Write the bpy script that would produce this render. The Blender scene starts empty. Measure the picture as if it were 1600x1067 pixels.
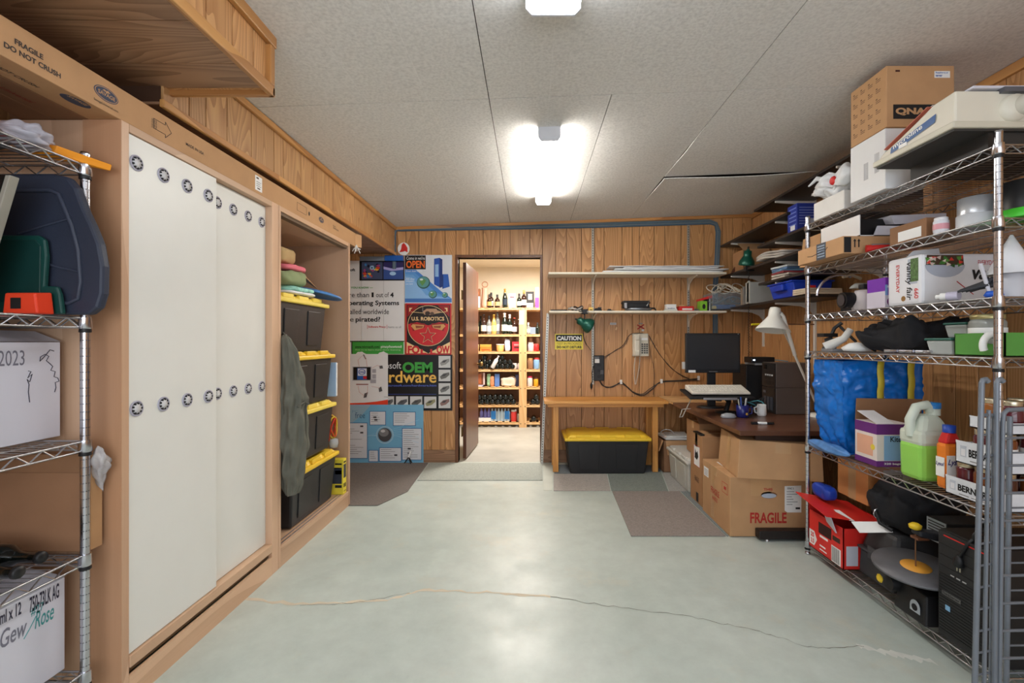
import bpy, bmesh, math, random
from mathutils import Vector, Matrix, Euler, noise as mnoise
RND = random.Random(11)
PI = math.pi
scene = bpy.context.scene
COL = scene.collection

# ------------------------------------------------------------------ camera
F, CX, CY, H = 730.0, 829.0, 533.0, 1.25
cam = bpy.data.cameras.new('camera'); cam_o = bpy.data.objects.new('camera', cam); COL.objects.link(cam_o)
cam.sensor_fit = 'HORIZONTAL'; cam.sensor_width = 36.0; cam.lens = 36.0*F/1600.0
cam.shift_x = -(CX-800.0)/1600.0; cam.shift_y = 0.0
cam.clip_start = 0.02
cam_o.location = (0, 0, H); cam_o.rotation_euler = (PI/2, 0, 0)
scene.camera = cam_o

# ------------------------------------------------------------------ world, lights, exposure
world = bpy.data.worlds.new('world'); scene.world = world; world.use_nodes = True
wb = world.node_tree.nodes['Background']; wb.inputs[0].default_value = (0.75, 0.85, 1.0, 1); wb.inputs[1].default_value = 0.6
scene.view_settings.view_transform = 'Standard'; scene.view_settings.look = 'None'
scene.view_settings.gamma = 1.0; scene.view_settings.use_curve_mapping = False
scene.view_settings.exposure = 0.5
def area(name, loc, rot, sx, sy, power, col):
    l = bpy.data.lights.new(name, 'AREA'); l.shape = 'RECTANGLE'; l.size = sx; l.size_y = sy; l.energy = power; l.color = col
    o = bpy.data.objects.new(name, l); COL.objects.link(o); o.location = loc; o.rotation_euler = rot; return o
# daylight entering through the wide window in the wall behind the camera
area('daylight_window', (0.15, -1.88, 1.45), (PI/2, 0, 0), 3.4, 1.7, 48, (0.86, 0.92, 1.0))
# pantry bulb on the pantry ceiling
area('pantry_lamp_light', (-0.05, 5.9, 2.36), (0, 0, 0), 0.5, 0.5, 62, (1.0, 0.92, 0.84))

# ------------------------------------------------------------------ helpers
def lin(c):
    return tuple((x/255/12.92) if x/255 <= 0.04045 else ((x/255+0.055)/1.055)**2.4 for x in c)
def pt(px, py, Y): return Vector(((px-CX)/F*Y, Y, H-(py-CY)/F*Y))
def px2x(px, Y): return (px-CX)/F*Y
def py2z(py, Y): return H-(py-CY)/F*Y

_mats = {}
def M(rgb, rough=0.55, metal=0.0, var=0.06, nscale=6.0, bump=0.0, bscale=80.0, trans=0.0, emit=0.0, coat=0.0, alpha=1.0, ior=1.45):
    key = (rgb, rough, metal, var, nscale, bump, bscale, trans, emit, coat, alpha)
    if key in _mats: return _mats[key]
    m = bpy.data.materials.new('paint_%d' % len(_mats)); m.use_nodes = True; nt = m.node_tree; b = nt.nodes['Principled BSDF']
    c = lin(rgb)
    b.inputs['Roughness'].default_value = rough; b.inputs['Metallic'].default_value = metal
    b.inputs['IOR'].default_value = ior
    b.inputs['Transmission Weight'].default_value = trans; b.inputs['Coat Weight'].default_value = coat
    b.inputs['Alpha'].default_value = alpha
    if emit: b.inputs['Emission Color'].default_value = (*c, 1); b.inputs['Emission Strength'].default_value = emit
    tc = nt.nodes.new('ShaderNodeTexCoord')
    n = nt.nodes.new('ShaderNodeTexNoise'); n.inputs['Scale'].default_value = nscale; n.inputs['Detail'].default_value = 4
    nt.links.new(tc.outputs['Object'], n.inputs['Vector'])
    r = nt.nodes.new('ShaderNodeValToRGB')
    r.color_ramp.elements[0].position = 0.3; r.color_ramp.elements[1].position = 0.7
    r.color_ramp.elements[0].color = (*[x*(1-var) for x in c], 1); r.color_ramp.elements[1].color = (*[min(1, x*(1+var)) for x in c], 1)
    nt.links.new(n.outputs['Fac'], r.inputs['Fac']); nt.links.new(r.outputs['Color'], b.inputs['Base Color'])
    if bump:
        n2 = nt.nodes.new('ShaderNodeTexNoise'); n2.inputs['Scale'].default_value = bscale; n2.inputs['Detail'].default_value = 3
        nt.links.new(tc.outputs['Object'], n2.inputs['Vector'])
        bp = nt.nodes.new('ShaderNodeBump'); bp.inputs['Strength'].default_value = bump; bp.inputs['Distance'].default_value = 0.01
        nt.links.new(n2.outputs['Fac'], bp.inputs['Height']); nt.links.new(bp.outputs['Normal'], b.inputs['Normal'])
    _mats[key] = m; return m

def wood(light, dark, grain='z', rough=0.42, bands=26, across=5.0, along=0.55, streak=0.35, name='wood'):
    key = ('wood', light, dark, grain, rough, bands, across, along, streak)
    if key in _mats: return _mats[key]
    m = bpy.data.materials.new(name); m.use_nodes = True; nt = m.node_tree; b = nt.nodes['Principled BSDF']; L = nt.links.new
    b.inputs['Roughness'].default_value = rough
    tc = nt.nodes.new('ShaderNodeTexCoord'); oi = nt.nodes.new('ShaderNodeObjectInfo')
    mul = nt.nodes.new('ShaderNodeMath'); mul.operation = 'MULTIPLY'; mul.inputs[1].default_value = 37.0; L(oi.outputs['Random'], mul.inputs[0])
    add = nt.nodes.new('ShaderNodeVectorMath'); add.operation = 'ADD'; L(tc.outputs['Object'], add.inputs[0]); L(mul.outputs[0], add.inputs[1])
    def mp(s_ac, s_al):
        mm = nt.nodes.new('ShaderNodeMapping')
        mm.inputs['Scale'].default_value = tuple(s_al if a == grain else s_ac for a in 'xyz'); L(add.outputs[0], mm.inputs['Vector']); return mm
    n1 = nt.nodes.new('ShaderNodeTexNoise'); n1.inputs['Scale'].default_value = 1; n1.inputs['Detail'].default_value = 1.2; L(mp(across, along).outputs[0], n1.inputs['Vector'])
    k = nt.nodes.new('ShaderNodeMath'); k.operation = 'MULTIPLY'; k.inputs[1].default_value = bands; L(n1.outputs['Fac'], k.inputs[0])
    fr = nt.nodes.new('ShaderNodeMath'); fr.operation = 'FRACT'; L(k.outputs[0], fr.inputs[0])
    n2 = nt.nodes.new('ShaderNodeTexNoise'); n2.inputs['Scale'].default_value = 1; n2.inputs['Detail'].default_value = 3; L(mp(120, 3.0).outputs[0], n2.inputs['Vector'])
    mix = nt.nodes.new('ShaderNodeMath'); mix.operation = 'MULTIPLY_ADD'; mix.inputs[1].default_value = streak; L(n2.outputs['Fac'], mix.inputs[0])
    k2 = nt.nodes.new('ShaderNodeMath'); k2.operation = 'MULTIPLY'; k2.inputs[1].default_value = 1-streak; L(fr.outputs[0], k2.inputs[0]); L(k2.outputs[0], mix.inputs[2])
    r = nt.nodes.new('ShaderNodeValToRGB'); r.color_ramp.elements[0].color = (*lin(light), 1); r.color_ramp.elements[1].color = (*lin(dark), 1)
    r.color_ramp.elements[0].position = 0.25; r.color_ramp.elements[1].position = 0.95; L(mix.outputs[0], r.inputs['Fac'])
    hs = nt.nodes.new('ShaderNodeHueSaturation'); vr = nt.nodes.new('ShaderNodeMath'); vr.operation = 'MULTIPLY_ADD'; vr.inputs[1].default_value = 0.22; vr.inputs[2].default_value = 0.89
    L(oi.outputs['Random'], vr.inputs[0]); L(vr.outputs[0], hs.inputs['Value']); L(r.outputs['Color'], hs.inputs['Color'])
    L(hs.outputs['Color'], b.inputs['Base Color'])
    _mats[key] = m; return m

class G:
    """collects vertices and faces of one mesh"""
    def __init__(s): s.v = []; s.f = []; s.m = []; s.sm = []
    def add(s, vs, fs, m=0, smooth=False):
        k = len(s.v); s.v += [tuple(v) for v in vs]; s.f += [tuple(i+k for i in f) for f in fs]; s.m += [m]*len(fs); s.sm += [smooth]*len(fs); return s
    def box(s, x0, x1, y0, y1, z0, z1, m=0):
        return s.add([(x0,y0,z0),(x1,y0,z0),(x1,y1,z0),(x0,y1,z0),(x0,y0,z1),(x1,y0,z1),(x1,y1,z1),(x0,y1,z1)],
                     [(0,3,2,1),(4,5,6,7),(0,1,5,4),(1,2,6,5),(2,3,7,6),(3,0,4,7)], m)
    def cbox(s, c, d, rot=None, m=0):
        x, y, z = [a/2 for a in d]; vs = [Vector(p) for p in [(-x,-y,-z),(x,-y,-z),(x,y,-z),(-x,y,-z),(-x,-y,z),(x,-y,z),(x,y,z),(-x,y,z)]]
        if rot: R_ = Euler(rot).to_matrix(); vs = [R_@p for p in vs]
        return s.add([p+Vector(c) for p in vs], [(0,3,2,1),(4,5,6,7),(0,1,5,4),(1,2,6,5),(2,3,7,6),(3,0,4,7)], m)
    def hexa(s, p, m=0):   # 8 corners: bottom ring then top ring
        return s.add(p, [(0,3,2,1),(4,5,6,7),(0,1,5,4),(1,2,6,5),(2,3,7,6),(3,0,4,7)], m)
    def taper(s, w0, d0, w1, d1, z0, z1, m=0, cx=0, cy=0):
        return s.hexa([(cx-w0/2,cy-d0/2,z0),(cx+w0/2,cy-d0/2,z0),(cx+w0/2,cy+d0/2,z0),(cx-w0/2,cy+d0/2,z0),(cx-w1/2,cy-d1/2,z1),(cx+w1/2,cy-d1/2,z1),(cx+w1/2,cy+d1/2,z1),(cx-w1/2,cy+d1/2,z1)], m)
    def bar(s, a, b, w, m=0, d=None): # square bar between two points
        return s.tube([a, b], w/2**0.5 if d is None else w, 4, m=m, smooth=False)
    def tube(s, P, r, n=8, m=0, smooth=True, closed=False, caps=True):
        P = [Vector(p) for p in P]; N = len(P); rs = r if isinstance(r, (list, tuple)) else [r]*N
        vs = []; up0 = None
        for i, p in enumerate(P):
            if closed: t = P[(i+1) % N]-P[i-1]
            else: t = P[min(i+1, N-1)]-P[max(i-1, 0)]
            t = t.normalized() if t.length > 1e-9 else Vector((0,0,1))
            if up0 is None:
                up0 = Vector((0,0,1)) if abs(t.z) < 0.9 else Vector((1,0,0))
            u = up0-t*up0.dot(t)
            if u.length < 1e-6: u = Vector((0,1,0))-t*t.y
            u.normalize(); w = t.cross(u); up0 = u
            for k in range(n):
                a = 2*PI*k/n+PI/n; vs.append(p+(u*math.cos(a)+w*math.sin(a))*rs[i])
        fs = []
        for i in range(N if closed else N-1):
            j = (i+1) % N
            for k in range(n):
                l = (k+1) % n; fs.append((i*n+k, i*n+l, j*n+l, j*n+k))
        s.add(vs, fs, m, smooth)
        if caps and not closed:
            s.add(vs[:n], [tuple(range(n-1,-1,-1))], m); s.add(vs[-n:], [tuple(range(n))], m)
        return s
    def lathe(s, prof, n=16, c=(0,0,0), axis='z', m=0, smooth=True, caps=True, sx=1.0, sy=1.0):
        vs = []
        for r, z in prof:
            for k in range(n):
                a = 2*PI*k/n; p = (r*math.cos(a)*sx, r*math.sin(a)*sy, z)
                if axis == 'x': p = (p[2], p[0], p[1])
                elif axis == 'y': p = (p[0], p[2], p[1])
                vs.append((p[0]+c[0], p[1]+c[1], p[2]+c[2]))
        fs = []
        for i in range(len(prof)-1):
            for k in range(n):
                l = (k+1) % n; f = (i*n+k, i*n+l, (i+1)*n+l, (i+1)*n+k); fs.append(f if axis != 'y' else f[::-1])
        s.add(vs, fs, m, smooth)
        if caps:
            if prof[0][0] > 1e-5: s.add(vs[:n], [tuple(range(n-1,-1,-1)) if axis != 'y' else tuple(range(n))], m)
            if prof[-1][0] > 1e-5: s.add(vs[-n:], [tuple(range(n)) if axis != 'y' else tuple(range(n-1,-1,-1))], m)
        return s
    def prism(s, out, d0, d1, plane='xz', m=0):
        """outline of 2D points extruded between d0 and d1 along the remaining axis"""
        n = len(out)
        def P(a, b, d): return {'xz': (a, d, b), 'yz': (d, a, b), 'xy': (a, b, d)}[plane]
        vs = [P(a, b, d0) for a, b in out]+[P(a, b, d1) for a, b in out]
        fs = [tuple(range(n)), tuple(range(2*n-1, n-1, -1))]+[(i, i+n, (i+1) % n+n, (i+1) % n) for i in range(n)]
        return s.add(vs, fs, m)
    def grid(s, nx, ny, fn, m=0, smooth=True, closed_u=False):
        vs = [fn(i/nx, j/ny) for j in range(ny+1) for i in range(nx+1)]
        fs = [(j*(nx+1)+i, j*(nx+1)+i+1, (j+1)*(nx+1)+i+1, (j+1)*(nx+1)+i) for j in range(ny) for i in range(nx)]
        return s.add(vs, fs, m, smooth)
    def xf(s, mat):
        s.v = [tuple(mat@Vector(v)) for v in s.v]; return s
    def build(s, name, mats, parent=None, bevel=0.0, loc=None, rz=None, rot=None, solid=0.0, sub=0, fix=True, bseg=2):
        me = bpy.data.meshes.new(name); me.from_pydata(s.v, [], s.f)
        for mm in (mats if isinstance(mats, (list, tuple)) else [mats]): me.materials.append(mm)
        me.polygons.foreach_set('material_index', s.m); me.polygons.foreach_set('use_smooth', s.sm)
        if fix:
            bm = bmesh.new(); bm.from_mesh(me)
            if sub: bmesh.ops.remove_doubles(bm, verts=bm.verts, dist=1e-5)
            bmesh.ops.recalc_face_normals(bm, faces=bm.faces); bm.to_mesh(me); bm.free()
        me.update()
        o = bpy.data.objects.new(name, me); COL.objects.link(o)
        if parent is not None: o.parent = parent
        if loc is not None: o.location = loc
        if rz is not None: o.rotation_euler = (0, 0, rz)
        if rot is not None: o.rotation_euler = rot
        if bevel:
            b = o.modifiers.new('bevel', 'BEVEL'); b.width = bevel; b.segments = bseg; b.limit_method = 'ANGLE'; b.angle_limit = 0.6
        if solid:
            b = o.modifiers.new('solid', 'SOLIDIFY'); b.thickness = solid; b.offset = 0
        if sub:
            b = o.modifiers.new('sub', 'SUBSURF'); b.levels = sub; b.render_levels = sub
        return o

def T(name, label, cat, loc=(0,0,0), rz=0, group=None, rot=None):
    o = bpy.data.objects.new(name, None); COL.objects.link(o); o.empty_display_size = 0.05
    o.location = loc; o.rotation_euler = rot if rot else (0, 0, rz)
    return tag(o, label, cat, group)
def tag(o, label, cat, group=None):
    o['label'] = label; o['category'] = cat
    if group: o['group'] = group
    return o
def stuff(o): o['kind'] = 'stuff'; return o
def struct(o, label=None):
    o['kind'] = 'structure'
    return o
def dup(root, loc=None, rz=None, label=None):
    r = root.copy(); COL.objects.link(r)
    if loc is not None: r.location = loc
    if rz is not None: r.rotation_euler = (0, 0, rz)
    if label: r['label'] = label
    for ch in list(root.children):
        c = ch.copy(); COL.objects.link(c); c.parent = r
        for g in list(ch.children):
            d = g.copy(); COL.objects.link(d); d.parent = c
    return r

FR = (PI/2, 0, 0)          # lettering that faces the camera (-Y)
FRX = (PI/2, 0, PI/2)      # faces +X
FLX = (PI/2, 0, -PI/2)     # faces -X
FUP = (0, 0, 0)
_txt = {}
def txt(s, size, mat, parent, loc, rot=FR, bold=0.0, sx=1.0, align='LEFT', name='lettering', shear=0.0, spacing=1.0, sy=1.0):
    key = (s, bold, align, shear, spacing, mat.name)
    if key not in _txt:
        c = bpy.data.curves.new('lettering', 'FONT'); c.body = s; c.size = 1.0; c.offset = bold; c.align_x = align; c.shear = shear
        c.space_character = spacing; c.resolution_u = 3
        t = bpy.data.objects.new('t', c); COL.objects.link(t)
        dg = bpy.context.evaluated_depsgraph_get()
        me = bpy.data.meshes.new_from_object(t.evaluated_get(dg)); me.materials.clear(); me.materials.append(mat); me.name = 'lettering'
        bpy.data.objects.remove(t); bpy.data.curves.remove(c); _txt[key] = me
    o = bpy.data.objects.new(name, _txt[key]); COL.objects.link(o)
    if parent is not None: o.parent = parent
    o.location = loc; o.rotation_euler = rot; o.scale = (size*sx, size*sy, size)
    return o

# common materials
CHROME = M((200,200,205), 0.22, 1.0, 0.05)
WIRE = M((185,186,190), 0.3, 1.0, 0.05)
BLACKP = M((22,22,24), 0.45)
BLACKM = M((30,30,31), 0.6)
DARKG = M((58,58,60), 0.55)
WHITEP = M((232,232,230), 0.45, var=0.02)
PAPER = M((236,236,234), 0.7, var=0.02)
INK = M((25,25,28), 0.6, var=0.0)
CARD = M((188,146,104), 0.8, var=0.06, nscale=9, bump=0.05, bscale=30)
CARD2 = M((172,128,88), 0.8, var=0.06, nscale=9)
CARD_D = M((142,104,74), 0.8, var=0.07, nscale=9)
TAPE = M((192,152,108), 0.3, var=0.03)
YEL = M((236,196,50), 0.45, var=0.04)
YELP = M((240,214,92), 0.45, var=0.04)
RED = M((205,38,34), 0.5, var=0.04)
BINBLK = M((36,36,38), 0.42, var=0.08, bump=0.08, bscale=200)
PLANK = wood((204,154,102), (164,112,64), 'z', 0.4)
PLANKX = wood((160,122,92), (120,86,60), 'x', 0.45)
PLANK_LT = wood((200,156,106), (158,110,66), 'z', 0.4)
TRIMW = wood((200,146,84), (160,106,56), 'y', 0.4, bands=6)
TRIMX = wood((190,136,78), (150,98,52), 'x', 0.4, bands=6)
TRIMZ = wood((190,136,78), (150,98,52), 'z', 0.4, bands=6)
BIRCH = wood((204,168,138), (186,148,118), 'z', 0.45, bands=5, across=3, along=0.3)
BIRCHY = wood((210,174,142), (192,154,122), 'y', 0.45, bands=5, across=3, along=0.3)
BIRCHX = wood((206,166,130), (188,146,110), 'x', 0.45, bands=5, across=3, along=0.3)
PINE = wood((232,192,138), (208,158,100), 'x', 0.5, bands=7)
PINEZ = wood((232,192,138), (208,158,100), 'z', 0.5, bands=7)
DARKW = M((70,46,30), 0.6)
# ================================================================== STRUCTURE
YW = 4.83; XL = -2.02; XR = 2.29; YF = -1.95
def zc(x): return 2.435+0.036*(x+1.4)      # the ceiling rises a little to the right

# ---- floor
def floor_mat():
    m = bpy.data.materials.new('painted_concrete'); m.use_nodes = True; nt = m.node_tree; b = nt.nodes['Principled BSDF']; L = nt.links.new
    tc = nt.nodes.new('ShaderNodeTexCoord')
    def noise(s, d=5, r=0.6):
        n = nt.nodes.new('ShaderNodeTexNoise'); n.inputs['Scale'].default_value = s; n.inputs['Detail'].default_value = d; n.inputs['Roughness'].default_value = r; L(tc.outputs['Object'], n.inputs['Vector']); return n
    def ramp(src, p0, c0, p1, c1):
        r = nt.nodes.new('ShaderNodeValToRGB'); r.color_ramp.elements[0].position = p0; r.color_ramp.elements[1].position = p1
        r.color_ramp.elements[0].color = (*c0, 1); r.color_ramp.elements[1].color = (*c1, 1); L(src, r.inputs['Fac']); return r
    base = ramp(noise(1.6, 6).outputs['Fac'], 0.35, lin((186,197,189)), 0.65, lin((199,208,200)))
    fac = ramp(noise(2.3, 8, 0.7).outputs['Fac'], 0.56, (0,0,0), 0.74, (0.55,0.55,0.55))
    mx = nt.nodes.new('ShaderNodeMixRGB'); L(fac.outputs[0], mx.inputs['Fac']); L(base.outputs[0], mx.inputs[1]); mx.inputs[2].default_value = (*lin((206,198,176)), 1)
    nm = ramp(noise(7, 9, 0.72).outputs['Fac'], 0.35, (0.86,)*3, 0.7, (1.0,)*3); mm_ = nt.nodes.new('ShaderNodeMixRGB'); mm_.blend_type = 'MULTIPLY'; mm_.inputs['Fac'].default_value = 1.0; L(mx.outputs[0], mm_.inputs[1]); L(nm.outputs[0], mm_.inputs[2]); mx = mm_
    fac2 = ramp(noise(26, 8, 0.75).outputs['Fac'], 0.68, (0,0,0), 0.76, (0.35,0.35,0.35))
    mx2 = nt.nodes.new('ShaderNodeMixRGB'); L(fac2.outputs[0], mx2.inputs['Fac']); L(mx.outputs[0], mx2.inputs[1]); mx2.inputs[2].default_value = (*lin((140,142,132)), 1)
    L(mx2.outputs[0], b.inputs['Base Color'])
    rr = ramp(noise(3, 6).outputs['Fac'], 0.3, (0.3,)*3, 0.7, (0.5,)*3); L(rr.outputs[0], b.inputs['Roughness'])
    bp = nt.nodes.new('ShaderNodeBump'); bp.inputs['Strength'].default_value = 0.08; L(noise(14, 6).outputs['Fac'], bp.inputs['Height']); L(bp.outputs['Normal'], b.inputs['Normal'])
    return m
floor = struct(G().box(XL-0.3, XR+0.3, YF-0.3, YW+0.02, -0.1, 0).build('floor', floor_mat()))
PFLOOR = M((172,172,164), 0.5, var=0.16, nscale=2.2)
pfloor = struct(G().box(-1.7, 1.4, YW+0.02, 7.4, -0.1, 0.0).build('pantry_floor', PFLOOR))
# long crack in the concrete, filled with tan patching on its left half
def ribbon(pts, w, z=0.0006):
    g = G(); rr = random.Random(3); P = []
    for i in range(len(pts)-1):
        a, b = Vector(pts[i]), Vector(pts[i+1])
        for k in range(10): P.append(a.lerp(b, k/10)+Vector((0, (rr.random()-0.5)*0.02)))
    P.append(Vector(pts[-1])); vs = []
    for i, p in enumerate(P):
        ww = w*(0.4+rr.random()*0.9); vs += [(p.x, p.y-ww/2, z), (p.x, p.y+ww/2, z)]
    return g.add(vs, [(2*i, 2*i+2, 2*i+3, 2*i+1) for i in range(len(P)-1)])
def fl(px, py): Y = H*F/(py-CY); return (px2x(px, Y), Y)
ribbon([fl(370,933), fl(470,944), fl(600,938), fl(660,922), fl(760,925), fl(860,932)], 0.02).build('crack_filler', M((208,196,174), 0.8, var=0.1), floor)
ribbon([fl(470,945), fl(560,941), fl(640,926)], 0.003, 0.0009).build('crack', M((120,118,108), 0.9), floor)
ribbon([fl(860,931), fl(960,948), fl(1080,963), fl(1180,985), fl(1270,1012), fl(1350,1010)], 0.0035, 0.0009).build('crack', M((120,118,108), 0.9), floor)
ribbon([fl(1340,1008), fl(1400,1022), fl(1460,1034)], 0.035, 0.0007).build('floor_patch', M((212,214,207), 0.6, var=0.1, nscale=20), floor)

# ---- ceiling made of fibre boards
def ceil_mat():
    m = bpy.data.materials.new('fibre_board'); m.use_nodes = True; nt = m.node_tree; b = nt.nodes['Principled BSDF']; L = nt.links.new
    b.inputs['Roughness'].default_value = 0.85
    tc = nt.nodes.new('ShaderNodeTexCoord')
    n = nt.nodes.new('ShaderNodeTexNoise'); n.inputs['Scale'].default_value = 75; n.inputs['Detail'].default_value = 5; L(tc.outputs['Object'], n.inputs['Vector'])
    r = nt.nodes.new('ShaderNodeValToRGB'); r.color_ramp.elements[0].position = 0.25; r.color_ramp.elements[1].position = 0.62
    r.color_ramp.elements[0].color = (*lin((206,204,200)), 1); r.color_ramp.elements[1].color = (*lin((230,228,224)), 1); L(n.outputs['Fac'], r.inputs['Fac'])
    br = nt.nodes.new('ShaderNodeTexBrick'); br.offset = 0; br.inputs['Scale'].default_value = 1; br.inputs['Brick Width'].default_value = 0.305; br.inputs['Row Height'].default_value = 0.305
    br.inputs['Mortar Size'].default_value = 0.0012; br.inputs['Color1'].default_value = br.inputs['Color2'].default_value = (0,0,0,1); br.inputs['Mortar'].default_value = (0.5,0.5,0.5,1)
    mp = nt.nodes.new('ShaderNodeMapping'); mp.inputs['Location'].default_value = (0.21, -0.225, 0); L(tc.outputs['Object'], mp.inputs['Vector']); L(mp.outputs[0], br.inputs['Vector'])
    mx = nt.nodes.new('ShaderNodeMixRGB'); L(br.outputs['Color'], mx.inputs['Fac']); L(r.outputs['Color'], mx.inputs[1]); mx.inputs[2].default_value = (0.88,0.87,0.85,1)
    L(mx.outputs[0], b.inputs['Base Color'])
    bp = nt.nodes.new('ShaderNodeBump'); bp.inputs['Strength'].default_value = 0.25; bp.inputs['Distance'].default_value = 0.003; L(n.outputs['Fac'], bp.inputs['Height']); L(bp.outputs['Normal'], b.inputs['Normal'])
    return m
CEIL = ceil_mat()
ceiling = struct(G().add([(XL-.3,YF-.3,zc(XL-.3)+.05),(XR+.3,YF-.3,zc(XR+.3)+.05),(XR+.3,YW+.1,zc(XR+.3)+.05),(XL-.3,YW+.1,zc(XL-.3)+.05),
        (XL-.3,YF-.3,zc(XL-.3)+.1),(XR+.3,YF-.3,zc(XR+.3)+.1),(XR+.3,YW+.1,zc(XR+.3)+.1),(XL-.3,YW+.1,zc(XL-.3)+.1)],
        [(0,3,2,1),(4,5,6,7),(0,1,5,4),(1,2,6,5),(2,3,7,6),(3,0,4,7)]).build('ceiling', DARKW))
rows = [YF, -0.08, 1.14, 2.36, 3.60, YW+0.01]
for j in range(5):
    cols = [XL, -1.43, -0.21, 1.03, XR+0.01] if j < 3 else [XL, -1.43, -0.21, 0.41, 1.03, XR+0.01]
    for i in range(len(cols)-1):
        x0, x1, y0, y1 = cols[i]+.002, cols[i+1]-.002, rows[j]+.002, rows[j+1]-.002
        sag = RND.uniform(0.002, 0.008); twist = RND.uniform(-0.004, 0.004)
        def fz(u, v, i=i, j=j, n=len(cols)):
            x = x0+(x1-x0)*u; y = y0+(y1-y0)*v; z = zc(x)-sag*math.sin(PI*u)*math.sin(PI*v)+twist*(u-.5)*(v-.5)
            if i == n-2 and j == 3: z -= 0.010*math.exp(-((v-0.62)/0.2)**2)*(1-u)**2
            if i == n-2 and j == 4: z -= 0.02*math.exp(-(v/0.25)**2)*math.sin(PI*min(1, max(0, (u-0.05)/0.9)))+0.015*(1-u)**3*math.exp(-(v/0.4)**2)
            if i == 1 and j in (1, 2): z += 0.0
            return (x, y, z)
        g = G(); g.grid(12, 12, fz, smooth=False)
        struct_p = g.build('ceiling_panel', CEIL, ceiling, solid=0.006)

# ---- panelled walls: every plank is a piece of its own
def planks(root, plane, at, edges, z0, z1f, mat, thick=0.012, gap=0.0045, axis_sign=1):
    """edges along the wall; plane 'y' = wall at constant y facing -Y, 'x' = wall at constant x facing axis_sign"""
    for a, b in zip(edges[:-1], edges[1:]):
        a2, b2 = a+gap/2, b-gap/2; g = G()
        za = z1f(a2) if callable(z1f) else z1f; zb = z1f(b2) if callable(z1f) else z1f
        if plane == 'y':
            g.hexa([(a2,at,z0),(b2,at,z0),(b2,at+thick,z0),(a2,at+thick,z0),(a2,at,za),(b2,at,zb),(b2,at+thick,zb),(a2,at+thick,za)])
        else:
            g.hexa([(at,a2,z0),(at,b2,z0),(at+axis_sign*thick,b2,z0),(at+axis_sign*thick,a2,z0),(at,a2,za),(at,b2,zb),(at+axis_sign*thick,b2,zb),(at+axis_sign*thick,a2,za)])
        g.build('plank', mat, root, bevel=0.0015, bseg=1)

wall_back = struct(G().box(XL-0.1, px2x(716,YW), YW+0.013, YW+0.1, 0, 2.62).box(px2x(844,YW), XR+0.1, YW+0.013, YW+0.1, 0, 2.62)
    .box(px2x(716,YW), px2x(844,YW), YW+0.013, YW+0.1, py2z(402,YW), 2.62).build('wall_back', DARKW))
WX = lambda px: px2x(px, YW)
DX0, DX1, DZ = WX(716), WX(844), py2z(402, YW)
planks(wall_back, 'y', YW, [XL, -1.85, -1.62, -1.38]+[WX(p) for p in (634,654.5,674,695.5,712.5)], 0.13, lambda x: zc(x)-0.002, PLANK)
planks(wall_back, 'y', YW, [WX(p) for p in (712.5,733,755,781,797,828,847.5)], DZ+0.02, lambda x: zc(x)-0.002, PLANK)
planks(wall_back, 'y', YW, [WX(p) for p in (847.5,868,885,908.5,929,944,972,988,999,1022,1038.5,1064,1077,1100,1129,1145,1160)]+[XR], 0.13, lambda x: zc(x)-0.002, PLANK)
struct(G().box(XL, WX(712.5), YW-0.004, YW+0.013, 0.0, 0.128).build('baseboard_back', PLANKX, bevel=0.002))
struct(G().box(WX(847.5), XR, YW-0.004, YW+0.013, 0.0, 0.128).build('baseboard_back', PLANKX, bevel=0.002))
# ceiling trim on the back wall
g = G(); g.hexa([(-1.4,YW-.02,zc(-1.4)-.035),(XR,YW-.02,zc(XR)-.035),(XR,YW,zc(XR)-.035),(-1.4,YW,zc(-1.4)-.035),(-1.4,YW-.02,zc(-1.4)-.004),(XR,YW-.02,zc(XR)-.004),(XR,YW,zc(XR)-.004),(-1.4,YW,zc(-1.4)-.004)])
struct(g.build('trim_1', TRIMX, bevel=0.003))

wall_right = struct(G().box(XR+0.013, XR+0.1, YF, YW+0.1, 0, 2.7).build('wall_right', DARKW))
e = [YF]; rr = random.Random(5)
while e[-1] < YW-0.25: e.append(e[-1]+rr.choice((0.1,0.14,0.2,0.13,0.18,0.16)))
e.append(YW)
planks(wall_right, 'x', XR, e, 0.0, zc(XR)-.002, PLANK, axis_sign=1)
struct(G().box(XR-.02, XR, 0.3, YW-.02, zc(XR)-.055, zc(XR)-.006).build('trim_2', TRIMW, bevel=0.004))
wall_left = struct(G().box(XL-0.1, XL, YF, YW+0.1, 0, 2.62).build('wall_left', PLANK))
# wall behind the camera with a wide window for the daylight
wf = G().box(XL-.1, -1.6, YF-.1, YF, 0, 2.7).box(1.9, XR+.1, YF-.1, YF, 0, 2.7).box(-1.6, 1.9, YF-.1, YF, 0, .55).box(-1.6, 1.9, YF-.1, YF, 2.35, 2.7)
wall_front = struct(wf.build('wall_front', M((214,208,198), 0.7)))
wn = struct(G().box(-1.6,1.9,YF-.06,YF-.02,.55,.6).box(-1.6,1.9,YF-.06,YF-.02,2.3,2.35).box(-1.6,-1.55,YF-.06,YF-.02,.55,2.35).box(1.85,1.9,YF-.06,YF-.02,.55,2.35).box(.12,.18,YF-.06,YF-.02,.6,2.3).build('window_1', WHITEP))

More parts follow.
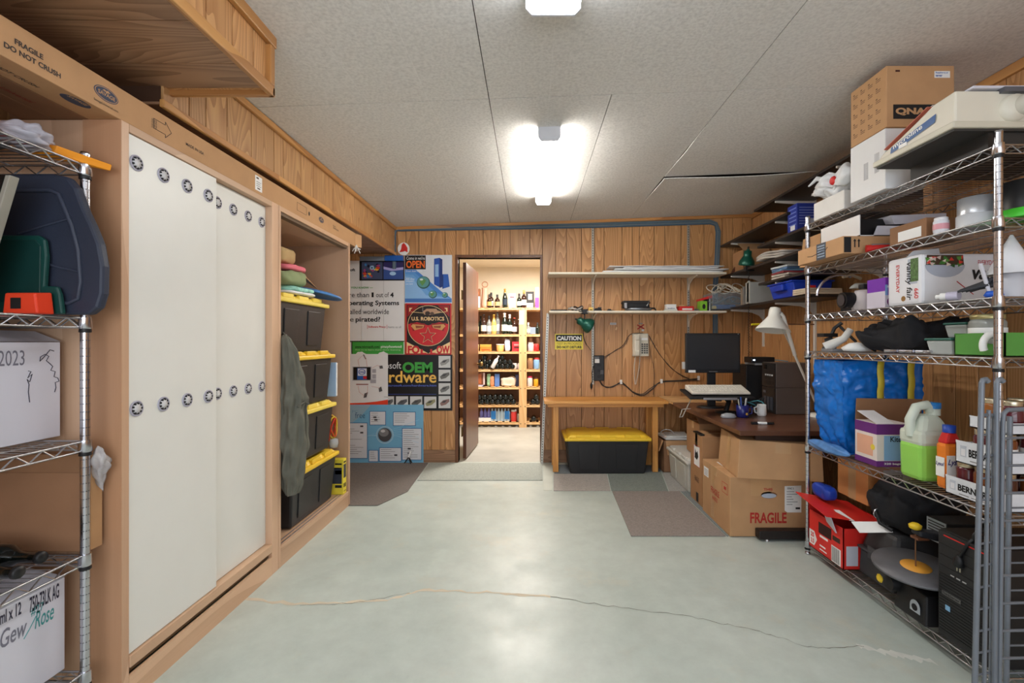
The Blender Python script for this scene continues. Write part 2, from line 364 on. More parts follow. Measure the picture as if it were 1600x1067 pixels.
# ---- door opening, casing, leaf
FRAME = wood((110,66,36), (84,48,26), 'z', 0.4, bands=5)
CASE = wood((186,136,84), (150,100,56), 'z', 0.4, bands=6)
dtrim = G().box(DX0-.03, DX0, YW-.012, YW+.1, 0, DZ).box(DX1, DX1+.024, YW-.012, YW+.1, 0, DZ).box(DX0-.03, DX1+.024, YW-.012, YW+.1, DZ, DZ+.028)
struct(dtrim.build('trim_3', FRAME, bevel=0.003))
door = struct(G().box(0, .036, 0, .74, 0.02, DZ-.035).build('door_1', wood((96,52,30), (70,36,22), 'z', 0.3, bands=6), loc=(DX0+.035, YW+.09, 0), rz=-math.radians(3.5), bevel=0.003))
for z in (0.30, 1.02, 1.74):
    G().box(-.012, .002, -.012, .05, z-.045, z+.045).tube([(-.008,-.012,z-.05),(-.008,-.012,z+.05)], .007, 8).build('hinge', M((120,96,60), 0.35, 0.9), door)
G().lathe([(.012,0),(.012,.03),(.026,.035),(.03,.05),(.02,.062),(0,.064)], 14, (.036,.68,.98), 'x').build('door_knob', M((150,120,70), 0.3, 0.9), door)
G().box(DX1-.006, DX1, YW+.02, YW+.05, .93, 1.03).build('strike_plate', M((190,170,120), 0.35, 0.8), door).matrix_parent_inverse = Matrix.LocRotScale(Vector((DX0+.035, YW+.09, 0)), Euler((0,0,-math.radians(3.5))), None).inverted()

# ---- soffits on the left: near (deep) one and far one
def soffit(name, xa, xb, y0, y1, z0, face_edges, bottom_edges, mat):
    root = struct(G().box(xa, xb-.012, y0+.002, y1-.002, z0+.012, zc(xa)-.004).build(name, DARKW))
    planks(root, 'x', xb, face_edges, z0, zc(xb)-.004, mat, thick=.012, axis_sign=-1)
    for a, b in zip(bottom_edges[:-1], bottom_edges[1:]):
        G().box(xa, xb-.001, a+.0015, b-.0015, z0, z0+.011).build('plank', PLANKX, root, bevel=.0012, bseg=1)
    return root
XS = -1.40
def ys(px): return F*XS/(px-CX)
fe = [ys(p) for p in (255,296,322,355,393,428,443,470,490,508,520,538,553,570,583,597)]+[YW]
so1 = soffit('ceiling_soffit', XL, XS, 1.78, YW, 2.155, fe, [1.78,2.1,2.5,2.9,3.3,3.7,4.1,4.5,YW], PLANK_LT)
struct(G().box(XS, XS+.018, 1.76, YW-.02, 2.135, 2.165).build('trim_4', TRIMW, bevel=.004))
g = G(); g.box(XS, XS+.02, 1.80, YW-.02, zc(XS)-.04, zc(XS)-.006)
struct(g.build('trim_5', TRIMW, bevel=.004))
XN = -1.02
so2 = soffit('ceiling_soffit', XL, XN, -0.6, 1.80, 2.225, [-.6,-.3,-.1,.1,.3,.52,.70,.86,1.04,1.20,1.33,1.47,1.60,1.72,1.80], [-.6,-.2,.2,.45,.72,.98,1.22,1.42,1.64,1.80], PLANK)
G().box(XL, XN, 1.80, 1.812, 2.225, zc(XN)-.006).build('plank', PLANK, so2)
struct(G().box(XN, XN+.02, -.6, 1.83, 2.205, 2.245).build('trim_6', TRIMW, bevel=.004))
struct(G().box(XN, XN+.022, -.6, 1.84, zc(XN)-.05, zc(XN)-.006).build('trim_7', TRIMW, bevel=.004))
struct(G().box(XL, XN+.02, 1.812, 1.832, 2.205, 2.24).build('trim_8', TRIMX, bevel=.004))
struct(G().box(XN-.004, XN+.02, 1.80, 1.83, 2.245, zc(XN)-.05).build('trim_9', TRIMZ, bevel=.004))

# ---- pantry shell
PW = M((240,228,206), 0.8, var=0.03)
struct(G().box(-1.7, -1.6, YW+.1, 7.4, 0, 2.5).build('wall_pantry_left', PW))
struct(G().box(1.1, 1.2, YW+.1, 7.4, 0, 2.5).build('wall_pantry_right', PW))
struct(G().box(-1.7, 1.2, 7.25, 7.35, 0, 2.5).build('wall_pantry_back', PW))
struct(G().box(-1.7, 1.2, YW+.1, 7.4, 2.40, 2.5).build('pantry_ceiling', PW))

# ---- fluorescent fixtures
def fixture(label, x, y0, y1, w, lit, col):
    z = zc(x)-.004
    t = T('ceiling_light', label, 'light', (x, (y0+y1)/2, z))
    h = (y1-y0)/2
    G().box(-w/2*.55, w/2*.55, -h+.01, h-.01, -.03, 0).build('housing', WHITEP, t, bevel=.003)
    out = [(-w/2,-.02),(-w/2,-.055),(-w/2*.8,-.078),(w/2*.8,-.078),(w/2,-.055),(w/2,-.02)]
    lens = M(col, 0.4, var=0.0, emit=lit)
    G().prism(out, -h+.012, h-.012, 'xz').build('diffuser', lens, t)
    for s in (-1, 1):
        G().prism([(-w/2-.003,0),(-w/2-.003,-.058),(-w/2*.8,-.082),(w/2*.8,-.082),(w/2+.003,-.058),(w/2+.003,0)], s*(h-.012), s*h, 'xz').build('end_cap', M((214,216,222), 0.5), t, bevel=.002)
    return t
fixture('lit fluorescent strip light over the middle of the room', 0.108, 2.68, 3.96, 0.125, 27.0, (255,250,242))
fixture('wide strip light nearest the camera, cut off by the picture top', 0.08, 0.42, 1.66, 0.19, 11.0, (244,249,255))
# pantry bulb fitting
t = T('ceiling_lamp', 'round white lamp on the pantry ceiling', 'light', (-.05, 5.9, 2.40))
G().lathe([(.09,0),(.09,-.02),(.02,-.025)], 16).build('base', WHITEP, t)
# ================================================================== LEFT SIDE
def wire_rack(name, label, x0, x1, y0, y1, zs, top, nfront):
    """chrome wire shelving on four posts; nfront = x of the long side that faces the room"""
    t = T(name, label, 'shelving unit', ((x0+x1)/2, (y0+y1)/2, 0))
    cx, cy = (x0+x1)/2, (y0+y1)/2; hx, hy = (x1-x0)/2, (y1-y0)/2
    for sx in (-1, 1):
        for sy in (-1, 1):
            p = G().tube([(sx*hx, sy*hy, 0.02), (sx*hx, sy*hy, top)], .0127, 12).build('post', CHROME, t)
            G().lathe([(.0132,top),(.0136,top+.006),(.012,top+.012),(0,top+.013)], 12, (sx*hx, sy*hy, 0)).build('post_cap', CHROME, p)
            G().lathe([(.011,0),(.014,.002),(.014,.012),(.006,.014),(.006,.03)], 12, (sx*hx, sy*hy, 0)).build('levelling_foot', CHROME, p)
            g = G(); z = .06
            while z < top-.02:
                g.lathe([(.0127,z-.0012),(.0131,z),(.0127,z+.0012)], 10, (sx*hx, sy*hy, 0), caps=False); z += .0254
            stuff(g.build('post_grooves', M((90,90,94), 0.4, 0.9), p))
    for z in zs:
        g = G()
        for dz, r in ((0, .0035), (-.03, .0032)):
            for a, b in (((-hx,-hy),(hx,-hy)),((hx,-hy),(hx,hy)),((hx,hy),(-hx,hy)),((-hx,hy),(-hx,-hy))):
                g.tube([(a[0],a[1],z+dz),(b[0],b[1],z+dz)], r, 6)
        sh = g.build('shelf', WIRE, t)
        for a, b in (((-hx,-hy),(hx,-hy)),((hx,-hy),(hx,hy)),((-hx,hy),(hx,hy)),((-hx,-hy),(-hx,hy))):
            A, B = Vector((*a,z)), Vector((*b,z)); n = max(2, round((B-A).length/.037)); P = []
            for k in range(n+1):
                q = A.lerp(B, .02+.96*k/n); q.z = z-(.001 if k % 2 else .029); P.append(q)
            G().tube(P, .0026, 5, smooth=False).build('truss_wire', WIRE, sh)
        g = G(); n = int(2*hy/.026)
        for k in range(1, n):
            y = -hy+2*hy*k/n; g.tube([(-hx,y,z+.003),(hx,y,z+.003)], .0019, 4, smooth=False, caps=False)
        for f in (-.45, 0, .45): g.tube([(f*hx*1.3,-hy,z-.002),(f*hx*1.3,hy,z-.002)], .0026, 5)
        stuff(g.build('deck_wires', WIRE, sh))
        for sx in (-1, 1):
            for sy in (-1, 1):
                G().lathe([(.0165,z-.034),(.019,z-.03),(.0165,z+.004)], 12, (sx*hx, sy*hy, 0)).build('collar', CHROME, sh)
                G().lathe([(.0155,z-.046),(.0165,z-.044),(.0155,z-.034)], 12, (sx*hx, sy*hy, 0)).build('shelf_clip', BLACKP, sh)
    return t
LZ = [0.19, .565, .93, 1.325, 1.815]
wire_rack('wire_shelving', 'chrome wire shelving by the cabinet side, holding the dark blue lid', -1.89, -1.43, 0.30, 1.50, LZ, 1.845, -1.43)

def face_pts(kind, out): return out
def disc(r, n=24, sx=1, sz=1): return [(r*sx*math.cos(2*PI*k/n), r*sz*math.sin(2*PI*k/n)) for k in range(n)]
def flat(parent, name, mat, out, at, axis, th=.0006):
    """thin printed shape on a face. axis '+x','-x','-y','+z': the way the face looks; out = (horizontal, vertical) as read by a viewer"""
    g = G(); n = len(out)
    s = 1 if axis in ('+x', '-y', '+z') else -1
    def P(a, b, d):
        if axis == '+x': return (at[0]+d, at[1]+a, at[2]+b)
        if axis == '-x': return (at[0]-d, at[1]-a, at[2]+b)
        if axis == '-y': return (at[0]+a, at[1]-d, at[2]+b)
        return (at[0]+a, at[1]+b, at[2]+d)
    vs = [P(a, b, 0) for a, b in out]+[P(a, b, th) for a, b in out]
    g.add(vs, [tuple(range(n, 2*n)), tuple(range(n-1, -1, -1))]+[(i, (i+1) % n, (i+1) % n+n, i+n) for i in range(n)])
    return g.build(name, mat, parent)
def rect(a0, a1, b0, b1): return [(a0,b0),(a1,b0),(a1,b1),(a0,b1)]
def lines(parent, name, mat, at, axis, rows, th=.0006):
    """printed lines of small type: each row = (a0, a1, b, height)"""
    g = None
    for (a0, a1, b, h) in rows:
        o = flat(parent, name, mat, rect(a0, a1, b, b+h), at, axis, th)
def outline_rect(parent, name, mat, at, axis, a0, a1, b0, b1, w):
    for r in ((a0,a1,b0,b0+w),(a0,a1,b1-w,b1),(a0,a0+w,b0+w,b1-w),(a1-w,a1,b0+w,b1-w)):
        flat(parent, name, mat, rect(*r), at, axis)

# ---- wardrobe frames
XC = -1.383; XB = -1.985; ZT = 2.0
def yc(px, X=XC): return F*X/(px-CX)
c1 = T('sliding_wardrobe', 'beech wardrobe with two white sliding doors and rows of round vents', 'wardrobe', (XC, 1.58, 0))
def cb(x0,x1,y0,y1,z0,z1): return G().box(x0-XC,x1-XC,y0-1.58,y1-1.58,z0,z1)
cb(XB,XC,1.58,1.61,0,ZT).build('side_panel', BIRCH, c1, bevel=.002)
cb(XC-.13,XC-.128+.128,1.5785,1.58,0,ZT).build('side_strip', wood((190,146,112),(172,128,94),'z',.45,bands=5,across=3,along=.3), c1)
cb(XB,XC,2.50,2.562,0,ZT).build('side_panel', BIRCH, c1, bevel=.002)
cb(XB,XC,1.61,2.50,ZT-.028,ZT).build('top_panel', BIRCHY, c1, bevel=.002)
cb(XB,XB+.01,1.61,2.50,.1,ZT-.028).build('back_panel', BIRCH, c1)
cb(XC-.012,XC,1.61,2.50,0,.095).build('plinth', BIRCHY, c1)
cb(XC-.04,XC+.004,1.61,2.50,.125,.165).build('bottom_rail', BIRCHY, c1, bevel=.002)
cb(XC-.05,XC-.02,1.61,2.50,.095,.125).build('rail_groove', M((120,98,70),.6), c1)
DOORW = M((226,226,220), .38, var=.015)
dA = cb(XC-.022,XC-.006,1.612,2.066,.168,ZT-.03).build('door', DOORW, c1, bevel=.0015)
dB = cb(XC-.050,XC-.034,2.03,2.498,.168,ZT-.03).build('door', DOORW, c1, bevel=.0015)
gm = M((206,206,208), .4); gd = M((168,166,180), .5); hole = M((18,18,22), .6)  # outer ring tinted purplish: the vent's shading put into its colour
g = G().lathe([(.0275,0),(.0275,.004),(.0235,.005),(.0225,.001),(.0,.001)], 24, axis='x', m=1)
g.lathe([(.0175,.001),(.0175,.006),(.0,.006)], 20, axis='x', m=0)
for k in range(9):
    a = 2*PI*k/9; g.lathe([(.0036,.0022),(.0036,.0068),(0,.0068)], 8, (0, .0178*math.cos(a), .0178*math.sin(a)), 'x', m=2)
g0 = None
for d, X, ys_ in ((dA, XC-.006, (1.645,1.766,1.888,2.012)), (dB, XC-.034, (2.112,2.225,2.342,2.46))):
    for z in (1.878, 1.014):
        for y in ys_:
            if g0 is None: g0 = g.build('vent_grommet', [gm, gd, hole], d)
            else:
                q = g0.copy(); COL.objects.link(q); q.parent = d
            o_ = g0 if not g0.get("used") else q; g0["used"] = 1; o_.location = (X-XC, y-1.58, z)
del g0['used']

c2 = T('open_wardrobe', 'open beech wardrobe without doors holding stacked black bins', 'wardrobe', (XC, 2.575, 0))
def cb2(x0,x1,y0,y1,z0,z1): return G().box(x0-XC,x1-XC,y0-2.575,y1-2.575,z0,z1)
cb2(XB,XC,2.566,2.59,0,ZT).build('side_panel', BIRCH, c2, bevel=.002)
cb2(XB,XC,3.55,3.58,0,ZT).build('side_panel', BIRCH, c2, bevel=.002)
cb2(XB,XC,2.59,3.55,ZT-.028,ZT).build('top_panel', BIRCHY, c2, bevel=.002)
cb2(XC-.05,XC-.01,2.59,3.55,ZT-.045,ZT-.028).build('top_track', M((110,90,70),.5), c2)
cb2(XB,XB+.01,2.59,3.55,.1,ZT-.028).build('back_panel', BIRCH, c2)
cb2(XB,XC,2.59,3.55,.085,.112).build('bottom_panel', BIRCHY, c2, bevel=.002)
for dx in (.02,.045): cb2(XC-dx-.006,XC-dx,2.59,3.55,.112,.1145).build('track_groove', M((140,140,148),.35,.7), c2)
cb2(XC-.012,XC-.002,2.59,3.55,0,.085).build('plinth', BIRCHY, c2)

# ---- long paper-roll cartons on top of the wardrobes
SAV = M((58,66,86), .6, var=0.02); PRN = M((66,58,54), .7, var=0)
def oval_logo(par, at, axis, r, ang=0):
    flat(par, 'logo_rim', SAV, disc(r, 28, 1, .52), at, axis, .0006)
    flat(par, 'logo_rim', CARD, disc(r*.93, 28, 1, .50), at, axis, .0009)
    flat(par, 'logo_oval', SAV, disc(r*.88, 28, 1, .48), at, axis, .0012)
    flat(par, 'logo_mark', CARD, [(-r*.35,r*.18),(-r*.2,r*.3),(0,r*.24),(r*.1,r*.34),(r*.3,r*.2),(r*.12,r*.16),(0,r*.1),(-r*.12,r*.18)], at, axis, .0015)
def long_carton(label, x1, z0, w, h, y0, y1, mat=CARD):
    t = T('long_carton', label, 'box', (x1-w/2, (y0+y1)/2, z0), group='long paper roll cartons on the wardrobes')
    L2 = (y1-y0)/2
    G().box(-w/2, w/2, -L2, L2, 0, h).build('carton_body', mat, t, bevel=.002)
    return t, L2
BX = -1.388
t, L2 = long_carton('long narrow brown carton at the front edge of the wardrobe tops, printed oval logos', BX, ZT+.001, .107, .106, .80, 3.70)
yo = (0.80+3.70)/2; fx = .1075/2
def YB(px): return F*BX/(px-CX)-yo
def ZB(px, py): return 1.25-(py-CY)/F*(F*BX/(px-CX))-ZT-.001
def onbox(s, px, py, size, bold=.0, **k): return txt(s, size, PRN, t, (fx+.0006, YB(px), ZB(px,py)), FRX, bold, **k)
onbox('FRAGILE', 22, 67, .020, .035); onbox('DO NOT CRUSH', 5, 72, .020, .035)
at = (fx, YB(166), .056)
oval_logo(t, at, '+x', .044); txt('SAVAGE', .017, CARD, t, (fx+.0018, YB(166), .0485), FRX, .02, align='CENTER')
txt('SavageUniversal.com', .0105, PRN, t, (fx+.0006, YB(166), .018), FRX, .005, align='CENTER')
def arrow(y, z, s):
    P = [(0,-.018),(.055,-.018),(.055,-.03),(.085,0),(.055,.03),(.055,.018),(0,.018)]
    for i in range(len(P)):
        a, b = P[i], P[(i+1) % len(P)]
        G().tube([(fx, y+a[0]*s, z+a[1]*s),(fx, y+b[0]*s, z+b[1]*s)], .0011, 4).build('arrow_outline', PRN, t)
arrow(YB(240), .053, 1.0)
for k in range(3): txt('THIS END', .0085, PRN, t, (fx+.0006, YB(240)-.004+k*.009, .032), (PI/2, -PI/2, PI/2), .01)
onbox('MADE IN USA', 290, 226, .017, .01)
flat(t, 'sticker', PAPER, rect(-.03,.03,-.037,.037), (fx, YB(404), .053), '+x')
lines(t, 'sticker_print', PRN, (fx+.0006, YB(404), .053), '+x', [(-.02,.0,.022,.008),(-.02,.02,.006,.002),(-.02,.015,-.004,.002),(-.02,.02,-.014,.002),(-.012,.012,-.028,.006)])
for r in ((466,479),):
    outline_rect(t, 'print_frame', PRN, (fx, 0, 0), '+x', YB(464), YB(479), .03, .078, .0016)
flat(t, 'hand_hole', BLACKP, disc(.011, 16, .8, 1.2), (fx, YB(483), .05), '+x')
oval_logo(t, (fx, YB(502), .055), '+x', .036); txt('SAVAGE', .013, CARD, t, (fx+.0018, YB(502), .049), FRX, .02, align='CENTER')
for k, s in enumerate(('FRAGILE', 'DO NOT CRUSH')): txt(s, .013, PRN, t, (fx+.0006, YB(520), .06-k*.016), FRX, .01)
# print on the underside that overhangs the shelving
def under(par, s, y, x, size, mat, r=PI/2): txt(s, size, mat, par, (x, y, -.0006), (PI, 0, r), .012)
REDP = M((150,52,40), .7, var=0)
txt('FRAGILE DO NOT CRUSH', .02, PRN, t, (-.02, 1.15-yo, -.0006), (PI, 0, PI/2), .012)
G().lathe([(.001,-.0008),(.001,0)],4).build('print_dot', PRN, t)
flat_u = G().prism(disc(.045,28,.5,1), -.0008, 0, 'xy').build('logo_oval', SAV, t, loc=(.02, 1.46-yo, 0))
txt('SAVAGE', .017, CARD, t, (.026, 1.425-yo, -.0012), (PI, 0, PI/2), .02)
# end flap
G().cbox((0,0,0), (.1,.075,.003), None).build('end_flap', CARD2, t, loc=(.012, L2+.035, .1), rot=(.15,0,0))
G().cbox((0,0,0), (.003,.075,.1), None).build('end_flap', CARD, t, loc=(fx+.012, L2+.03, .053), rot=(0,0,-.35))
for i, (lab, rt) in enumerate((('long narrow brown carton second from the front edge with red print beneath', 1), ('long narrow brown carton nearest the wall on the wardrobe tops', 0))):
    t2, l2 = long_carton(lab, BX-.110*(i+1), ZT+.001, .107, .106, .82, 3.55-.1*i, CARD_D)
    if rt:
        for yy in (1.0, 1.3): txt('Savage Universal', .024, REDP, t2, (-.02, yy-2.18, -.0006), (PI, 0, PI/2), .01, shear=.3)
t3 = T('paper_roll_stand', 'grey paper roll edge lying behind the long cartons under the soffit', 'paper roll', (-1.78, 2.6, ZT+.001))
G().tube([(0,-.95,.045),(0,.95,.045)], .045, 18).build('roll', M((150,152,156), .6), t3); G().tube([(0,-.98,.045),(0,-.94,.045)], .03, 14).build('core', CARD_D, t3)

# ---- totes
def tote(label, loc, rz, w, d, h, lidmat, body=BINBLK, lid_h=.05, group=None, front='-y'):
    """tapered storage tote with recessed panels, ribs and a snap lid; long side along local x"""
    t = T('storage_tote', label, 'storage bin', loc, rz, group)
    bw, bd = w*.86, d*.84; H_ = h-lid_h*.4
    b = G().taper(bw, bd, w*.95, d*.93, 0, H_*.97).build('tub', body, t, bevel=.012)
    for s in (-1, 1):
        for cx in (-.25, .25):
            wd = bw*.30; z0, z1 = H_*.12, H_*.80
            def yy(z): return s*((bd+(d*.93-bd)*z/(H_*.97))/2)
            g = G().hexa([(cx*bw-wd*.42, yy(z0), z0), (cx*bw+wd*.42, yy(z0), z0), (cx*bw+wd*.42, yy(z0)+s*.006, z0), (cx*bw-wd*.42, yy(z0)+s*.006, z0),
                          (cx*bw-wd*.5, yy(z1), z1), (cx*bw+wd*.5, yy(z1), z1), (cx*bw+wd*.5, yy(z1)+s*.006, z1), (cx*bw-wd*.5, yy(z1)+s*.006, z1)])
            g.build('tub_panel', body, t, bevel=.004)
    for s in (-1, 1):
        def xx(z): return s*((bw+(w*.95-bw)*z/(H_*.97))/2)
        z0, z1 = H_*.1, H_*.82
        G().hexa([(xx(z0),-bd*.25,z0),(xx(z0)+s*.006,-bd*.25,z0),(xx(z0)+s*.006,bd*.25,z0),(xx(z0),bd*.25,z0),(xx(z1),-bd*.3,z1),(xx(z1)+s*.006,-bd*.3,z1),(xx(z1)+s*.006,bd*.3,z1),(xx(z1),bd*.3,z1)]).build('tub_panel', body, t, bevel=.004)
        G().box(s*w*.47-.012, s*w*.47+.012, -d*.17, d*.17, H_*.84, H_*.95).build('handle', body, t, bevel=.006)
    l = G().box(-w/2, w/2, -d/2, d/2, h-lid_h, h-lid_h*.45).build('lid', lidmat, t, bevel=.008)
    G().taper(w*.93, d*.92, w*.86, d*.84, h-lid_h*.45, h).build('lid_dome', lidmat, l, bevel=.006)
    for cx in (-.28, 0, .28):
        for s in (-1, 1):
            G().box(cx*w-w*.09, cx*w+w*.09, s*d*.445-.012, s*d*.445+.012, h-lid_h*.45, h+.004).build('lid_rib', lidmat, l, bevel=.004)
    return t
for i, (y1, zt, lab, lm) in enumerate(((3.27, 1.532, 'topmost black tote in the open wardrobe, clothes and disc on its yellow lid', YELP),
        (3.37, 1.185, 'second black tote from the top of the wardrobe stack, yellow lid', YEL),
        (3.39, .838, 'third black tote from the top of the wardrobe stack, yellow lid', YELP),
        (3.44, .478, 'bottom black tote of the wardrobe stack with yellow lid', YEL))):
    hh = .352 if i < 3 else .36
    tote(lab, (-1.655, y1-.335, zt-hh+(.0 if i == 3 else .004)), PI/2, .67, .50, hh-.006, lm, group='totes stacked in the open wardrobe')

# things around the totes
t = T('disc_sled', 'round blue disc lying flat on the topmost tote', 'disc', (-1.50, 3.26, 1.572))
G().lathe([(0,.012),(.12,.012),(.15,.006),(.165,.0),(.175,.006),(.165,.018),(.13,.026),(0,.028)], 32).build('disc_body', M((70,124,186), .45), t)
t.rotation_euler = (-.10, .16, 0)
def fold(label, loc, w, d, h, mat, rz=0, seed=0, cat='clothing', name='folded_cloth', group=None, crease=.16):
    rr = random.Random(seed); t = T(name, label, cat, loc, rz, group)
    ph = [rr.uniform(0, 6) for _ in range(6)]
    def f(u, v):
        a = 2*PI*u; lat = PI*(v-.5)
        cr = abs(math.cos(lat))**.35; x = w/2*cr*math.copysign(abs(math.cos(a))**.45, math.cos(a)); y = d/2*cr*math.copysign(abs(math.sin(a))**.45, math.sin(a))
        z = h/2+h/2*math.copysign(abs(math.sin(lat))**.6, math.sin(lat))
        k = math.sin(5*a+ph[0])*.02+math.sin(x*60+ph[1])*.012*(v)+math.sin(y*45+x*30+ph[2])*.012*v
        nn = mnoise.noise(Vector((x*14+ph[0]*9, y*14, z*14)))*.55+mnoise.noise(Vector((x*34, y*34+ph[1]*9, z*30)))*.3; nn2 = 1-abs(mnoise.noise(Vector((x*11+ph[2]*7, y*9, z*9))))*2
        q = min(w, d, h)*crease*(nn+.35*nn2)*min(1, v*3)
        return (x*(1+k)+q*math.cos(a), y*(1+k*.8)+q*math.sin(a), max(.0, z*(1+.12*math.sin(x*25+ph[3])*math.sin(y*22+ph[4])*v)+q))
    G().grid(72, 30, f).build('cloth', mat, t)
    return t
TIE = M((150,205,190), .9, var=.5, nscale=18)
zt = 1.536
fold('white folded cloth under the tie-dye shirt on the topmost tote', (-1.53, 2.93, zt), .26, .34, .022, M((235,235,236), .9), 0, 1)
fold('pastel tie-dyed folded shirt on the topmost tote', (-1.54, 2.98, zt+.022), .22, .30, .035, TIE, 0, 2)
fold('sage green rolled cloth beneath the pink strip in the wardrobe', (-1.53, 2.88, zt+.058), .22, .26, .085, M((140,152,112), .95, var=.1), 0, 3)
fold('pink folded cloth strip between green and tan cloth', (-1.52, 2.88, zt+.143), .2, .24, .04, M((222,118,132), .9), 0, 4)
fold('tan rolled towel at the top of the wardrobe pile', (-1.56, 2.84, zt+.183), .2, .18, .10, M((186,158,112), .95), 0, 5)
fold('dark grey bag squeezed in beside the tan towel', (-1.745, 2.84, zt+.0), .12, .16, .30, M((60,58,60), .9), 0, 6)
t = T('open_carton', 'brown carton with a raised flap inside the wardrobe top', 'box', (-1.81, 3.18, zt))
G().box(-.13,.13,-.17,.17,0,.004).box(-.13,-.126,-.17,.17,0,.25).box(.126,.13,-.17,.17,0,.25).box(-.13,.13,-.17,-.166,0,.25).box(-.13,.13,.166,.17,0,.25).build('carton_body', CARD_D, t)
lines(t, 'carton_print', M((150,160,170),.7), (.13, 0, 0), '+x', [(-.15,-.12,.05,.05),(-.11,-.09,.05,.05),(-.08,-.05,.05,.05),(-.04,-.01,.05,.05),(0,.03,.05,.05),(.04,.07,.05,.05),(.08,.11,.05,.05)])
G().hexa([(.13,-.17,.25),(.26,-.10,.20),(.26,.24,.09),(.13,.17,.25),(.13,-.17,.253),(.26,-.10,.203),(.26,.24,.093),(.13,.17,.253)]).build('flap', CARD, t)
# jacket
t = T('jacket', 'grey-green jacket hanging at the edge of the open wardrobe', 'jacket', (-1.355, 2.66, .385))
prof = [(0,.55,.03,.0,.0),(.05,.62,.05,.0,.0),(.12,.8,.055,.0,.0),(.25,1.0,.06,.006,.008),(.38,1.02,.065,.0,.01),(.48,.92,.06,.0,0),(.54,1.08,.068,.004,.004),(.60,.95,.06,.0,0),(.72,.72,.05,-.004,-.012),(.82,.5,.04,-.01,-.03),(.88,.28,.028,-.015,-.05),(.90,.1,.01,-.015,-.055)]
def jf(u, v):
    k = v*(len(prof)-1); i = min(int(k), len(prof)-2); fr = k-i
    z, wy, wx, ox, oy = [prof[i][q]*(1-fr)+prof[i+1][q]*fr for q in range(5)]
    a = 2*PI*u; fo = 1+.10*math.sin(7*a+z*9)+.06*math.sin(11*a-z*23)+.05*math.sin(z*48+3*a)
    cr = 1-abs(mnoise.noise(Vector((math.cos(a)*1.6, math.sin(a)*1.6, z*3.5+math.sin(a)*1.5))))*2; fo += .07*cr+.07*mnoise.noise(Vector((math.cos(a)*4, math.sin(a)*4, z*9)))
    return (ox+wx*math.cos(a)*fo, oy+wy*.082*math.sin(a)*fo, z)
G().grid(90, 90, jf).build('jacket_body', M((98,98,88), .85, var=.15, nscale=12), t)
G().tube([(.058,-.06,.50),(.066,0,.52),(.058,.07,.50)], .006, 6).build('sleeve_cuff', M((84,84,76), .85), t)
G().tube([(.045,.02,.66),(.062,.03,.5),(.06,.035,.3)], .003, 5).build('seam', M((80,80,72), .85), t)
G().tube([(-.055,-.02,.90),(-.03,-.045,.915),(-.012,-.055,.90),(-.012,-.055,.87)], .005, 6).build('hanging_loop', M((84,84,76), .85), t)
G().tube([(-.06,-.015,.893),(-.02,-.03,.90)], .006, 8).build('coat_hook', M((150,150,152), .35, .8), c2).matrix_parent_inverse = Matrix.Translation((-XC-1.355, 2.66-2.575, .385))
# slim things beside the totes
t = T('blue_folder', 'pale blue folder standing beside the second tote', 'folder', (-1.455, 3.455, .845))
G().box(-.12,.02,-.012,.012,0,.25).build('cover', M((168,198,232), .5), t, bevel=.002); G().box(.021,.023,-.009,.009,.005,.245).build('paper_block', PAPER, t)
t = T('cable_bundle', 'red and yellow coiled cables beside the third tote', 'cables', (-1.47, 3.49, .46))
for k, c in enumerate(((206,60,40),(232,196,60),(222,190,80),(214,90,40))):
    G().tube([(-.01+.02*math.sin(a+k), .035*math.cos(a), .13+.085*math.sin(a)+.012*k) for a in [2*PI*q/18 for q in range(18)]], .006, 6, closed=True).build('cable', M(c, .5), t)
G().lathe([(.0,.0),(.028,.0),(.034,.03),(.03,.062),(0,.066)], 10).build('plastic_bag', M((220,224,226), .2, trans=.4), t)
t = T('yellow_package', 'yellow retail box with a window at the foot of the wardrobe', 'box', (-1.45, 3.495, .1145))
G().box(-.06,.06,-.03,.03,0,.26).build('carton_body', M((226,206,60), .5), t, bevel=.001)
flat(t, 'window', M((60,64,74),.2), rect(-.022,.022,.12,.22), (.06, 0, 0), '+x'); lines(t, 'package_print', INK, (.06,0,0), '+x', [(-.02,.02,.23,.012),(-.02,-.005,.05,.03),(.002,.018,.05,.03),(-.02,.02,.02,.004)])
lines(t, 'package_print', INK, (0,-.03,0), '-y', [(.0,.05,.22,.012),(.0,.04,.19,.005),(.0,.05,.15,.03),(.0,.05,.05,.02)])
flat(t, 'window', M((60,64,74),.2), rect(-.05,.05,.08,.2), (0, -.03, 0), '-y')
# ================================================================== fitted lettering
def fit(s, mat, parent, axis, c, a0, a1, b0, b1, bold=0.0, name='lettering', shear=0.0, spacing=1.0):
    """lettering scaled to fill a rectangle of a face (a = horizontal as read, b = vertical), local coordinates"""
    rot = {'-y': FR, '+x': FRX, '-x': FLX, '+z': FUP}[axis]
    o = txt(s, 1.0, mat, parent, (0,0,0), rot, bold, name=name, shear=shear, spacing=spacing)
    xs = [v.co.x for v in o.data.vertices]; ys_ = [v.co.y for v in o.data.vertices]
    mx, Mx, my, My = min(xs), max(xs), min(ys_), max(ys_)
    sx, sy = (a1-a0)/(Mx-mx), (b1-b0)/(My-my); o.scale = (sx, sy, 1)
    A, B = a0-mx*sx, b0-my*sy
    o.location = {'-y': (A, c, B), '+x': (c, A, B), '-x': (c, -A, B), '+z': (A, B, c)}[axis]
    return o

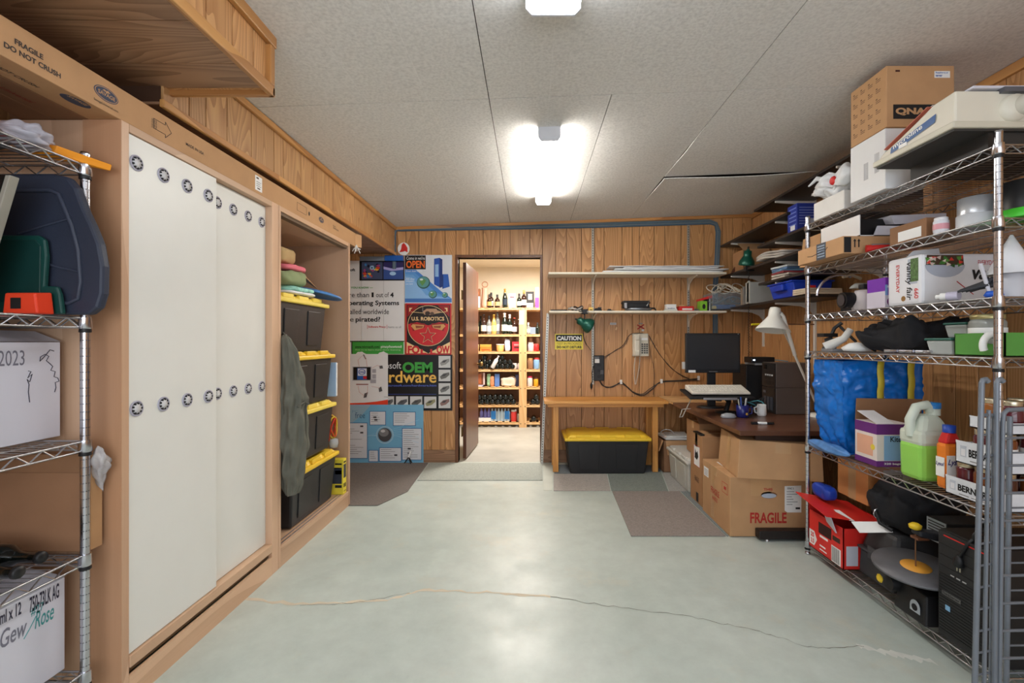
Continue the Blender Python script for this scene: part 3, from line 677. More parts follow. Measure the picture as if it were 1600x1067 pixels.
# ================================================================== ON THE LEFT SHELVING
def poly_at(name, pts, Y, th, mat, loc, parent, bevel=0.0, back=True):
    """upright slab at depth Y whose outline is given by image rays that meet that plane"""
    out = [(px2x(a, Y)-loc[0], py2z(b, Y)-loc[2]) for a, b in pts]
    return G().prism(out, Y-loc[1], Y+th-loc[1], 'xz').build(name, mat, parent, bevel=bevel)
LIDB = M((44,50,66), .5, var=.06, bump=.05, bscale=150)
loc = (-1.6, 1.455, 1.332)
t = T('tote_lid', 'dark blue tote lid standing on edge in the chrome shelving', 'lid', loc)
out = [(-150,272),(80,270),(104,275),(118,292),(130,325),(142,350),(154,380),(160,415),(159,458),(152,480),(138,491),(-150,491)]
poly_at('lid_rim', out, 1.448, .03, LIDB, loc, t, .008)
inn = [(-150,300),(78,297),(92,303),(101,325),(112,352),(122,390),(126,440),(122,466),(108,473),(-150,474)]
P = [Vector((px2x(a,1.446)-loc[0], 1.446-loc[1], py2z(b,1.446)-loc[2])) for a, b in inn]
G().tube(P, .006, 8, closed=True).build('lid_ridge', M((54,60,76),.5), t)
for pp in ([(30,365),(70,352),(112,340)], [(60,408),(95,418),(124,424)]):
    G().tube([Vector((px2x(a,1.447)-loc[0], 1.447-loc[1], py2z(b,1.447)-loc[2])) for a, b in pp], .004, 6).build('lid_ridge', M((54,60,76),.5), t)
loc = (-1.58, 1.42, 1.332)
t = T('green_tray', 'dark green plastic tray standing in front of the blue lid', 'tray', loc)
poly_at('tray_base', [(-120,366),(60,367),(69,374),(72,400),(69,446),(88,447),(93,460),(97,490),(-120,490)], 1.425, .014, M((18,66,60),.45), loc, t, .004)
poly_at('tray_rim', [(-120,372),(55,374),(63,384),(62,470),(-120,470)], 1.422, .004, M((14,54,50),.45), loc, t, .002)
loc = (-1.52, 1.39, 1.332)
t = T('red_box', 'bright red-orange box with a black label by the green tray', 'box', loc)
G().hexa([(-.025,-.024,0),(.078,-.024,0),(.078,.026,0),(-.025,.026,0),(-.018,-.024,.06),(.07,-.024,.06),(.07,.026,.066),(-.018,.026,.066)]).build('box_body', M((232,66,34),.45), t, bevel=.004)
flat(t, 'black_label', BLACKP, rect(.0,.03,.014,.046), (0,-.0245,0), '-y')
loc = (-1.62, 1.34, 1.332)
t = T('flat_monitor', 'black flat screen with a grey edge leaning on the shelving', 'monitor', loc)
yb, yf = .0, -.028
def mon(xo0, xo1, ya, yb_, m, nm, bev=0.002):
    return G().hexa([(-.30,ya,0),(xo0,ya,0),(xo0,yb_,0),(-.30,yb_,0),(-.30,ya,.385),(xo1,ya,.385),(xo1,yb_,.385),(-.30,yb_,.385)]).build(nm, m, t, bevel=bev)
mon(.045, .16, -.03, -.004, M((150,146,134),.5), 'bezel'); mon(.033, .148, -.032, -.030, M((8,8,10),.2), 'screen', 0)
flat(t, 'screen_logo', M((60,140,210),.4), rect(.10,.112,.366,.374), (0,-.0325,0), '-y')
flat(t, 'screen_logo', M((150,150,150),.4), rect(.118,.134,.367,.373), (0,-.0325,0), '-y')

# top shelf
fold('black camera bag on the top shelf beside the long cartons', (-1.70, 1.28, 1.822), .22, .34, .10, BLACKM, 0, 11, 'bag', 'camera_bag')
t = T('red_carton', 'red carton with a pale blue stripe at the end of the top shelf', 'box', (-1.50, 1.20, 1.822))
G().box(-.05,.05,-.07,.07,0,.09).build('carton_body', RED, t, bevel=.002)
G().box(.05,.0506,-.06,.068,.03,.05).build('stripe', M((150,200,214),.5), t); G().box(.05,.0506,-.06,.068,.052,.058).build('stripe', PAPER, t)
t = T('clear_bag', 'crumpled clear plastic bag with an orange flap hanging over the post', 'bag', (-1.50, 1.38, 1.822))
rr = random.Random(8)
def bf(u, v):
    a = 2*PI*u; r = math.sin(PI*v)**.6; k = 1+.25*math.sin(5*a+v*7)+.15*math.sin(9*a-v*13)
    return (.05*r*math.cos(a)*k, -.07+.15*v, max(0, .035+.035*r*math.sin(a)*k))
G().grid(28, 16, bf).build('bag_film', M((196,196,208),.25,alpha=.75,var=.15,nscale=30), t)
G().hexa([(-.03,.05,.0),(.04,.05,.002),(.12,.155,-.012),(.03,.165,.012),(-.02,.06,.04),(.05,.05,.028),(.125,.155,.008),(.03,.165,.034)]).build('orange_flap', M((232,146,20),.45), t, bevel=.002)

# white cartons with handwriting
def scrib(par, loc, X, pts, mat, r=.0012):
    P = []
    for a, b in pts:
        Y = F*X/(a-CX); P.append((X+.0006-loc[0], Y-loc[1], H-(b-CY)/F*Y-loc[2]))
    G().tube(P, r, 5).build('handwriting', mat, par)
def face_fit(par, loc, X, s, x0, x1, y0, y1, mat, bold=0.0, shear=0.0):
    Y0, Y1 = F*X/(x0-CX), F*X/(x1-CX); Ym = (Y0+Y1)/2
    fit(s, mat, par, '+x', X+.0007-loc[0], Y0-loc[1], Y1-loc[1], H-(y1-CY)/F*Ym-loc[2], H-(y0-CY)/F*Ym-loc[2], bold, shear=shear)
loc = (-1.70, 1.33, .936)
WB = M((214,214,224),.6,var=.03)
t = T('white_carton', 'white carton marked 2023 on the middle chrome shelf', 'box', loc)
G().box(-.16,.135,-.225,.225,0,.312).build('carton_body', WB, t, bevel=.002)
G().hexa([(-.16,-.225,.314),(.137,-.225,.314),(.137,.225,.314),(-.16,.225,.314),(-.16,-.225,.35),(.05,-.225,.352),(.05,.225,.348),(-.16,.225,.35)]).build('lid_flap', M((190,190,200),.6), t)
PEN = M((120,120,134),.6,var=0); PEN2 = M((52,50,70),.6,var=0)
face_fit(t, loc, -1.565, '2023', -3, 38, 547, 571, PEN)
scrib(t, loc, -1.565, [(84,548),(78,546),(73,552),(66,560),(62,564),(63,557),(70,553),(76,556),(72,563),(78,568),(82,572),(79,578),(86,580),(84,588),(90,590),(92,595),(86,597),(87,605),(85,612)], PEN2)
scrib(t, loc, -1.565, [(44,579),(48,580),(43,590),(50,584),(46,596),(42,592),(45,600),(44,612),(46,628)], PEN2)
loc = (-1.64, 1.28, .197)
t = T('white_carton', 'white carton with Rose handwritten on the lowest chrome shelf', 'box', loc)
G().box(-.2,.14,-.2,.225,0,.295).build('carton_body', WB, t, bevel=.002)
G().hexa([(-.2,-.2,.297),(.142,-.2,.297),(.142,.225,.297),(-.2,.225,.297),(-.2,-.2,.31),(.0,-.2,.33),(.0,.225,.33),(-.2,.225,.31)]).build('lid_flap', M((190,190,200),.6), t)
TEAL = M((70,150,150),.6,var=0)
face_fit(t, loc, -1.50, '750-73LK AG', 46, 92, 921, 945, PEN2, .02); face_fit(t, loc, -1.50, '750ml x 12', -18, 33, 951, 972, PEN2, .02)
face_fit(t, loc, -1.50, '#27', 48, 68, 944, 958, TEAL, .01); face_fit(t, loc, -1.50, 'Rose', 54, 84, 948, 974, TEAL, .01, .3); scrib(t, loc, -1.50, [(56,962),(46,982),(37,998)], TEAL)
face_fit(t, loc, -1.50, 'Gew', 0, 42, 974, 1002, PEN, .01, .2)
loc = (-1.67, 1.515, .572)
t = T('flat_carton', 'brown folded carton standing against the wardrobe side', 'box', loc)
G().box(-.24,.235,-.01,.05,0,.315).build('carton_body', CARD_D, t, bevel=.002)
G().box(-.24,.22,-.0125,-.0105,0.005,.255).build('flap', M((150,110,80),.8,var=.08), t); G().box(.236,.2385,-.004,.046,.0,.31).build('side_panel', CARD, t)  # paler card on the room side: light on that face put into its colour
t = T('plastic_wrap', 'crumpled clear plastic wrap at the folded carton corner', 'wrap', (-1.425, 1.545, .855))
def wf_(u, v):
    a = 2*PI*u; k = 1+.3*math.sin(4*a+v*9)+.2*math.sin(7*a-v*11); s_ = math.sin(PI*v)**.7
    return (.012+.022*s_*math.cos(a)*k, .018*s_*math.sin(a)*k-.02+.02*v, .055-.13*v*(1-.2*math.cos(a)))
G().grid(20, 14, wf_).build('film', M((200,196,196),.2,alpha=.6,var=.2,nscale=40), t)

WINEG = M((14,18,16), .12, coat=.3); CAPM = M((40,14,20), .35)
def bottle_prof(r, h, kind='bordeaux'):
    if kind == 'bordeaux': return [(0,.0),(r*.8,.0),(r,.008),(r,h*.60),(r*.93,h*.66),(r*.55,h*.73),(r*.40,h*.78),(r*.38,h*.95),(r*.44,h*.955),(r*.44,h*.985),(r*.38,h),(0,h)]
    if kind == 'champagne': return [(0,0),(r*.85,0),(r,.01),(r,h*.48),(r*.9,h*.58),(r*.62,h*.70),(r*.42,h*.80),(r*.36,h*.93),(r*.44,h*.94),(r*.44,h*.985),(r*.3,h),(0,h)]
    if kind == 'spirit': return [(0,0),(r*.95,0),(r,.006),(r,h*.55),(r*.9,h*.63),(r*.45,h*.72),(r*.4,h*.8),(r*.4,h*.98),(r*.36,h),(0,h)]
    return [(0,0),(r,0),(r,h*.7),(r*.5,h*.8),(r*.5,h),(0,h)]
def bottle(label, loc, r, h, kind, glass, capm, labm=None, group=None, rot=None, lab=(.15,.45), cat='bottle', cap_from=.80):
    t = T('bottle', label, cat, loc, group=group, rot=rot)
    p = bottle_prof(r, h, kind); G().lathe(p, 16).build('glass', glass, t)
    cp = [(q[0]+.0012, q[1]) for q in p if q[1] >= h*cap_from-1e-6 and q[0] > 0]; cp = cp+[(0, h+.001)]
    G().lathe(cp, 14).build('cap', capm, t)
    if labm: G().lathe([(r+.0008,h*lab[0]),(r+.0008,h*lab[1])], 16, caps=False).build('paper_label', labm, t)
    return t
for k, (x, y) in enumerate(((-1.745,1.385),(-1.715,1.295))):
    bottle(('dark wine bottle lying behind another on the chrome shelf', 'dark wine bottle lying at the front of the chrome shelf')[k], (x, y, .572+.038), .0375, .30, 'bordeaux', WINEG, BLACKP, None, 'wine bottles on the chrome shelf', rot=(0, PI/2, 0))

# ================================================================== POSTERS
def WZ(py): return py2z(py, YW)
class Poster:
    def __init__(s, label, x0, x1, y0, y1, mat, layer=1, name='poster'):
        s.Y = YW-.0015-.003*layer; s.cx = WX((x0+x1)/2); s.z0 = WZ(y1)
        s.t = T(name, label, 'poster', (s.cx, s.Y, s.z0)); s.n = 0
        rr = random.Random(int(x0+y0)); w = WX(x1)-WX(x0); h = WZ(y0)-WZ(y1)
        def f(u, v): return ((u-.5)*w, -.0006*math.sin(u*17+v*5)-.0005*math.sin(v*23), v*h)
        G().grid(14, 14, f).build('sheet', mat, s.t)
    def X(s, px): return WX(px)-s.cx
    def Z(s, py): return WZ(py)-s.z0
    def d(s): s.n += 1; return -.0016-.00003*s.n
    def rect(s, x0, x1, y0, y1, mat, name='print_block'):
        return flat(s.t, name, mat, rect(s.X(x0), s.X(x1), s.Z(y1), s.Z(y0)), (0, s.d(), 0), '-y', .0001)
    def poly(s, pts, mat, name='print_shape'):
        return flat(s.t, name, mat, [(s.X(a), s.Z(b)) for a, b in pts], (0, s.d(), 0), '-y', .0001)
    def ell(s, x, y, rx, ry, mat, name='print_disc', n=24):
        return s.poly([(x+rx*math.cos(2*PI*k/n), y-ry*math.sin(2*PI*k/n)) for k in range(n)], mat, name)
    def text(s, st, x0, x1, y0, y1, mat, bold=0.0, shear=0.0):
        return fit(st, mat, s.t, '-y', s.d()-.0001, s.X(x0), s.X(x1), s.Z(y1), s.Z(y0), bold, shear=shear)
    def line(s, pts, w, mat, name='print_line'):
        y = s.d(); G().tube([(s.X(a), y, s.Z(b)) for a, b in pts], w/151.2, 4, caps=False).build(name, mat, s.t)
PK = lambda c: M(c, .35, var=.02)
PBLK = PK((20,20,22)); PWHT = PK((228,227,226)); PGRN = PK((64,160,66)); PRED = PK((204,40,46)); PORG = PK((236,110,40)); PBLU = PK((30,80,170)); PYEL = PK((238,190,90)); PCRM = PK((240,206,150)); PGRY = PK((140,140,142)); PDRD = PK((150,30,30))
p = Poster('white software poster about pirated operating systems, folded, left of the desktop computer poster', 512, 632, 407, 553, PWHT, 1)
p.rect(562, 632, 407, 438, PBLK)
p.rect(565.5, 598, 409, 436, PK((70,80,110)))
rr = random.Random(4)
for k in range(26):
    c = rr.choice(((210,70,50),(230,180,60),(60,130,190),(220,220,220),(160,70,130),(60,150,110),(20,20,40)))
    p.ell(569+rr.random()*26, 412+rr.random()*21, 1.2+rr.random()*2.2, 1+rr.random()*1.6, PK(c), n=10)
p.ell(581.5, 418, 3.4, 3.4, PK((150,190,220))); p.ell(581.5, 418, 1.2, 1.2, PBLK, n=10)
p.rect(599.5, 630.5, 409, 436, PK((50,44,96))); p.rect(599.5, 630.5, 419, 436, PK((56,84,150))); p.poly([(599.5,416),(612,419),(630.5,417),(630.5,421),(612,423),(599.5,420)], PK((176,170,220))); p.ell(614, 427, 5, 3, PK((170,205,235)))
p.text('Microsoft', 528, 555.5, 419, 423.5, PBLK, .02)
p.text('DO YOU KNOW', 540, 577, 447.5, 450.5, PGRN, .02); p.rect(578, 583, 449, 449.6, PGRN)
p.text('More than', 531, 577, 456.5, 464, PBLK); p.text('1', 581, 584.2, 456.5, 464, PBLK, .02); p.text('out of', 588, 608, 456.3, 464, PBLK); p.text('4', 610, 615.5, 456.5, 464, PBLK, .04)
p.text('Operating Systems', 536, 624, 469, 478.5, PBLK, .022)
p.text('installed worldwide', 534, 608, 482.5, 490.3, PBLK); p.text('are', 535, 553, 497, 502, PBLK); p.text('pirated?', 556, 594.5, 494.5, 504.5, PBLK, .022)
p.text('Software Piracy', 576, 603, 508.5, 512.5, PRED, .02); p.text('hurts us all', 607, 627, 508.8, 512, PGRY); p.line([(574.5,507),(574.5,513.5)], .25, PRED); p.line([(605,507),(605,513.5)], .25, PRED)
p.rect(512, 632, 532, 533.5, PBLK); p.rect(551, 631, 533.5, 552.5, PGRN); p.rect(549.5, 551, 533.5, 552.5, PBLK)
p.text('www.microsoft.com/', 555, 594, 539, 543.5, PBLK, .02); p.text('piracy/howtotell', 595.5, 628, 539, 544, PWHT, .02); p.text('Visit us to learn more about licensing', 555, 626, 545, 547.6, PK((200,220,180)))
for x in (565.5, 600): p.line([(x,438),(x,532)], .22, PK((190,188,186)), 'fold_line')

p = Poster('blue and white poster with an OPEN sign, tower computer and globes', 632.5, 706.5, 398, 474, PK((214,220,228)), 2)
for k, c in enumerate(((70,130,205),(90,150,215),(110,165,222),(140,185,230))):
    p.poly([(633,421+k*3.5),(650-2*k,421+k*4),(690-8*k,455+k*2),(706,466),(706,472),(633,472)], PK(c))
p.rect(633, 706, 466, 472, PK((70,120,190)))
p.rect(633, 665.5, 398.8, 420.5, PBLK); p.text("Come in we're", 635.5, 664, 400.5, 405.5, PK((240,240,240)), .0); p.text('OPEN', 635, 664, 407, 418.5, PORG, .03)
p.poly([(678.5,404),(687,402.5),(687,448.5),(678.5,444)], PBLU); p.poly([(687,402.5),(691.5,405),(691.5,448),(687,449.5)], PK((22,52,120)))
p.poly([(680,413),(685.5,412.5),(685.5,432),(680,432)], PK((140,180,220))); p.poly([(691.5,428),(700.5,428),(703,447.5),(691.5,451)], PK((40,92,178))); p.poly([(691.5,428),(693,430.5),(693,450),(691.5,451)], PK((22,52,120)))
for x, y, r in ((662,441,10.3),(676.5,459.5,6.5),(695.5,460.5,4.6)):
    p.ell(x, y, r, r*.95, PK((40,84,80))); p.ell(x-.4, y-.6, r*.88, r*.82, PK((90,150,150))); p.poly([(x-r*.6,y-r*.1),(x-r*.1,y-r*.6),(x+r*.4,y-r*.3),(x+r*.1,y+r*.2),(x-r*.2,y+r*.5)], PK((96,150,80))); p.ell(x-r*.3, y-r*.45, r*.25, r*.15, PK((220,235,230)), n=12)
for k in range(3): p.text(('All the','computers','you need')[k], 634.5, 648-k*1.5, 434+k*4, 437+k*4, PK((236,240,248)))
p.text('Great deals inside', 634.5, 660, 422, 424.5, PK((236,240,248)))

p = Poster('red and black propaganda style poster with a star in a circle', 634, 705.5, 473.5, 553.5, PRED, 3)
p.poly([(636,476),(703.5,476),(703.5,552),(636,552)], PK((36,26,24))); p.poly([(637,477),(655,477),(637,495)], PDRD); p.poly([(702.5,477),(684.5,477),(702.5,495)], PDRD)
for s, x0 in ((1,640),(-1,699.5)): p.poly([(x0,480.5),(x0+5*s,480.5),(x0+3*s,482.5),(x0+2*s,482.5),(x0+2*s,485),(x0,487)], PCRM)
p.ell(669.5, 508.5, 32.4, 31.8, PCRM, n=40); p.ell(669.5, 508.5, 31.6, 31.0, PK((34,26,24)), n=40)
seg = [(669.5+31.2*math.cos(a), 508.5-30.6*math.sin(a)) for a in [PI*(1.0+k/24) for k in range(25)]]
p.poly([(638.3,506),(652,503),(660,505)]+[(669.5,508),(679,505),(687,503),(700.7,506)]+[q for q in seg[::-1][1:-1]], PRED)
p.text('U.S. ROBOTICS', 643.5, 694.5, 494.5, 500.5, PCRM, .03)
p.poly([(661,486),(667,482),(682,482),(684,484.5),(690,486.5),(680,490),(670,492),(663,491)], PK((190,150,120))); p.ell(668.5, 489, 4, 3.2, PK((60,44,36))); p.ell(675.5,489.5,3,2.6,PK((90,70,56)))
p.line([(643,487),(662,488.5)], .5, PCRM); p.line([(681,489),(698,486.5)], .5, PCRM); p.line([(661,487),(661,479)], .6, PGRY)
for s in (-1, 1):
    p.poly([(669.5+s*5,505),(669.5+s*28,504),(669.5+s*24,517),(669.5+s*5,511)], PDRD)
    p.poly([(669.5+s*6,507.5),(669.5+s*24,506),(669.5+s*27,509),(669.5+s*21,515.5),(669.5+s*8,512)], PK((214,160,96))); p.poly([(669.5+s*8,509),(669.5+s*20,508),(669.5+s*19,512.5),(669.5+s*9,511.5)], PK((150,80,50)))
def star(x, y, r, r2): return [(x+(r if k % 2 == 0 else r2)*math.sin(PI*k/5), y-(r if k % 2 == 0 else r2)*math.cos(PI*k/5)) for k in range(10)]
p.poly(star(669, 524, 13.6, 5.6), PCRM); p.poly(star(669, 524, 12.4, 5.0), PBLK); p.poly(star(669, 524, 10.6, 4.2), PRED)
p.poly([(636,533.5),(669.5,551.5),(636,551.5)], PCRM); p.poly([(703.5,533.5),(669.5,551.5),(703.5,551.5)], PCRM)
p.text('FO', 637.5, 656, 539.5, 552, PRED, .05); p.text('L', 657.5, 666.5, 545, 552.3, PRED, .05); p.text('L', 672.5, 681, 545, 552.3, PRED, .05); p.text('OW', 682.5, 703, 539.5, 552, PRED, .05)

p = Poster('black hardware poster with OEM lettering and product tiles along its edges', 560, 707, 553.5, 641, PBLK, 1)
p.text('Microsoft', 580, 627, 565, 575.5, PWHT); p.text('OEM', 629, 676, 565, 582, PGRN, .045); p.text('hardware', 584, 682, 579, 597.5, PYEL, .015)
p.text('www.microsoft.com/hardware.htm', 586, 682, 600, 603.2, PK((90,110,200)), .02)
p.rect(562, 682, 615, 615.7, PK((60,80,160)))
tiles = [(685.5,704,555.5,574)]+[(685.5,704,577,595)]+[(685.5,704,598,615.5)]+[(685.5,704,618,637)]+[(663,682,619,637)]+[(641,660,618.5,637)]+[(619,638,618.5,637)]+[(600,616,618.5,637)]
for k, (a, b, c, d_) in enumerate(tiles):
    p.rect(a, b, c, d_, PK((204,204,202)), 'product_tile'); m_ = (a+b)/2; n_ = (c+d_)/2
    p.poly([(a+2,n_+2),(m_-2,n_-3),(b-2,n_-5),(b-1.5,n_-1),(m_+2,n_+4),(a+4,n_+6)], PK(((150,150,148),(110,108,104),(120,120,118),(140,110,104),(150,146,110),(96,96,92),(90,92,98),(100,100,100))[k]))
    p.poly([(a+4,n_+1),(m_-1,n_-2),(b-5,n_-3),(m_,n_+1)], PK((70,70,72)))

p = Poster('white poster with a red bottom swoosh and a monitor wired to gadgets', 512, 606.5, 547.5, 632, PWHT, 2)
p.poly([(512,630),(548,629),(570,628.5),(590,626.5),(606.5,623.5),(606.5,631.5),(512,631.5)], PK((224,66,40)))
p.rect(551, 581, 572, 594, PK((180,180,182))); p.rect(552.5, 579.5, 573, 593, PBLK); p.rect(558.5, 573.5, 574.5, 592.5, PK((40,96,180))); p.rect(559.5, 573.5, 575, 586.5, PK((214,220,228))); p.rect(568,573.5,587,591.5,PRED)
p.ell(566, 580.5, 5.6, 4.6, PBLU); p.ell(566, 580.5, 4.6, 3.6, PK((214,220,228))); p.text('intel', 562.2, 570, 578, 582.5, PBLU, .02)
for r in ((582,588,576,582),(582,588,584,591),(579,588,592,598)): p.rect(*r, PK((170,166,172)))
p.rect(557, 576, 599, 600.6, PK((150,90,84)))
PL = PK((210,140,130))
p.line([(562,572),(560,562),(567,555)], .25, PL); p.line([(574,572),(573,562),(570,556)], .25, PL); p.line([(581,575),(590,570),(594,572)], .25, PL); p.line([(581,603),(592,605),(594,607)], .25, PL); p.line([(560,602),(562,612),(570,618)], .25, PL); p.line([(575,602),(575,610),(573,616)], .25, PL)
for pts in ([(567.5,553.5),(569,553),(573,560),(571.5,561)], [(593,571),(598,570.5),(599,575),(594,575.5)], [(570,614),(575.5,612),(573,620),(568.5,621)], [(592,606),(596,603),(598,610),(593,612)]): p.poly(pts, PK((90,88,88)))

p = Poster('light blue poster with white data panels around a grey sphere', 512, 662, 631.5, 723.5, PK((116,176,208)), 3)
p.poly([(512,632),(580,632),(566,648),(548,662),(512,662)], PK((150,180,196)))
p.text('PC', 551, 560, 640, 644, PK((110,150,180))); p.text('free', 555.5, 571, 643.5, 652.5, PK((60,96,130)))
p.line([(553,655),(576,644)], .2, PK((100,140,170)))
for k in range(5): p.line([(575+10*math.sin(k), 680), (620,668+3*k), (655,655+9*k)], .25, PK((160,205,225)))
for (a, b, c, d_) in ((578,603.5,641.5,663.5),(614.5,650,642.5,664.5),(512,575,659.5,715.5),(628.5,659.5,668,718),(576.5,592,702,720.5),(593,628,698,720)):
    p.rect(a, b, c, d_, PK((52,96,150))); p.rect(a+.9, b-.9, c+.9, d_-.9, PK((214,216,220)), 'data_panel')
    y = c+3
    while y < d_-3:
        p.rect(a+2.5, a+2.5+(b-a-5)*rr.uniform(.4,.95), y, y+.7, PGRY); y += 3.2
for (x, y) in ((586.5,651),(588,655),(640,700),(640,707),(619,710),(566,675),(566,665)): p.rect(x-2.4, x+2.4, y-1.3, y+1.3, PK((70,70,74)))
p.ell(602, 678.5, 13.5, 13.5, PK((176,204,216))); p.ell(602, 678.5, 12.6, 12.6, PK((130,176,200))); p.ell(602, 678.5, 10.6, 10.8, PK((74,72,74))); p.ell(600.5, 675, 7.5, 6.2, PK((128,126,126))); p.ell(599, 672.5, 3.5, 2.2, PK((200,198,198)))

t = T('sticker', 'round white sticker with a red figure above the posters', 'sticker', (WX(631), YW-.006, WZ(398)))
flat(t, 'sticker_sheet', PAPER, [(WX(631+9.3*math.cos(a))-WX(631), WZ(388.5-10*math.sin(a))-WZ(398)) for a in [2*PI*k/24 for k in range(24)]], (0,0,0), '-y', .001)
flat(t, 'red_print', RED, [(WX(a)-WX(631), WZ(b)-WZ(398)) for a, b in ((624,394),(627,389),(628,382),(631,379),(634,382),(637,387),(637,394),(633,392),(630,393))], (0,-.001,0), '-y', .0004)
t = T('blue_level', 'blue plastic strip tucked under the soffit above the posters', 'strip', (WX(617), YW-.03, WZ(408)))
G().box(WX(603)-WX(617), WX(631.5)-WX(617), -.02, .02, 0, .055).build('strip_body', M((30,92,176),.45), t, bevel=.004)
G().box(-.35, WX(603)-WX(617), -.012, .012, .0, .045).build('strip_tail', M((120,130,140),.5), t, bevel=.003)
t = T('white_tassel', 'small white crumpled ornament hanging from the carton end', 'ornament', (-1.365, 3.66, 1.92))
for k in range(10):
    a = k*2.4; G().tube([(0,0,.085),(.012*math.cos(a),.012*math.sin(a),.06),(.03*math.cos(a),.03*math.sin(a),.02+.004*k)], .004, 5).build('strand', M((226,224,220),.6), t)
t = T('small_tripod', 'tiny black and white gadget stand leaning on the blue poster', 'gadget', (WX(641), YW-.06, 0.0))
for q in ((-.05,0),(.03,-.03),(.03,.02)): G().tube([(q[0],q[1],0),(0,0,.07)], .006, 6).build('leg', BLACKP, t)
G().tube([(0,0,.07),(.02,.0,.13)], .012, 8).build('head', PAPER, t)
# ================================================================== PANTRY SHELVES
YS = 6.8; SC = F/YS
def SX(px): return (px-CX)/SC
def SZ(py): return H-(py-CY)/SC
shz = [SZ(p) for p in (480,521.5,548.5,576.5,604,632,659)]
t = T('pantry_shelving', 'pale pine shelving full of bottles in the pantry', 'shelving unit', (-.2, YS, 0))
def pb(x0,x1,y0,y1,z0,z1): return G().box(x0+.2,x1+.2,y0-YS,y1-YS,z0,z1)
for z in shz:
    b = pb(-1.3, .9, YS, YS+.02, z-.035, z-.004).build('front_rail', PINE, t, bevel=.002)
    for x in [(-1.28+.1*k) for k in range(22)]: pb(x, x+.065, YS, YS+.42, z-.012, z).build('shelf_slat', PINE, b)
    pb(-1.3, .9, YS+.40, YS+.42, z-.035, z-.012).build('rear_rail', PINE, t)
for x0, x1 in ((SX(811), SX(823)), (-1.3, -1.2), (.78, .9)):
    u = pb(x0, x1, YS-.02, YS, 0, 1.735).build('upright', PINEZ, t, bevel=.002)
    for z in shz:
        for xx in (x0+.025, x1-.025):
            G().lathe([(.007,0),(.006,.004),(0,.004)], 10, (xx+.2, -.02, z-.02), 'y').xf(Matrix.Identity(4)).build('screw', BLACKP, u).location = (0,-.004,0)
pb(-1.3, .9, YS+.42, YS+.43, 0, 1.735).build('back_panel', M((122,86,60),.7), t)
flat(t, 'price_note', PAPER, rect(SX(811.5)+.2, SX(818)+.2, SZ(506), SZ(485)), (0,-.021,0), '-y'); lines(t, 'note_print', PK((90,120,180)), (0,-.0217,0), '-y', [(SX(814)+.2, SX(815)+.2, SZ(503), .13)])

def P0(px, sh, dy=.08): return (SX(px), YS+dy, shz[sh]+.001)
GG = M((20,30,22), .15, coat=.3); GB = M((48,24,16), .15, coat=.3); GC = M((196,202,198), .12, trans=.6); GGR = M((60,92,52), .15); GOLD = M((206,160,70),.3,.7); RC = M((160,30,34),.4); BC = M((28,28,30),.4); WL = M((232,226,214),.6); YG = M((206,170,96),.15)
SPK = 'bottles on the pantry shelves'
ups = [ # px, shelf, r, h, kind, glass, cap, label, text
 (766,0,.036,.235,'spirit',GB,BC,WL,'dark brown spirit bottle behind a rum bottle, top pantry shelf'),
 (764,0,.034,.20,'spirit',GB,BC,YG,'short dark bottle with tan label, top pantry shelf'),
 (776.5,0,.038,.195,'spirit',GB,BC,M((190,170,120),.6),'black round bottle with cream label between the brown and gold-foil bottles'),
 (788.5,0,.036,.28,'champagne',GG,GOLD,M((30,44,60),.5),'tall sparkling wine bottle with gold foil, top pantry shelf'),
 (811,0,.034,.21,'spirit',GG,BC,M((200,200,196),.6),'slim black bottle right of the white gift box'),
 (818.5,0,.038,.26,'spirit',GB,GOLD,WL,'amber bottle with white label, top pantry shelf'),
 (743.5,1,.034,.25,'bordeaux',GGR,M((110,80,150),.4),M((210,210,170),.6),'green bottle with violet cap at the left of the second pantry shelf'),
 (749,1,.034,.27,'bordeaux',GG,BC,None,'plain dark bottle beside the violet-capped bottle'),
 (755,1,.040,.29,'bordeaux',GB,BC,WL,'dark bottle with pointed white label, second pantry shelf'),
 (763.5,1,.036,.27,'spirit',GC,BC,M((200,204,214),.5),'clear bottle with black cap and pale label'),
 (771,1,.040,.29,'champagne',YG,GOLD,M((220,200,140),.5),'pale gold sparkling wine bottle with gold neck'),
 (776,1,.036,.33,'bordeaux',GC,M((60,60,70),.4),M((186,190,200),.5),'tall clear bottle behind the pale gold one'),
 (788,1,.046,.31,'champagne',GG,M((236,216,196),.4),WL,'stout sparkling wine bottle with cream foil'),
 (796,1,.040,.29,'champagne',GG,M((230,210,200),.4),WL,'sparkling wine bottle with round white label'),
 (803.5,1,.036,.24,'bordeaux',GB,M((214,80,60),.4),M((220,200,196),.5),'dark bottle with red cap on the second pantry shelf'),
 (810.5,1,.028,.22,'bordeaux',GB,WL,None,'thin brown bottle half hidden by the pantry upright'),
 (825.5,1,.032,.17,'spirit',GC,WL,WL,'small pale bottle right of the pantry upright'),
 (840,1,.036,.17,'spirit',GG,BC,None,'dark bottle at the right end of the second pantry shelf'),
]
for i, (px, sh, r, h, kd, gl, cp, lb, lab) in enumerate(ups):
    bottle(lab, P0(px, sh, .07 if i not in (0,7,11) else .17), r, h, kd, gl, cp, lb, SPK)
def gift(name, label, px0, px1, sh, h, mat, dy=.06, d=.08, extra=None, cat='box'):
    x0, x1 = SX(px0), SX(px1); t = T(name, label, cat, ((x0+x1)/2, YS+dy, shz[sh]+.001)); w = (x1-x0)/2
    G().box(-w, w, 0, d, 0, h).build('box_body', mat, t, bevel=.002)
    for (a0,a1,b0,b1,m) in (extra or []): flat(t, 'printed_panel', m, rect(-w+2*w*a0, -w+2*w*a1, b0*h, b1*h), (0,0,0), '-y')
    return t
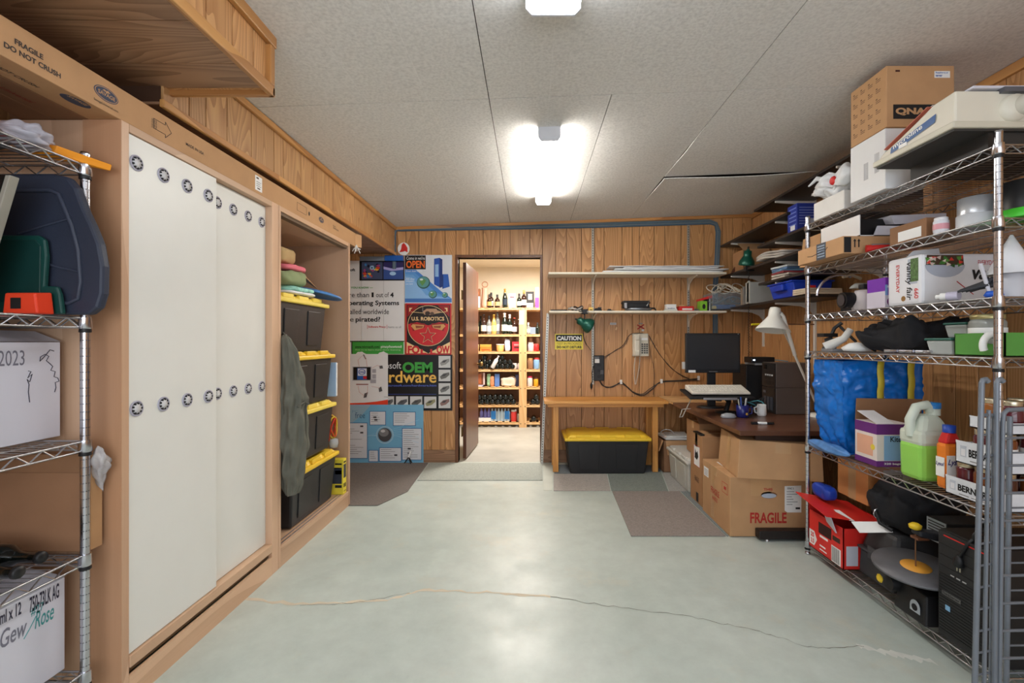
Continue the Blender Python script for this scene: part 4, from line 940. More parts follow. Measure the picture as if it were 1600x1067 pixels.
gift('gift_box', 'brown and white bottle box at the left of the top pantry shelf', 740, 749.5, 0, .28, M((150,96,62),.5), .06, .08, [(0,1,0,.6,M((220,226,236),.5)),(.3,.8,.7,.85,M((210,120,70),.5))])
gift('gift_box', 'white bottle box with a dark oval, top pantry shelf', 794.5, 805.5, 0, .21, M((240,234,230),.5), .06, .08, [(.2,.8,.68,.8,M((120,90,100),.5))])
gift('gift_box', 'black and cream tin box, top pantry shelf', 821.5, 834.5, 0, .24, M((30,28,28),.5), .07, .08, [(.3,.75,.5,.85,M((230,220,190),.5)),(.1,.9,.02,.3,M((200,190,170),.5))])
gift('gift_box', 'violet gift tube at the right end of the top pantry shelf', 836.5, 842, 0, .30, M((150,70,180),.5), .06, .05, [(0,1,.5,1,M((210,200,210),.5))])
t = T('copper_jug', 'blush ceramic jug with a loop handle, top pantry shelf', 'jug', P0(756.5, 0, .12))
G().lathe([(.0,0),(.055,0),(.06,.05),(.05,.16),(.045,.26),(.05,.30),(0,.30)], 18).build('jug_body', M((226,178,154),.45), t); G().tube([(.042*math.cos(a),0,.35+.04*math.sin(a)) for a in [2*PI*k/16 for k in range(16)]], .007, 8, closed=True).build('handle', M((180,128,96),.4), t)
# third shelf
def tub(label, px, sh, r, h, m, lid, sx=1.0, name='food_tub', cat='container'):
    t = T(name, label, cat, P0(px, sh, .09)); G().lathe([(r*.88,0),(r,h*.9),(0,h*.9)], 16, sx=sx).build('tub_body', m, t); G().lathe([(r*1.04,h*.9),(r*1.04,h),(0,h)], 16, sx=sx).build('lid', lid, t); return t
tub('yellow jug-like tub at the left of the third pantry shelf', 743, 2, .04, .10, M((232,200,120),.5), M((236,214,150),.5))
gift('food_carton', 'orange lidded tub pair on the third pantry shelf', 749.5, 767, 2, .10, M((226,150,60),.45), .06, .1, [(0,1,.48,.54,M((120,60,30),.5)),(.1,.9,.1,.35,M((190,90,40),.5)),(0,1,.9,1,M((236,180,90),.5))], 'container')
tub('orange and white tub in the middle of the third pantry shelf', 781, 2, .058, .105, M((232,160,90),.45), M((232,226,220),.5))
fold('white and blue bag of flour on the third pantry shelf', P0(792.5, 2, .09), .075, .08, .17, M((206,214,232),.7,var=.2,nscale=30), 0, 21, 'bag', 'flour_bag')
gift('food_carton', 'red carton with dark lettering block, third pantry shelf', 800, 812, 2, .14, M((214,44,52),.45), .06, .1, [(.25,.95,.3,.5,M((90,20,24),.5)),(.25,.95,.6,.75,M((240,140,140),.5))])
JG = M((200,206,206), .1, trans=.55)
def jar(label, loc, r, h, cont, lid, group=None, lab=None, nm='jar'):
    t = T(nm, label, 'jar', loc, group=group); G().lathe([(r*.9,0),(r,.01),(r,h*.78),(r*.82,h*.86),(0,h*.86)], 16).build('glass', JG if cont is None else cont, t)
    G().lathe([(r*.86,h*.84),(r*.88,h*.86),(r*.88,h*.98),(r*.84,h),(0,h)], 16).build('lid', lid, t)
    if lab: G().lathe([(r+.001,h*.25),(r+.001,h*.6)], 16, caps=False).build('paper_label', lab, t)
    return t
jar('preserve jar right of the upright, third pantry shelf', P0(829.5,2), .045, .13, M((196,188,190),.3), M((190,186,180),.4), 'pantry jars')
jar('red tin at the right of the third pantry shelf', P0(838,2), .04, .11, M((190,40,40),.4), M((210,80,70),.4), 'pantry jars')
jar('brown pickle jar right of the upright, fourth pantry shelf', P0(828.5,3), .045, .16, M((150,110,80),.2), M((200,150,90),.4), 'pantry jars')
jar('blue jar with red lid, fourth pantry shelf', P0(838.5,3), .045, .165, M((130,170,210),.3), M((200,60,60),.4), 'pantry jars')
jar('white jar with pink lid, fifth pantry shelf', P0(828,4), .04, .15, M((226,214,206),.4), M((214,60,100),.4), 'pantry jars')
jar('amber jar at the right of the fifth pantry shelf', P0(837.5,4), .035, .13, M((214,160,40),.3), M((90,50,40),.4), 'pantry jars')
jar('red drink can jar beside the water pack, lowest pantry shelf', P0(802.5,6), .045, .17, M((206,56,52),.35), M((210,206,200),.4), 'pantry jars')
jar('small grey preserve jar beside the upright, lowest pantry shelf', P0(811,6), .035, .11, M((150,140,126),.3), M((200,190,170),.4), 'pantry jars')
for k in range(2): jar('upright white-lidded jar lying among the wine bottles' if k == 0 else 'pale jar beside the upright on the wine shelf', P0(804+8*k,3,.06), .036, .085, M((200,184,176),.3), M((216,206,200),.4), 'pantry jars')
# lying wine bottles, ends to the room
ORD = ('leftmost','second from left','third from left','fourth from left','fifth from left','sixth from left','seventh from left','rightmost')
def lying(px, sh, row, lab, grp):
    x = SX(px); z = shz[sh]+.001+.0385+row*.066
    bottle(lab, (x, YS+.015+.01*(row), z), .0375, .30, 'bordeaux', WINEG, M((60,54,50),.3) , None, grp, rot=(-PI/2, 0, 0))
for k in range(8): lying(744+8.1*k, 3, 0, ORD[k]+' dark wine bottle lying in the bottom row of the upper wine shelf', 'wine bottles on the upper wine shelf')
for k in range(7): lying(748+8.1*k, 3, 1, ORD[k]+' dark wine bottle lying in the second row of the upper wine shelf', 'wine bottles in the second row of the upper wine shelf')
for k in (756,784): lying(k, 3, 2, ('left ' if k < 770 else 'right ')+'dark wine bottle lying on top of the pile of the upper wine shelf', 'wine bottles on top of the upper wine shelf')
bottle('wine bottle with white wrapper lying across the upper wine shelf', (SX(769), YS-.005, shz[3]+.02), .03, .2, 'bordeaux', M((224,220,220),.5), M((214,210,214),.5), None, rot=(0,.5,0))
for k in range(8): lying(744+8.3*k, 5, 0, ORD[k]+' dark wine bottle lying in the bottom row of the lower wine shelf', 'wine bottles on the lower wine shelf')
for k in range(7): lying(748+8.3*k, 5, 1, ORD[k]+' dark wine bottle lying in the upper row of the lower wine shelf', 'wine bottles in the upper row of the lower wine shelf')
for k in range(2): lying(833+7*k, 5, 0, ('left ','right ')[k]+'dark wine bottle lying right of the upright, lower wine shelf', 'wine bottles right of the pantry upright')
lying(838, 5, 1, 'dark wine bottle lying on two others right of the upright', 'wine bottles right of the pantry upright top')
lying(834, 6, 0, 'dark wine bottle alone at the right of the lowest pantry shelf', 'lone wine bottle')
# fifth shelf bags
gift('snack_carton', 'brown picture carton at the left of the fifth pantry shelf', 739, 757, 4, .20, M((112,66,42),.5), .06, .1, [(.3,.7,.2,.9,M((170,96,60),.5)),(.85,1,0,1,M((214,190,190),.5)),(0,1,0,.12,M((190,190,214),.5))])
fold('green and white snack bag on the fifth pantry shelf', P0(763,4,.09), .055, .07, .185, M((150,190,150),.5,var=.4,nscale=40), 0, 22, 'bag', 'snack_bag')
fold('orange speckled snack bag on the fifth pantry shelf', P0(768.5,4,.07), .055, .06, .15, M((214,140,100),.5,var=.4,nscale=50), 0, 23, 'bag', 'snack_bag')
gift('snack_carton', 'blue narrow carton on the fifth pantry shelf', 772.5, 780, 4, .185, M((92,126,190),.5), .05, .08)
fold('white and orange sack lying on the fifth pantry shelf', P0(794,4,.1), .22, .12, .13, M((232,214,190),.6,var=.1), 0, 24, 'bag', 'flour_bag')
gift('cloth_pack', 'dark blue packet behind the white sack', 805, 812, 4, .17, M((60,62,90),.7), .12, .08, cat='packet')
# lowest shelf: canned drinks and water pack
t = T('drink_tray', 'white tray of violet bottles on the lowest pantry shelf', 'tray', P0(757, 6, .06))
G().box(-.09,.09,0,.1,0,.05).build('tray_body', PAPER, t)
for k in range(3): G().lathe([(.026,0),(.026,.12),(.012,.15),(.012,.17),(0,.17)], 12, (-.055+.055*k,.05,.01)).build('drink_bottle', M((110,110,176),.3), t)
t = T('water_pack', 'shrink wrapped pack of water bottles with blue ends', 'bottle pack', P0(781, 6, .06))
for k in range(6): G().lathe([(.026,0),(.026,.13),(.012,.155),(.012,.18),(0,.18)], 12, (-.12+.048*k,.05,.0)).build('water_bottle', M((190,214,230),.15) , t)
for s in (-1,1): G().box(s*.10-.035, s*.10+.035, .02, .022, .03, .15).build('blue_wrap', M((40,130,214),.35), t)
gift('tool_case', 'grey box leaning right of the upright, second pantry shelf', 828, 837, 1, .10, M((130,144,160),.5), .05, .06, cat='case')

# ================================================================== FLOOR MATS
def mat_poly(name, label, pts, m, h=.006, cat='mat', grp=None):
    P = [fl(a, b) for a, b in pts]; cx = sum(q[0] for q in P)/len(P); cy = sum(q[1] for q in P)/len(P)
    o = G().prism([(a-cx, b-cy) for a, b in P], .0012, h, 'xy').build(name, m, None, bevel=.0015); o.location = (cx, cy, 0); return tag(o, label, cat, grp)
def carpet(c, v=.16): return M(c, .95, var=v, nscale=90, bump=.6, bscale=350)
mat_poly('carpet_piece', 'dark grey-brown carpet remnant beside the open wardrobe', [(524,723.5),(669,723.5),(637,768),(590,790),(524,790)], carpet((124,116,110)), .008, 'carpet')
mat_poly('door_mat', 'pale grey mat lying across the pantry doorway', [(671,723.5),(847,723.5),(848,750.5),(652,750.5)], carpet((172,178,170)), .006)
mat_poly('carpet_tile', 'light grey carpet tile in front of the bench', [(865,740.5),(948,740.5),(954,767),(865,767)], carpet((176,170,164)), .006, 'carpet')
mat_poly('carpet_tile', 'greenish grey carpet tile in front of the black tote', [(949.5,740.5),(1033,738),(1044,767),(955.5,767)], carpet((134,142,136)), .006, 'carpet')
mat_poly('carpet_tile', 'slate grey carpet strip beneath the bench', [(866,726),(1034,726),(1032,737),(948,740),(866,740)], carpet((120,128,132)), .005, 'carpet')
mat_poly('carpet_tile', 'pale grey carpet tile beside the grey plastic bin', [(1035,738),(1058,738),(1078,768),(1046,768)], carpet((170,168,164)), .006, 'carpet')
mat_poly('carpet_tile', 'brownish grey carpet tile closest to the camera', [(956.5,768),(1062,768),(1134,838),(986,838)], carpet((150,140,134)), .007, 'carpet')
mat_poly('carpet_tile', 'bluish grey carpet strip along the cartons', [(1064,768),(1080,768),(1098,795),(1138,838),(1136,838)], carpet((132,140,140)), .006, 'carpet')
mat_poly('thin_sheet', 'pale square sheet lying in front of the leaning metal strip', [(849,724),(864,724),(863,766),(849,766)], M((200,206,196),.5), .003, 'sheet')

# ================================================================== BACK WALL FITTINGS
STD = M((176,170,158), .4, .6)
def standard(label, px, y0, y1, name='shelf_standard', grp='slotted shelf standards'):
    z0, z1 = WZ(y1), WZ(y0); t = T(name, label, 'shelf rail', (WX(px), YW-.001, z0), group=grp)
    G().box(-.012,.012,-.014,0,0,z1-z0).build('rail', STD, t, bevel=.001)
    g = G(); z = .02
    while z < z1-z0-.02: g.box(-.003,.003,-.0148,-.0138,z,z+.012); z += .026
    stuff(g.build('slots', BLACKP, t)); return t
standard('slotted metal rail on the back wall near the power strip', 926, 353, 600)
standard('slotted metal rail on the back wall above the monitor', 1075, 350, 555)
t = T('loose_rail', 'slotted metal strip leaning on the wall right of the doorway', 'shelf rail', (WX(846.5), YW-.03, 0))
G().hexa([(-.014,-.02,0),(.012,-.02,0),(.012,.0,0),(-.014,.0,0),(.05,.004,1.54),(.076,.004,1.54),(.076,.02,1.54),(.05,.02,1.54)]).build('rail', M((196,194,188),.4,.3), t)
g = G()
for k in range(55):
    z = .03+k*.027; x = -.001+.064*z/1.54; y = -.0215+.024*z/1.54; g.box(x-.004,x+.004,y,y+.002,z,z+.012)
stuff(g.build('slots', DARKG, t))
SHW = M((226,216,198), .45, var=.02)
def wall_shelf(label, x0, x1, zb, y0=4.55):
    t = T('wall_shelf', label, 'shelf', ((x0+x1)/2, YW, zb)); w = (x1-x0)/2
    G().box(-w, w, y0-YW, -.016, 0, .02).build('board', SHW, t, bevel=.002)
    for px in (926, 1075):
        x = WX(px)-(x0+x1)/2
        G().prism([(-.016,-.002),(y0-YW+.02,-.002),(y0-YW+.02,-.012),(-.13,-.03),(-.04,-.07),(-.016,-.13)], x-.006, x+.006, 'yz').build('bracket', SHW, t, bevel=.001)
    return t
Z1, Z2 = 1.906, 1.53
wall_shelf('upper cream wall shelf holding flat plastic sheets', .175, 1.91, Z1)
wall_shelf('lower cream wall shelf holding small electronics', .182, 1.91, Z2)
z = Z1+.021; CLEAR = M((238,238,238), .2, alpha=.85, var=.08, nscale=14)
for k, (a, b, y0, y1, h, m, nm, lab) in enumerate(((942,1128,4.57,4.80,.018,PAPER,'foam_sheet','white foam sheet at the bottom of the pile on the upper shelf'),
        (960,1136,4.56,4.78,.016,CLEAR,'plastic_sheet','clear plastic sheet over the white foam on the upper shelf'),(975,1122,4.58,4.80,.014,M((228,228,228),.3),'plastic_sheet','grey plastic sheet in the middle of the upper shelf pile'),
        (952,1130,4.57,4.79,.010,CLEAR,'plastic_sheet','thin clear sheet topping the pile on the upper shelf'))):
    x0, x1 = px2x(a,4.6), px2x(b,4.6); t = T(nm, lab, 'sheet', ((x0+x1)/2, 4.68, z)); w = (x1-x0)/2
    G().grid(24, 4, lambda u, v: ((u-.5)*2*w, y0-4.68+(y1-y0)*v, h/2+.002*math.sin(u*19+k)+.001*math.sin(v*7))).build('sheet', m, t, solid=h*.7)
    z += h+.003
def S2(px, dy=-.14): return (px2x(px, YW+dy), YW+dy, Z2+.0212)
def prop(name, label, cat, px, dy=-.14): return T(name, label, cat, S2(px, dy))
t = prop('flat_gadget', 'flat black tablet at the left end of the lower shelf', 'gadget', 873); G().box(-.085,.085,-.05,.05,0,.016).build('body', BLACKP, t, bevel=.006); G().box(-.075,.075,-.042,.042,.016,.0168).build('face', DARKG, t)
t = prop('earphones', 'tangled grey and white headset with cord on the lower shelf', 'headset', 899)
for k, c in enumerate(((210,206,200),(60,58,56),(190,186,180),(40,40,42))): G().tube([(.07*math.cos(a)*(1-.12*k)+.01*k, .04*math.sin(a), .02+.014*math.sin(2*a+k)+.006*k) for a in [2*PI*q/20 for q in range(20)]], .006, 6, closed=True).build('cord', M(c,.5), t)
for s in (-1,1): G().lathe([(0,0),(.022,.002),(.024,.012),(.014,.02),(0,.021)], 14, (s*.045-.01,-.02,.018)).build('ear_piece', M((180,176,170),.4), t)
t = prop('tape_box', 'small yellow box on the lower shelf above the clamp lamp', 'box', 923); G().box(-.021,.021,-.02,.02,0,.04).build('box_body', M((236,196,96),.5), t, bevel=.002); flat(t, 'print', INK, rect(-.012,.012,.012,.02), (0,-.02,0), '-y')
t = prop('power_adapter', 'black lumpy power adapter beside the yellow box', 'adapter', 934); G().taper(.085,.06,.06,.05,0,.032).build('body', BLACKP, t, bevel=.008); G().box(.0,.035,-.02,.02,.03,.042).build('plug', DARKG, t, bevel=.003)
t = prop('cable_plug', 'small black plug lying alone on the lower shelf', 'plug', 952); G().taper(.06,.03,.025,.02,0,.026).build('body', BLACKP, t, bevel=.004); G().tube([(.02,0,.012),(.05,.02,.008),(.06,.05,.008)], .005, 6).build('cord', BLACKP, t)
t = prop('steel_tray', 'silver rounded tray under the black pouch on the lower shelf', 'tray', 997); G().lathe([(0,.004),(.11,.004),(.135,.014),(.14,.03),(.13,.03),(.105,.012),(0,.012)], 26, sx=1.0, sy=.7).build('tray_body', M((150,156,164),.3,.8), t); G().tube([(.10,-.04,.03),(.15,-.05,.03),(.17,-.03,.012)], .008, 6).build('strap', BLACKP, t)
t = T('black_pouch', 'black belt pouch with straps lying on the silver tray', 'pouch', (px2x(993,4.69), 4.69, Z2+.0515)); G().taper(.27,.10,.25,.09,0,.07).build('pouch_body', BLACKM, t, bevel=.012); G().taper(.28,.11,.26,.10,.045,.075).build('pouch_flap', M((44,42,42),.8), t, bevel=.01); G().tube([(.10,-.052,.02),(.12,-.06,.055),(.13,-.03,.08)], .006, 6).build('buckle', M((150,150,150),.3,.8), t); G().lathe([(.014,0),(.014,.05),(0,.05)], 10, (-.11,-.06,.0)).build('pen', M((180,180,186),.4), t)
t = prop('white_carton', 'small white printed box on the lower shelf above the telephone', 'box', 1047.5); G().box(-.05,.05,-.03,.03,0,.07).build('carton_body', PAPER, t, bevel=.002); fit('brother', PK((60,80,140)), t, '-y', -.0306, -.035, .035, .022, .038, .02)
t = T('white_peg_strip', 'white comb-like plastic strip at the front of the lower shelf', 'strip', (px2x(1047.5,4.58), 4.58, Z2+.0212)); G().box(-.065,.065,-.012,.012,0,.008).build('strip_body', M((206,206,196),.5), t)
for k in range(9): G().box(-.062+.0145*k,-.055+.0145*k,-.0125,-.006,.008,.022).build('tooth', M((206,206,196),.5), t)
t = prop('red_carton', 'flat red carton with white print on the lower shelf', 'box', 1070.5); G().box(-.072,.072,-.05,.05,0,.05).build('carton_body', RED, t, bevel=.002); flat(t, 'print', PAPER, rect(-.045,.055,.012,.028), (0,-.05,0), '-y'); G().lathe([(0,.05),(.04,.05),(.03,.062),(0,.064)], 14, (-.03,0,0)).build('coil', M((190,170,120),.5), t)
t = prop('hinge_parts', 'loose grey metal clips beside the red carton', 'clips', 1091)
for k in range(4): G().tube([(-.04+.025*k+.012*math.cos(a), -.01*k+.012*math.sin(a), .014+.01*math.sin(a*2+k)) for a in [2*PI*q/10 for q in range(10)]], .006, 6, closed=True).build('clip', M((140,138,134),.4,.6), t)
t = prop('toy_package', 'red, green and black retail package on the lower shelf', 'package', 1099.5, -.16); G().box(-.05,.02,-.04,.04,0,.10).build('box_body', M((130,190,50),.5), t, bevel=.002); G().box(.02,.065,-.04,.04,0,.125).build('dark_side', BLACKP, t); G().box(.04,.048,-.041,.04,0,.125).build('pale_strip', PAPER, t); G().hexa([(-.06,-.045,.10),(.07,-.045,.13),(.07,.045,.13),(-.06,.045,.10),(-.06,-.045,.118),(.07,-.045,.158),(.07,.045,.158),(-.06,.045,.118)]).build('red_top', RED, t, bevel=.003); flat(t, 'hole', BLACKP, disc(.02,16,.8,1.3), (-.012,-.04,.045), '-y')
t = T('clear_bin', 'clear plastic bin of grey cables at the shelf corner', 'bin', (1.93, 4.66, Z2+.0312))
BINC = M((150,160,168), .15, alpha=.4, var=.3, nscale=12)
G().taper(.31,.22,.34,.25,0,.165).build('bin_body', BINC, t, bevel=.01); G().box(-.12,.08,-.09,.06,.008,.05).build('blue_contents', M((40,84,150),.5), t, bevel=.01)
G().box(-.14,-.105,-.09,-.04,.008,.04).build('yellow_contents', M((210,190,110),.5), t, bevel=.008)
for k in range(5): G().tube([(-.12+.06*k+.05*math.cos(a), .05*math.sin(a), .10+.03*math.sin(a+k)) for a in [2*PI*q/16 for q in range(16)]], .007, 5, closed=True).build('grey_cable', M((120,122,124),.5), t)
t = T('cord_coil', 'cream cord coils heaped on the clear bin', 'cord', (1.93, 4.66, Z2+.202))
for k in range(8): G().tube([(-.10+.035*k+(.07+.01*(k%3))*math.cos(a), .07*math.sin(a+k), .045+(.045+.012*(k%2))*math.sin(a*1+k*.9)) for a in [2*PI*q/22 for q in range(22)]], .0055, 6, closed=True).build('cord_loop', M((214,204,186),.5), t)

# blue cable bundle along the ceiling line
t = T('cable_run', 'bundle of blue-grey network cables along the top of the back wall', 'cables', (0, YW-.012, 0))
for k in range(4):
    o_ = (k-1.5)*.013; c = ((96,112,122),(84,104,120),(110,122,128),(70,96,118))[k]
    pts = [(WX(616.5)+o_*.6, 0, WZ(420)), (WX(616.5)+o_*.6, 0, WZ(366)), (WX(619)+o_*.3, 0, WZ(359)-o_*.4), (WX(626), 0, WZ(357.5)-o_), (WX(700), -.002, WZ(356)-o_), (WX(800), 0, WZ(354.5)-o_), (WX(930), -.002, WZ(352)-o_), (WX(1060), 0, WZ(348)-o_), (WX(1108), 0, WZ(346.5)-o_), (WX(1118)-o_*.4, 0, WZ(350)-o_*.7), (WX(1121.5)-o_, 0, WZ(362)-o_*.2), (WX(1120)-o_, 0, WZ(400)), (WX(1117)-o_, 0, WZ(450)), (WX(1117)-o_, 0, WZ(560))]
    G().tube(pts, .0075, 6).build('cable', M(c,.5), t)

# green clamp lamps
GRN = M((22,84,68), .3, .3)
def clamp_shade(par, M4, scale=1.0):
    g = G().lathe([(.012,.0),(.014,-.012),(.03,-.014),(.032,-.05),(.034,-.058),(.042,-.07),(.058,-.095),(.064,-.12),(.064,-.132),(.060,-.132),(.056,-.12),(.03,-.075),(0,-.07)], 24); g.xf(M4@Matrix.Scale(scale, 4)); g.build('shade', GRN, par)
    g = G().lathe([(0,-.125),(.03,-.118),(.045,-.105)], 16); g.xf(M4@Matrix.Scale(scale, 4)); g.build('bulb', M((226,220,206),.3), par)
    g = G().lathe([(.008,.0),(.008,.015),(.004,.022),(0,.022)], 10); g.xf(M4@Matrix.Scale(scale, 4)); g.build('switch', BLACKP, par)
loc = (px2x(913,4.55), 4.55, Z2-.07)
t = T('clamp_lamp', 'dark green clamp lamp hanging under the lower cream shelf', 'lamp', loc)
clamp_shade(t, Matrix.Translation((-.075, -.05, .0))@Euler((.30, -1.12, 0)).to_matrix().to_4x4(), 1.15)
G().box(-.03,.03,-.035,.03,.058,.068).box(-.03,.03,-.035,.03,.092,.102).box(-.02,.02,-.045,-.035,.058,.10).build('clamp', BLACKP, t, bevel=.002)
G().tube([(0,-.02,.06),(0,-.03,.02),(-.02,-.05,-.02)], .006, 8).build('arm', BLACKP, t); G().tube([(-.02,-.04,.08),(-.06,-.05,.08)], .005, 6).build('screw', BLACKP, t)
P = []
for k in range(80):
    u = k/79; x = -.005+.05*u**2.5; zz = -.06-.19*u; P.append((x+.005*math.cos(k*1.6), .05+.12*u+.005*math.sin(k*1.6), zz))
P += [(.075,.20,-.28),(.09,.21,-.30)]
G().tube(P, .0028, 5).build('coiled_cord', BLACKP, t)

# caution sign
t = T('caution_sign', 'yellow CAUTION sign on the panelling left of the power strip', 'sign', (WX(889), YW-.004, WZ(545.5)))
w, hh = (WX(911)-WX(867))/2, WZ(521)-WZ(545.5)
G().box(-w,w,-.002,.002,0,hh).build('sign_plate', M((232,212,66),.4,var=.03), t)
sz = lambda py: WZ(py)-WZ(545.5); sx_ = lambda px: WX(px)-WX(889)
flat(t, 'black_band', INK, rect(sx_(868.5), sx_(909.5), sz(533), sz(522.5)), (0,-.002,0), '-y')
fit('CAUTION', PAPER, t, '-y', -.0029, sx_(870), sx_(908), sz(531.3), sz(524.5), .05); fit('TEST IN PROGRESS', M((150,130,40),.5), t, '-y', -.0029, sx_(869.5), sx_(908.5), sz(538.3), sz(534.6), .01); fit('DO NOT DISTURB', INK, t, '-y', -.0029, sx_(870), sx_(908.5), sz(543.8), sz(539.8), .04)

# small stickers on the wall
t = T('wall_label', 'small white label with a tan scrap above the telephone cord', 'label', (WX(958), YW-.003, WZ(507))); flat(t, 'label_sheet', M((206,206,206),.5), rect(-.032,.032,.0,.022), (0,0,0), '-y', .001); lines(t, 'label_print', PGRY, (0,-.001,0), '-y', [(-.026,.026,.004,.003),(-.026,.026,.012,.004)]); flat(t, 'tan_scrap', M((226,190,140),.5), [(.02,-.05),(.035,-.055),(.042,-.03),(.034,-.018)], (0,0,0), '-y', .001)
t = T('wall_sticker', 'red crossed sticker on the wall above the telephone', 'sticker', (WX(1001), YW-.003, WZ(517)))
for r_ in (.5, -.6): G().cbox((0,0,.045), (.085,.0012,.012), (0, r_, 0)).build('cross_stroke', M((180,40,40),.5), t)
flat(t, 'pale_corner', M((200,200,196),.5), rect(.01,.035,.0,.02), (0,.001,0), '-y', .0008); flat(t, 'top_print', PGRY, rect(-.02,.02,.075,.085), (0,.001,0), '-y', .0008)

# power strip
t = T('power_strip', 'black power strip with a white plug screwed to the wall', 'power strip', (WX(935), YW-.001, WZ(594)))
G().box(-.052,.052,-.05,0,0,.26).build('housing', M((40,40,42),.5), t, bevel=.006)
for k in range(3): G().box(-.02,.02,-.0515,-.0495,.03+k*.06,.06+k*.06).build('socket', BLACKP, t)
G().box(-.045,.0,-.075,-.05,.185,.225).build('white_plug', PAPER, t, bevel=.003); G().box(.015,.045,-.056,-.05,.07,.11).build('switch', M((80,80,84),.4), t); G().box(-.05,.0,-.056,-.05,.225,.25).build('grey_plug', M((110,110,112),.5), t)
t = T('hanging_plug', 'black cord with a plug hanging left of the power strip', 'cord', (WX(924), YW-.01, WZ(608)))
G().tube([(.02,-.03,.25),(.0,-.03,.17),(.01,-.01,.1),(-.003,-.01,.06)], .004, 6).build('cord', BLACKP, t); G().lathe([(.004,.075),(.012,.05),(.01,.02),(.002,0)], 8, (-.003,-.01,0)).build('plug', BLACKP, t)

# wall telephone
CRM = M((214,206,188), .4, var=.02)
t = T('wall_telephone', 'cream wall telephone with keypad and hanging handset cord', 'telephone', (WX(1000), YW-.002, WZ(556)))
G().hexa([(-.083,-.05,0),(.08,-.05,0),(.08,0,0),(-.083,0,0),(-.083,-.03,.235),(.08,-.03,.235),(.08,0,.235),(-.083,0,.235)]).build('phone_base', CRM, t, bevel=.008)
h_ = G().box(-.078,-.018,-.085,-.05,.0,.225).build('handset', M((222,214,196),.4,var=.02), t, bevel=.014)
G().box(-.072,-.024,-.094,-.08,.165,.215).build('earpiece', CRM, h_, bevel=.01); G().box(-.072,-.024,-.094,-.08,.008,.06).build('mouthpiece', CRM, h_, bevel=.01)
for r_ in range(5):
    for c_ in range(3): G().box(.003+.024*c_, .019+.024*c_, -.056, -.044, .03+.022*r_, .043+.022*r_).build('key', M((84,82,80),.5), t, bevel=.001)
G().box(.004,.066,-.049,-.038,.165,.19).build('label_window', PAPER, t)
P = []
n = 170
for k in range(n):
    u = k/(n-1); a = u*2
    if a < 1: x, zz = -.055-.012*math.sin(PI*a), -.30*a
    else: x, zz = -.055+.045*math.sin(PI*(a-1)*.5)+.0, -.30*(2-a)
    if .93 < a < 1.07: zz = -.285
    P.append((x+.005*math.cos(k*1.5), -.03+.005*math.sin(k*1.5), zz))
G().tube(P, .0038, 5).build('coiled_cord', M((220,210,194),.45), t)
# cords stapled to the wall
t = T('telephone_wiring', 'dark cords looping between power strip, telephone and desk', 'cord', (WX(1000), YW-.006, 1.0))
def wc(pts, r, c): G().tube([(WX(a)-WX(1000), -.004*(i % 2), WZ(b)-1.0) for i, (a, b) in enumerate(pts)], r, 6).build('cord', M(c,.5), t)
def smooth(pts, n=6):
    out = []
    for i in range(len(pts)-1):
        p0, p1, p2, p3 = pts[max(0,i-1)], pts[i], pts[i+1], pts[min(len(pts)-1,i+2)]
        for k in range(n):
            u = k/n; out.append(tuple(.5*((2*p1[q])+(-p0[q]+p2[q])*u+(2*p0[q]-5*p1[q]+4*p2[q]-p3[q])*u*u+(-p0[q]+3*p1[q]-3*p2[q]+p3[q])*u**3) for q in (0,1)))
    return out+[pts[-1]]
wc(smooth([(936,592),(942,602),(956,604),(970,597),(980,604),(990,613),(1004,617),(1018,608),(1032,596),(1060,594),(1090,591)]), .006, (54,46,40))
wc(smooth([(937,594),(948,605),(970,599),(988,611),(1003,615),(1016,606),(1033,597),(1062,595),(1092,594)]), .004, (70,62,56))
wc(smooth([(943,558),(960,548),(973,539),(981,526),(987,521),(1000,520),(1012,522)]), .0035, (44,36,32)); wc(smooth([(944,560),(962,546),(974,541),(982,528)]), .0022, (70,58,50))
wc(smooth([(1013,523),(1025,545),(1040,565),(1058,582),(1075,591),(1090,593)]), .003, (50,40,36)); wc(smooth([(1014,524),(1030,552),(1050,576),(1078,592)]), .0025, (64,52,46)); wc(smooth([(1013,530),(1017,555),(1022,580),(1021,600),(1020,616)]), .0022, (96,80,66))
for a, b in ((970,596),(1033,595),(1091,590)): G().box(WX(a)-WX(1000)-.012, WX(a)-WX(1000)+.012, -.014, .004, WZ(b)-1.0-.022, WZ(b)-1.0+.022).build('cable_clip', PAPER, t, bevel=.003)

# ================================================================== BENCH AND TOTE
BW = wood((222,160,84), (196,130,62), 'x', .4, bands=8, across=9); BWZ = wood((222,160,84), (196,130,62), 'z', .4, bands=6, across=9)
t = T('work_bench', 'golden pine bench against the back wall over the black tote', 'bench', (.715, 4.58, .0056))
for k in range(3): G().box(-.585, .585-.0*k, -.18+.12*k+.0008, -.06+.12*k-.0008, .655, .682).build('top_plank', BW, t, bevel=.002)
G().box(-.55,.55,-.14,-.12,.62,.655).build('apron', BW, t, bevel=.002); G().box(-.55,.55,.13,.15,.60,.655).build('apron', BW, t, bevel=.002)
for x in (-.475, .475):
    for y in (-.105, .145): G().box(x-.026,x+.026,y-.02,y+.02,0,.655).build('leg', BWZ, t, bevel=.002)
tote('black tote with a bright yellow lid under the pine bench', (.725, 4.575, .006), 0, .815, .43, .365, YEL, lid_h=.055)
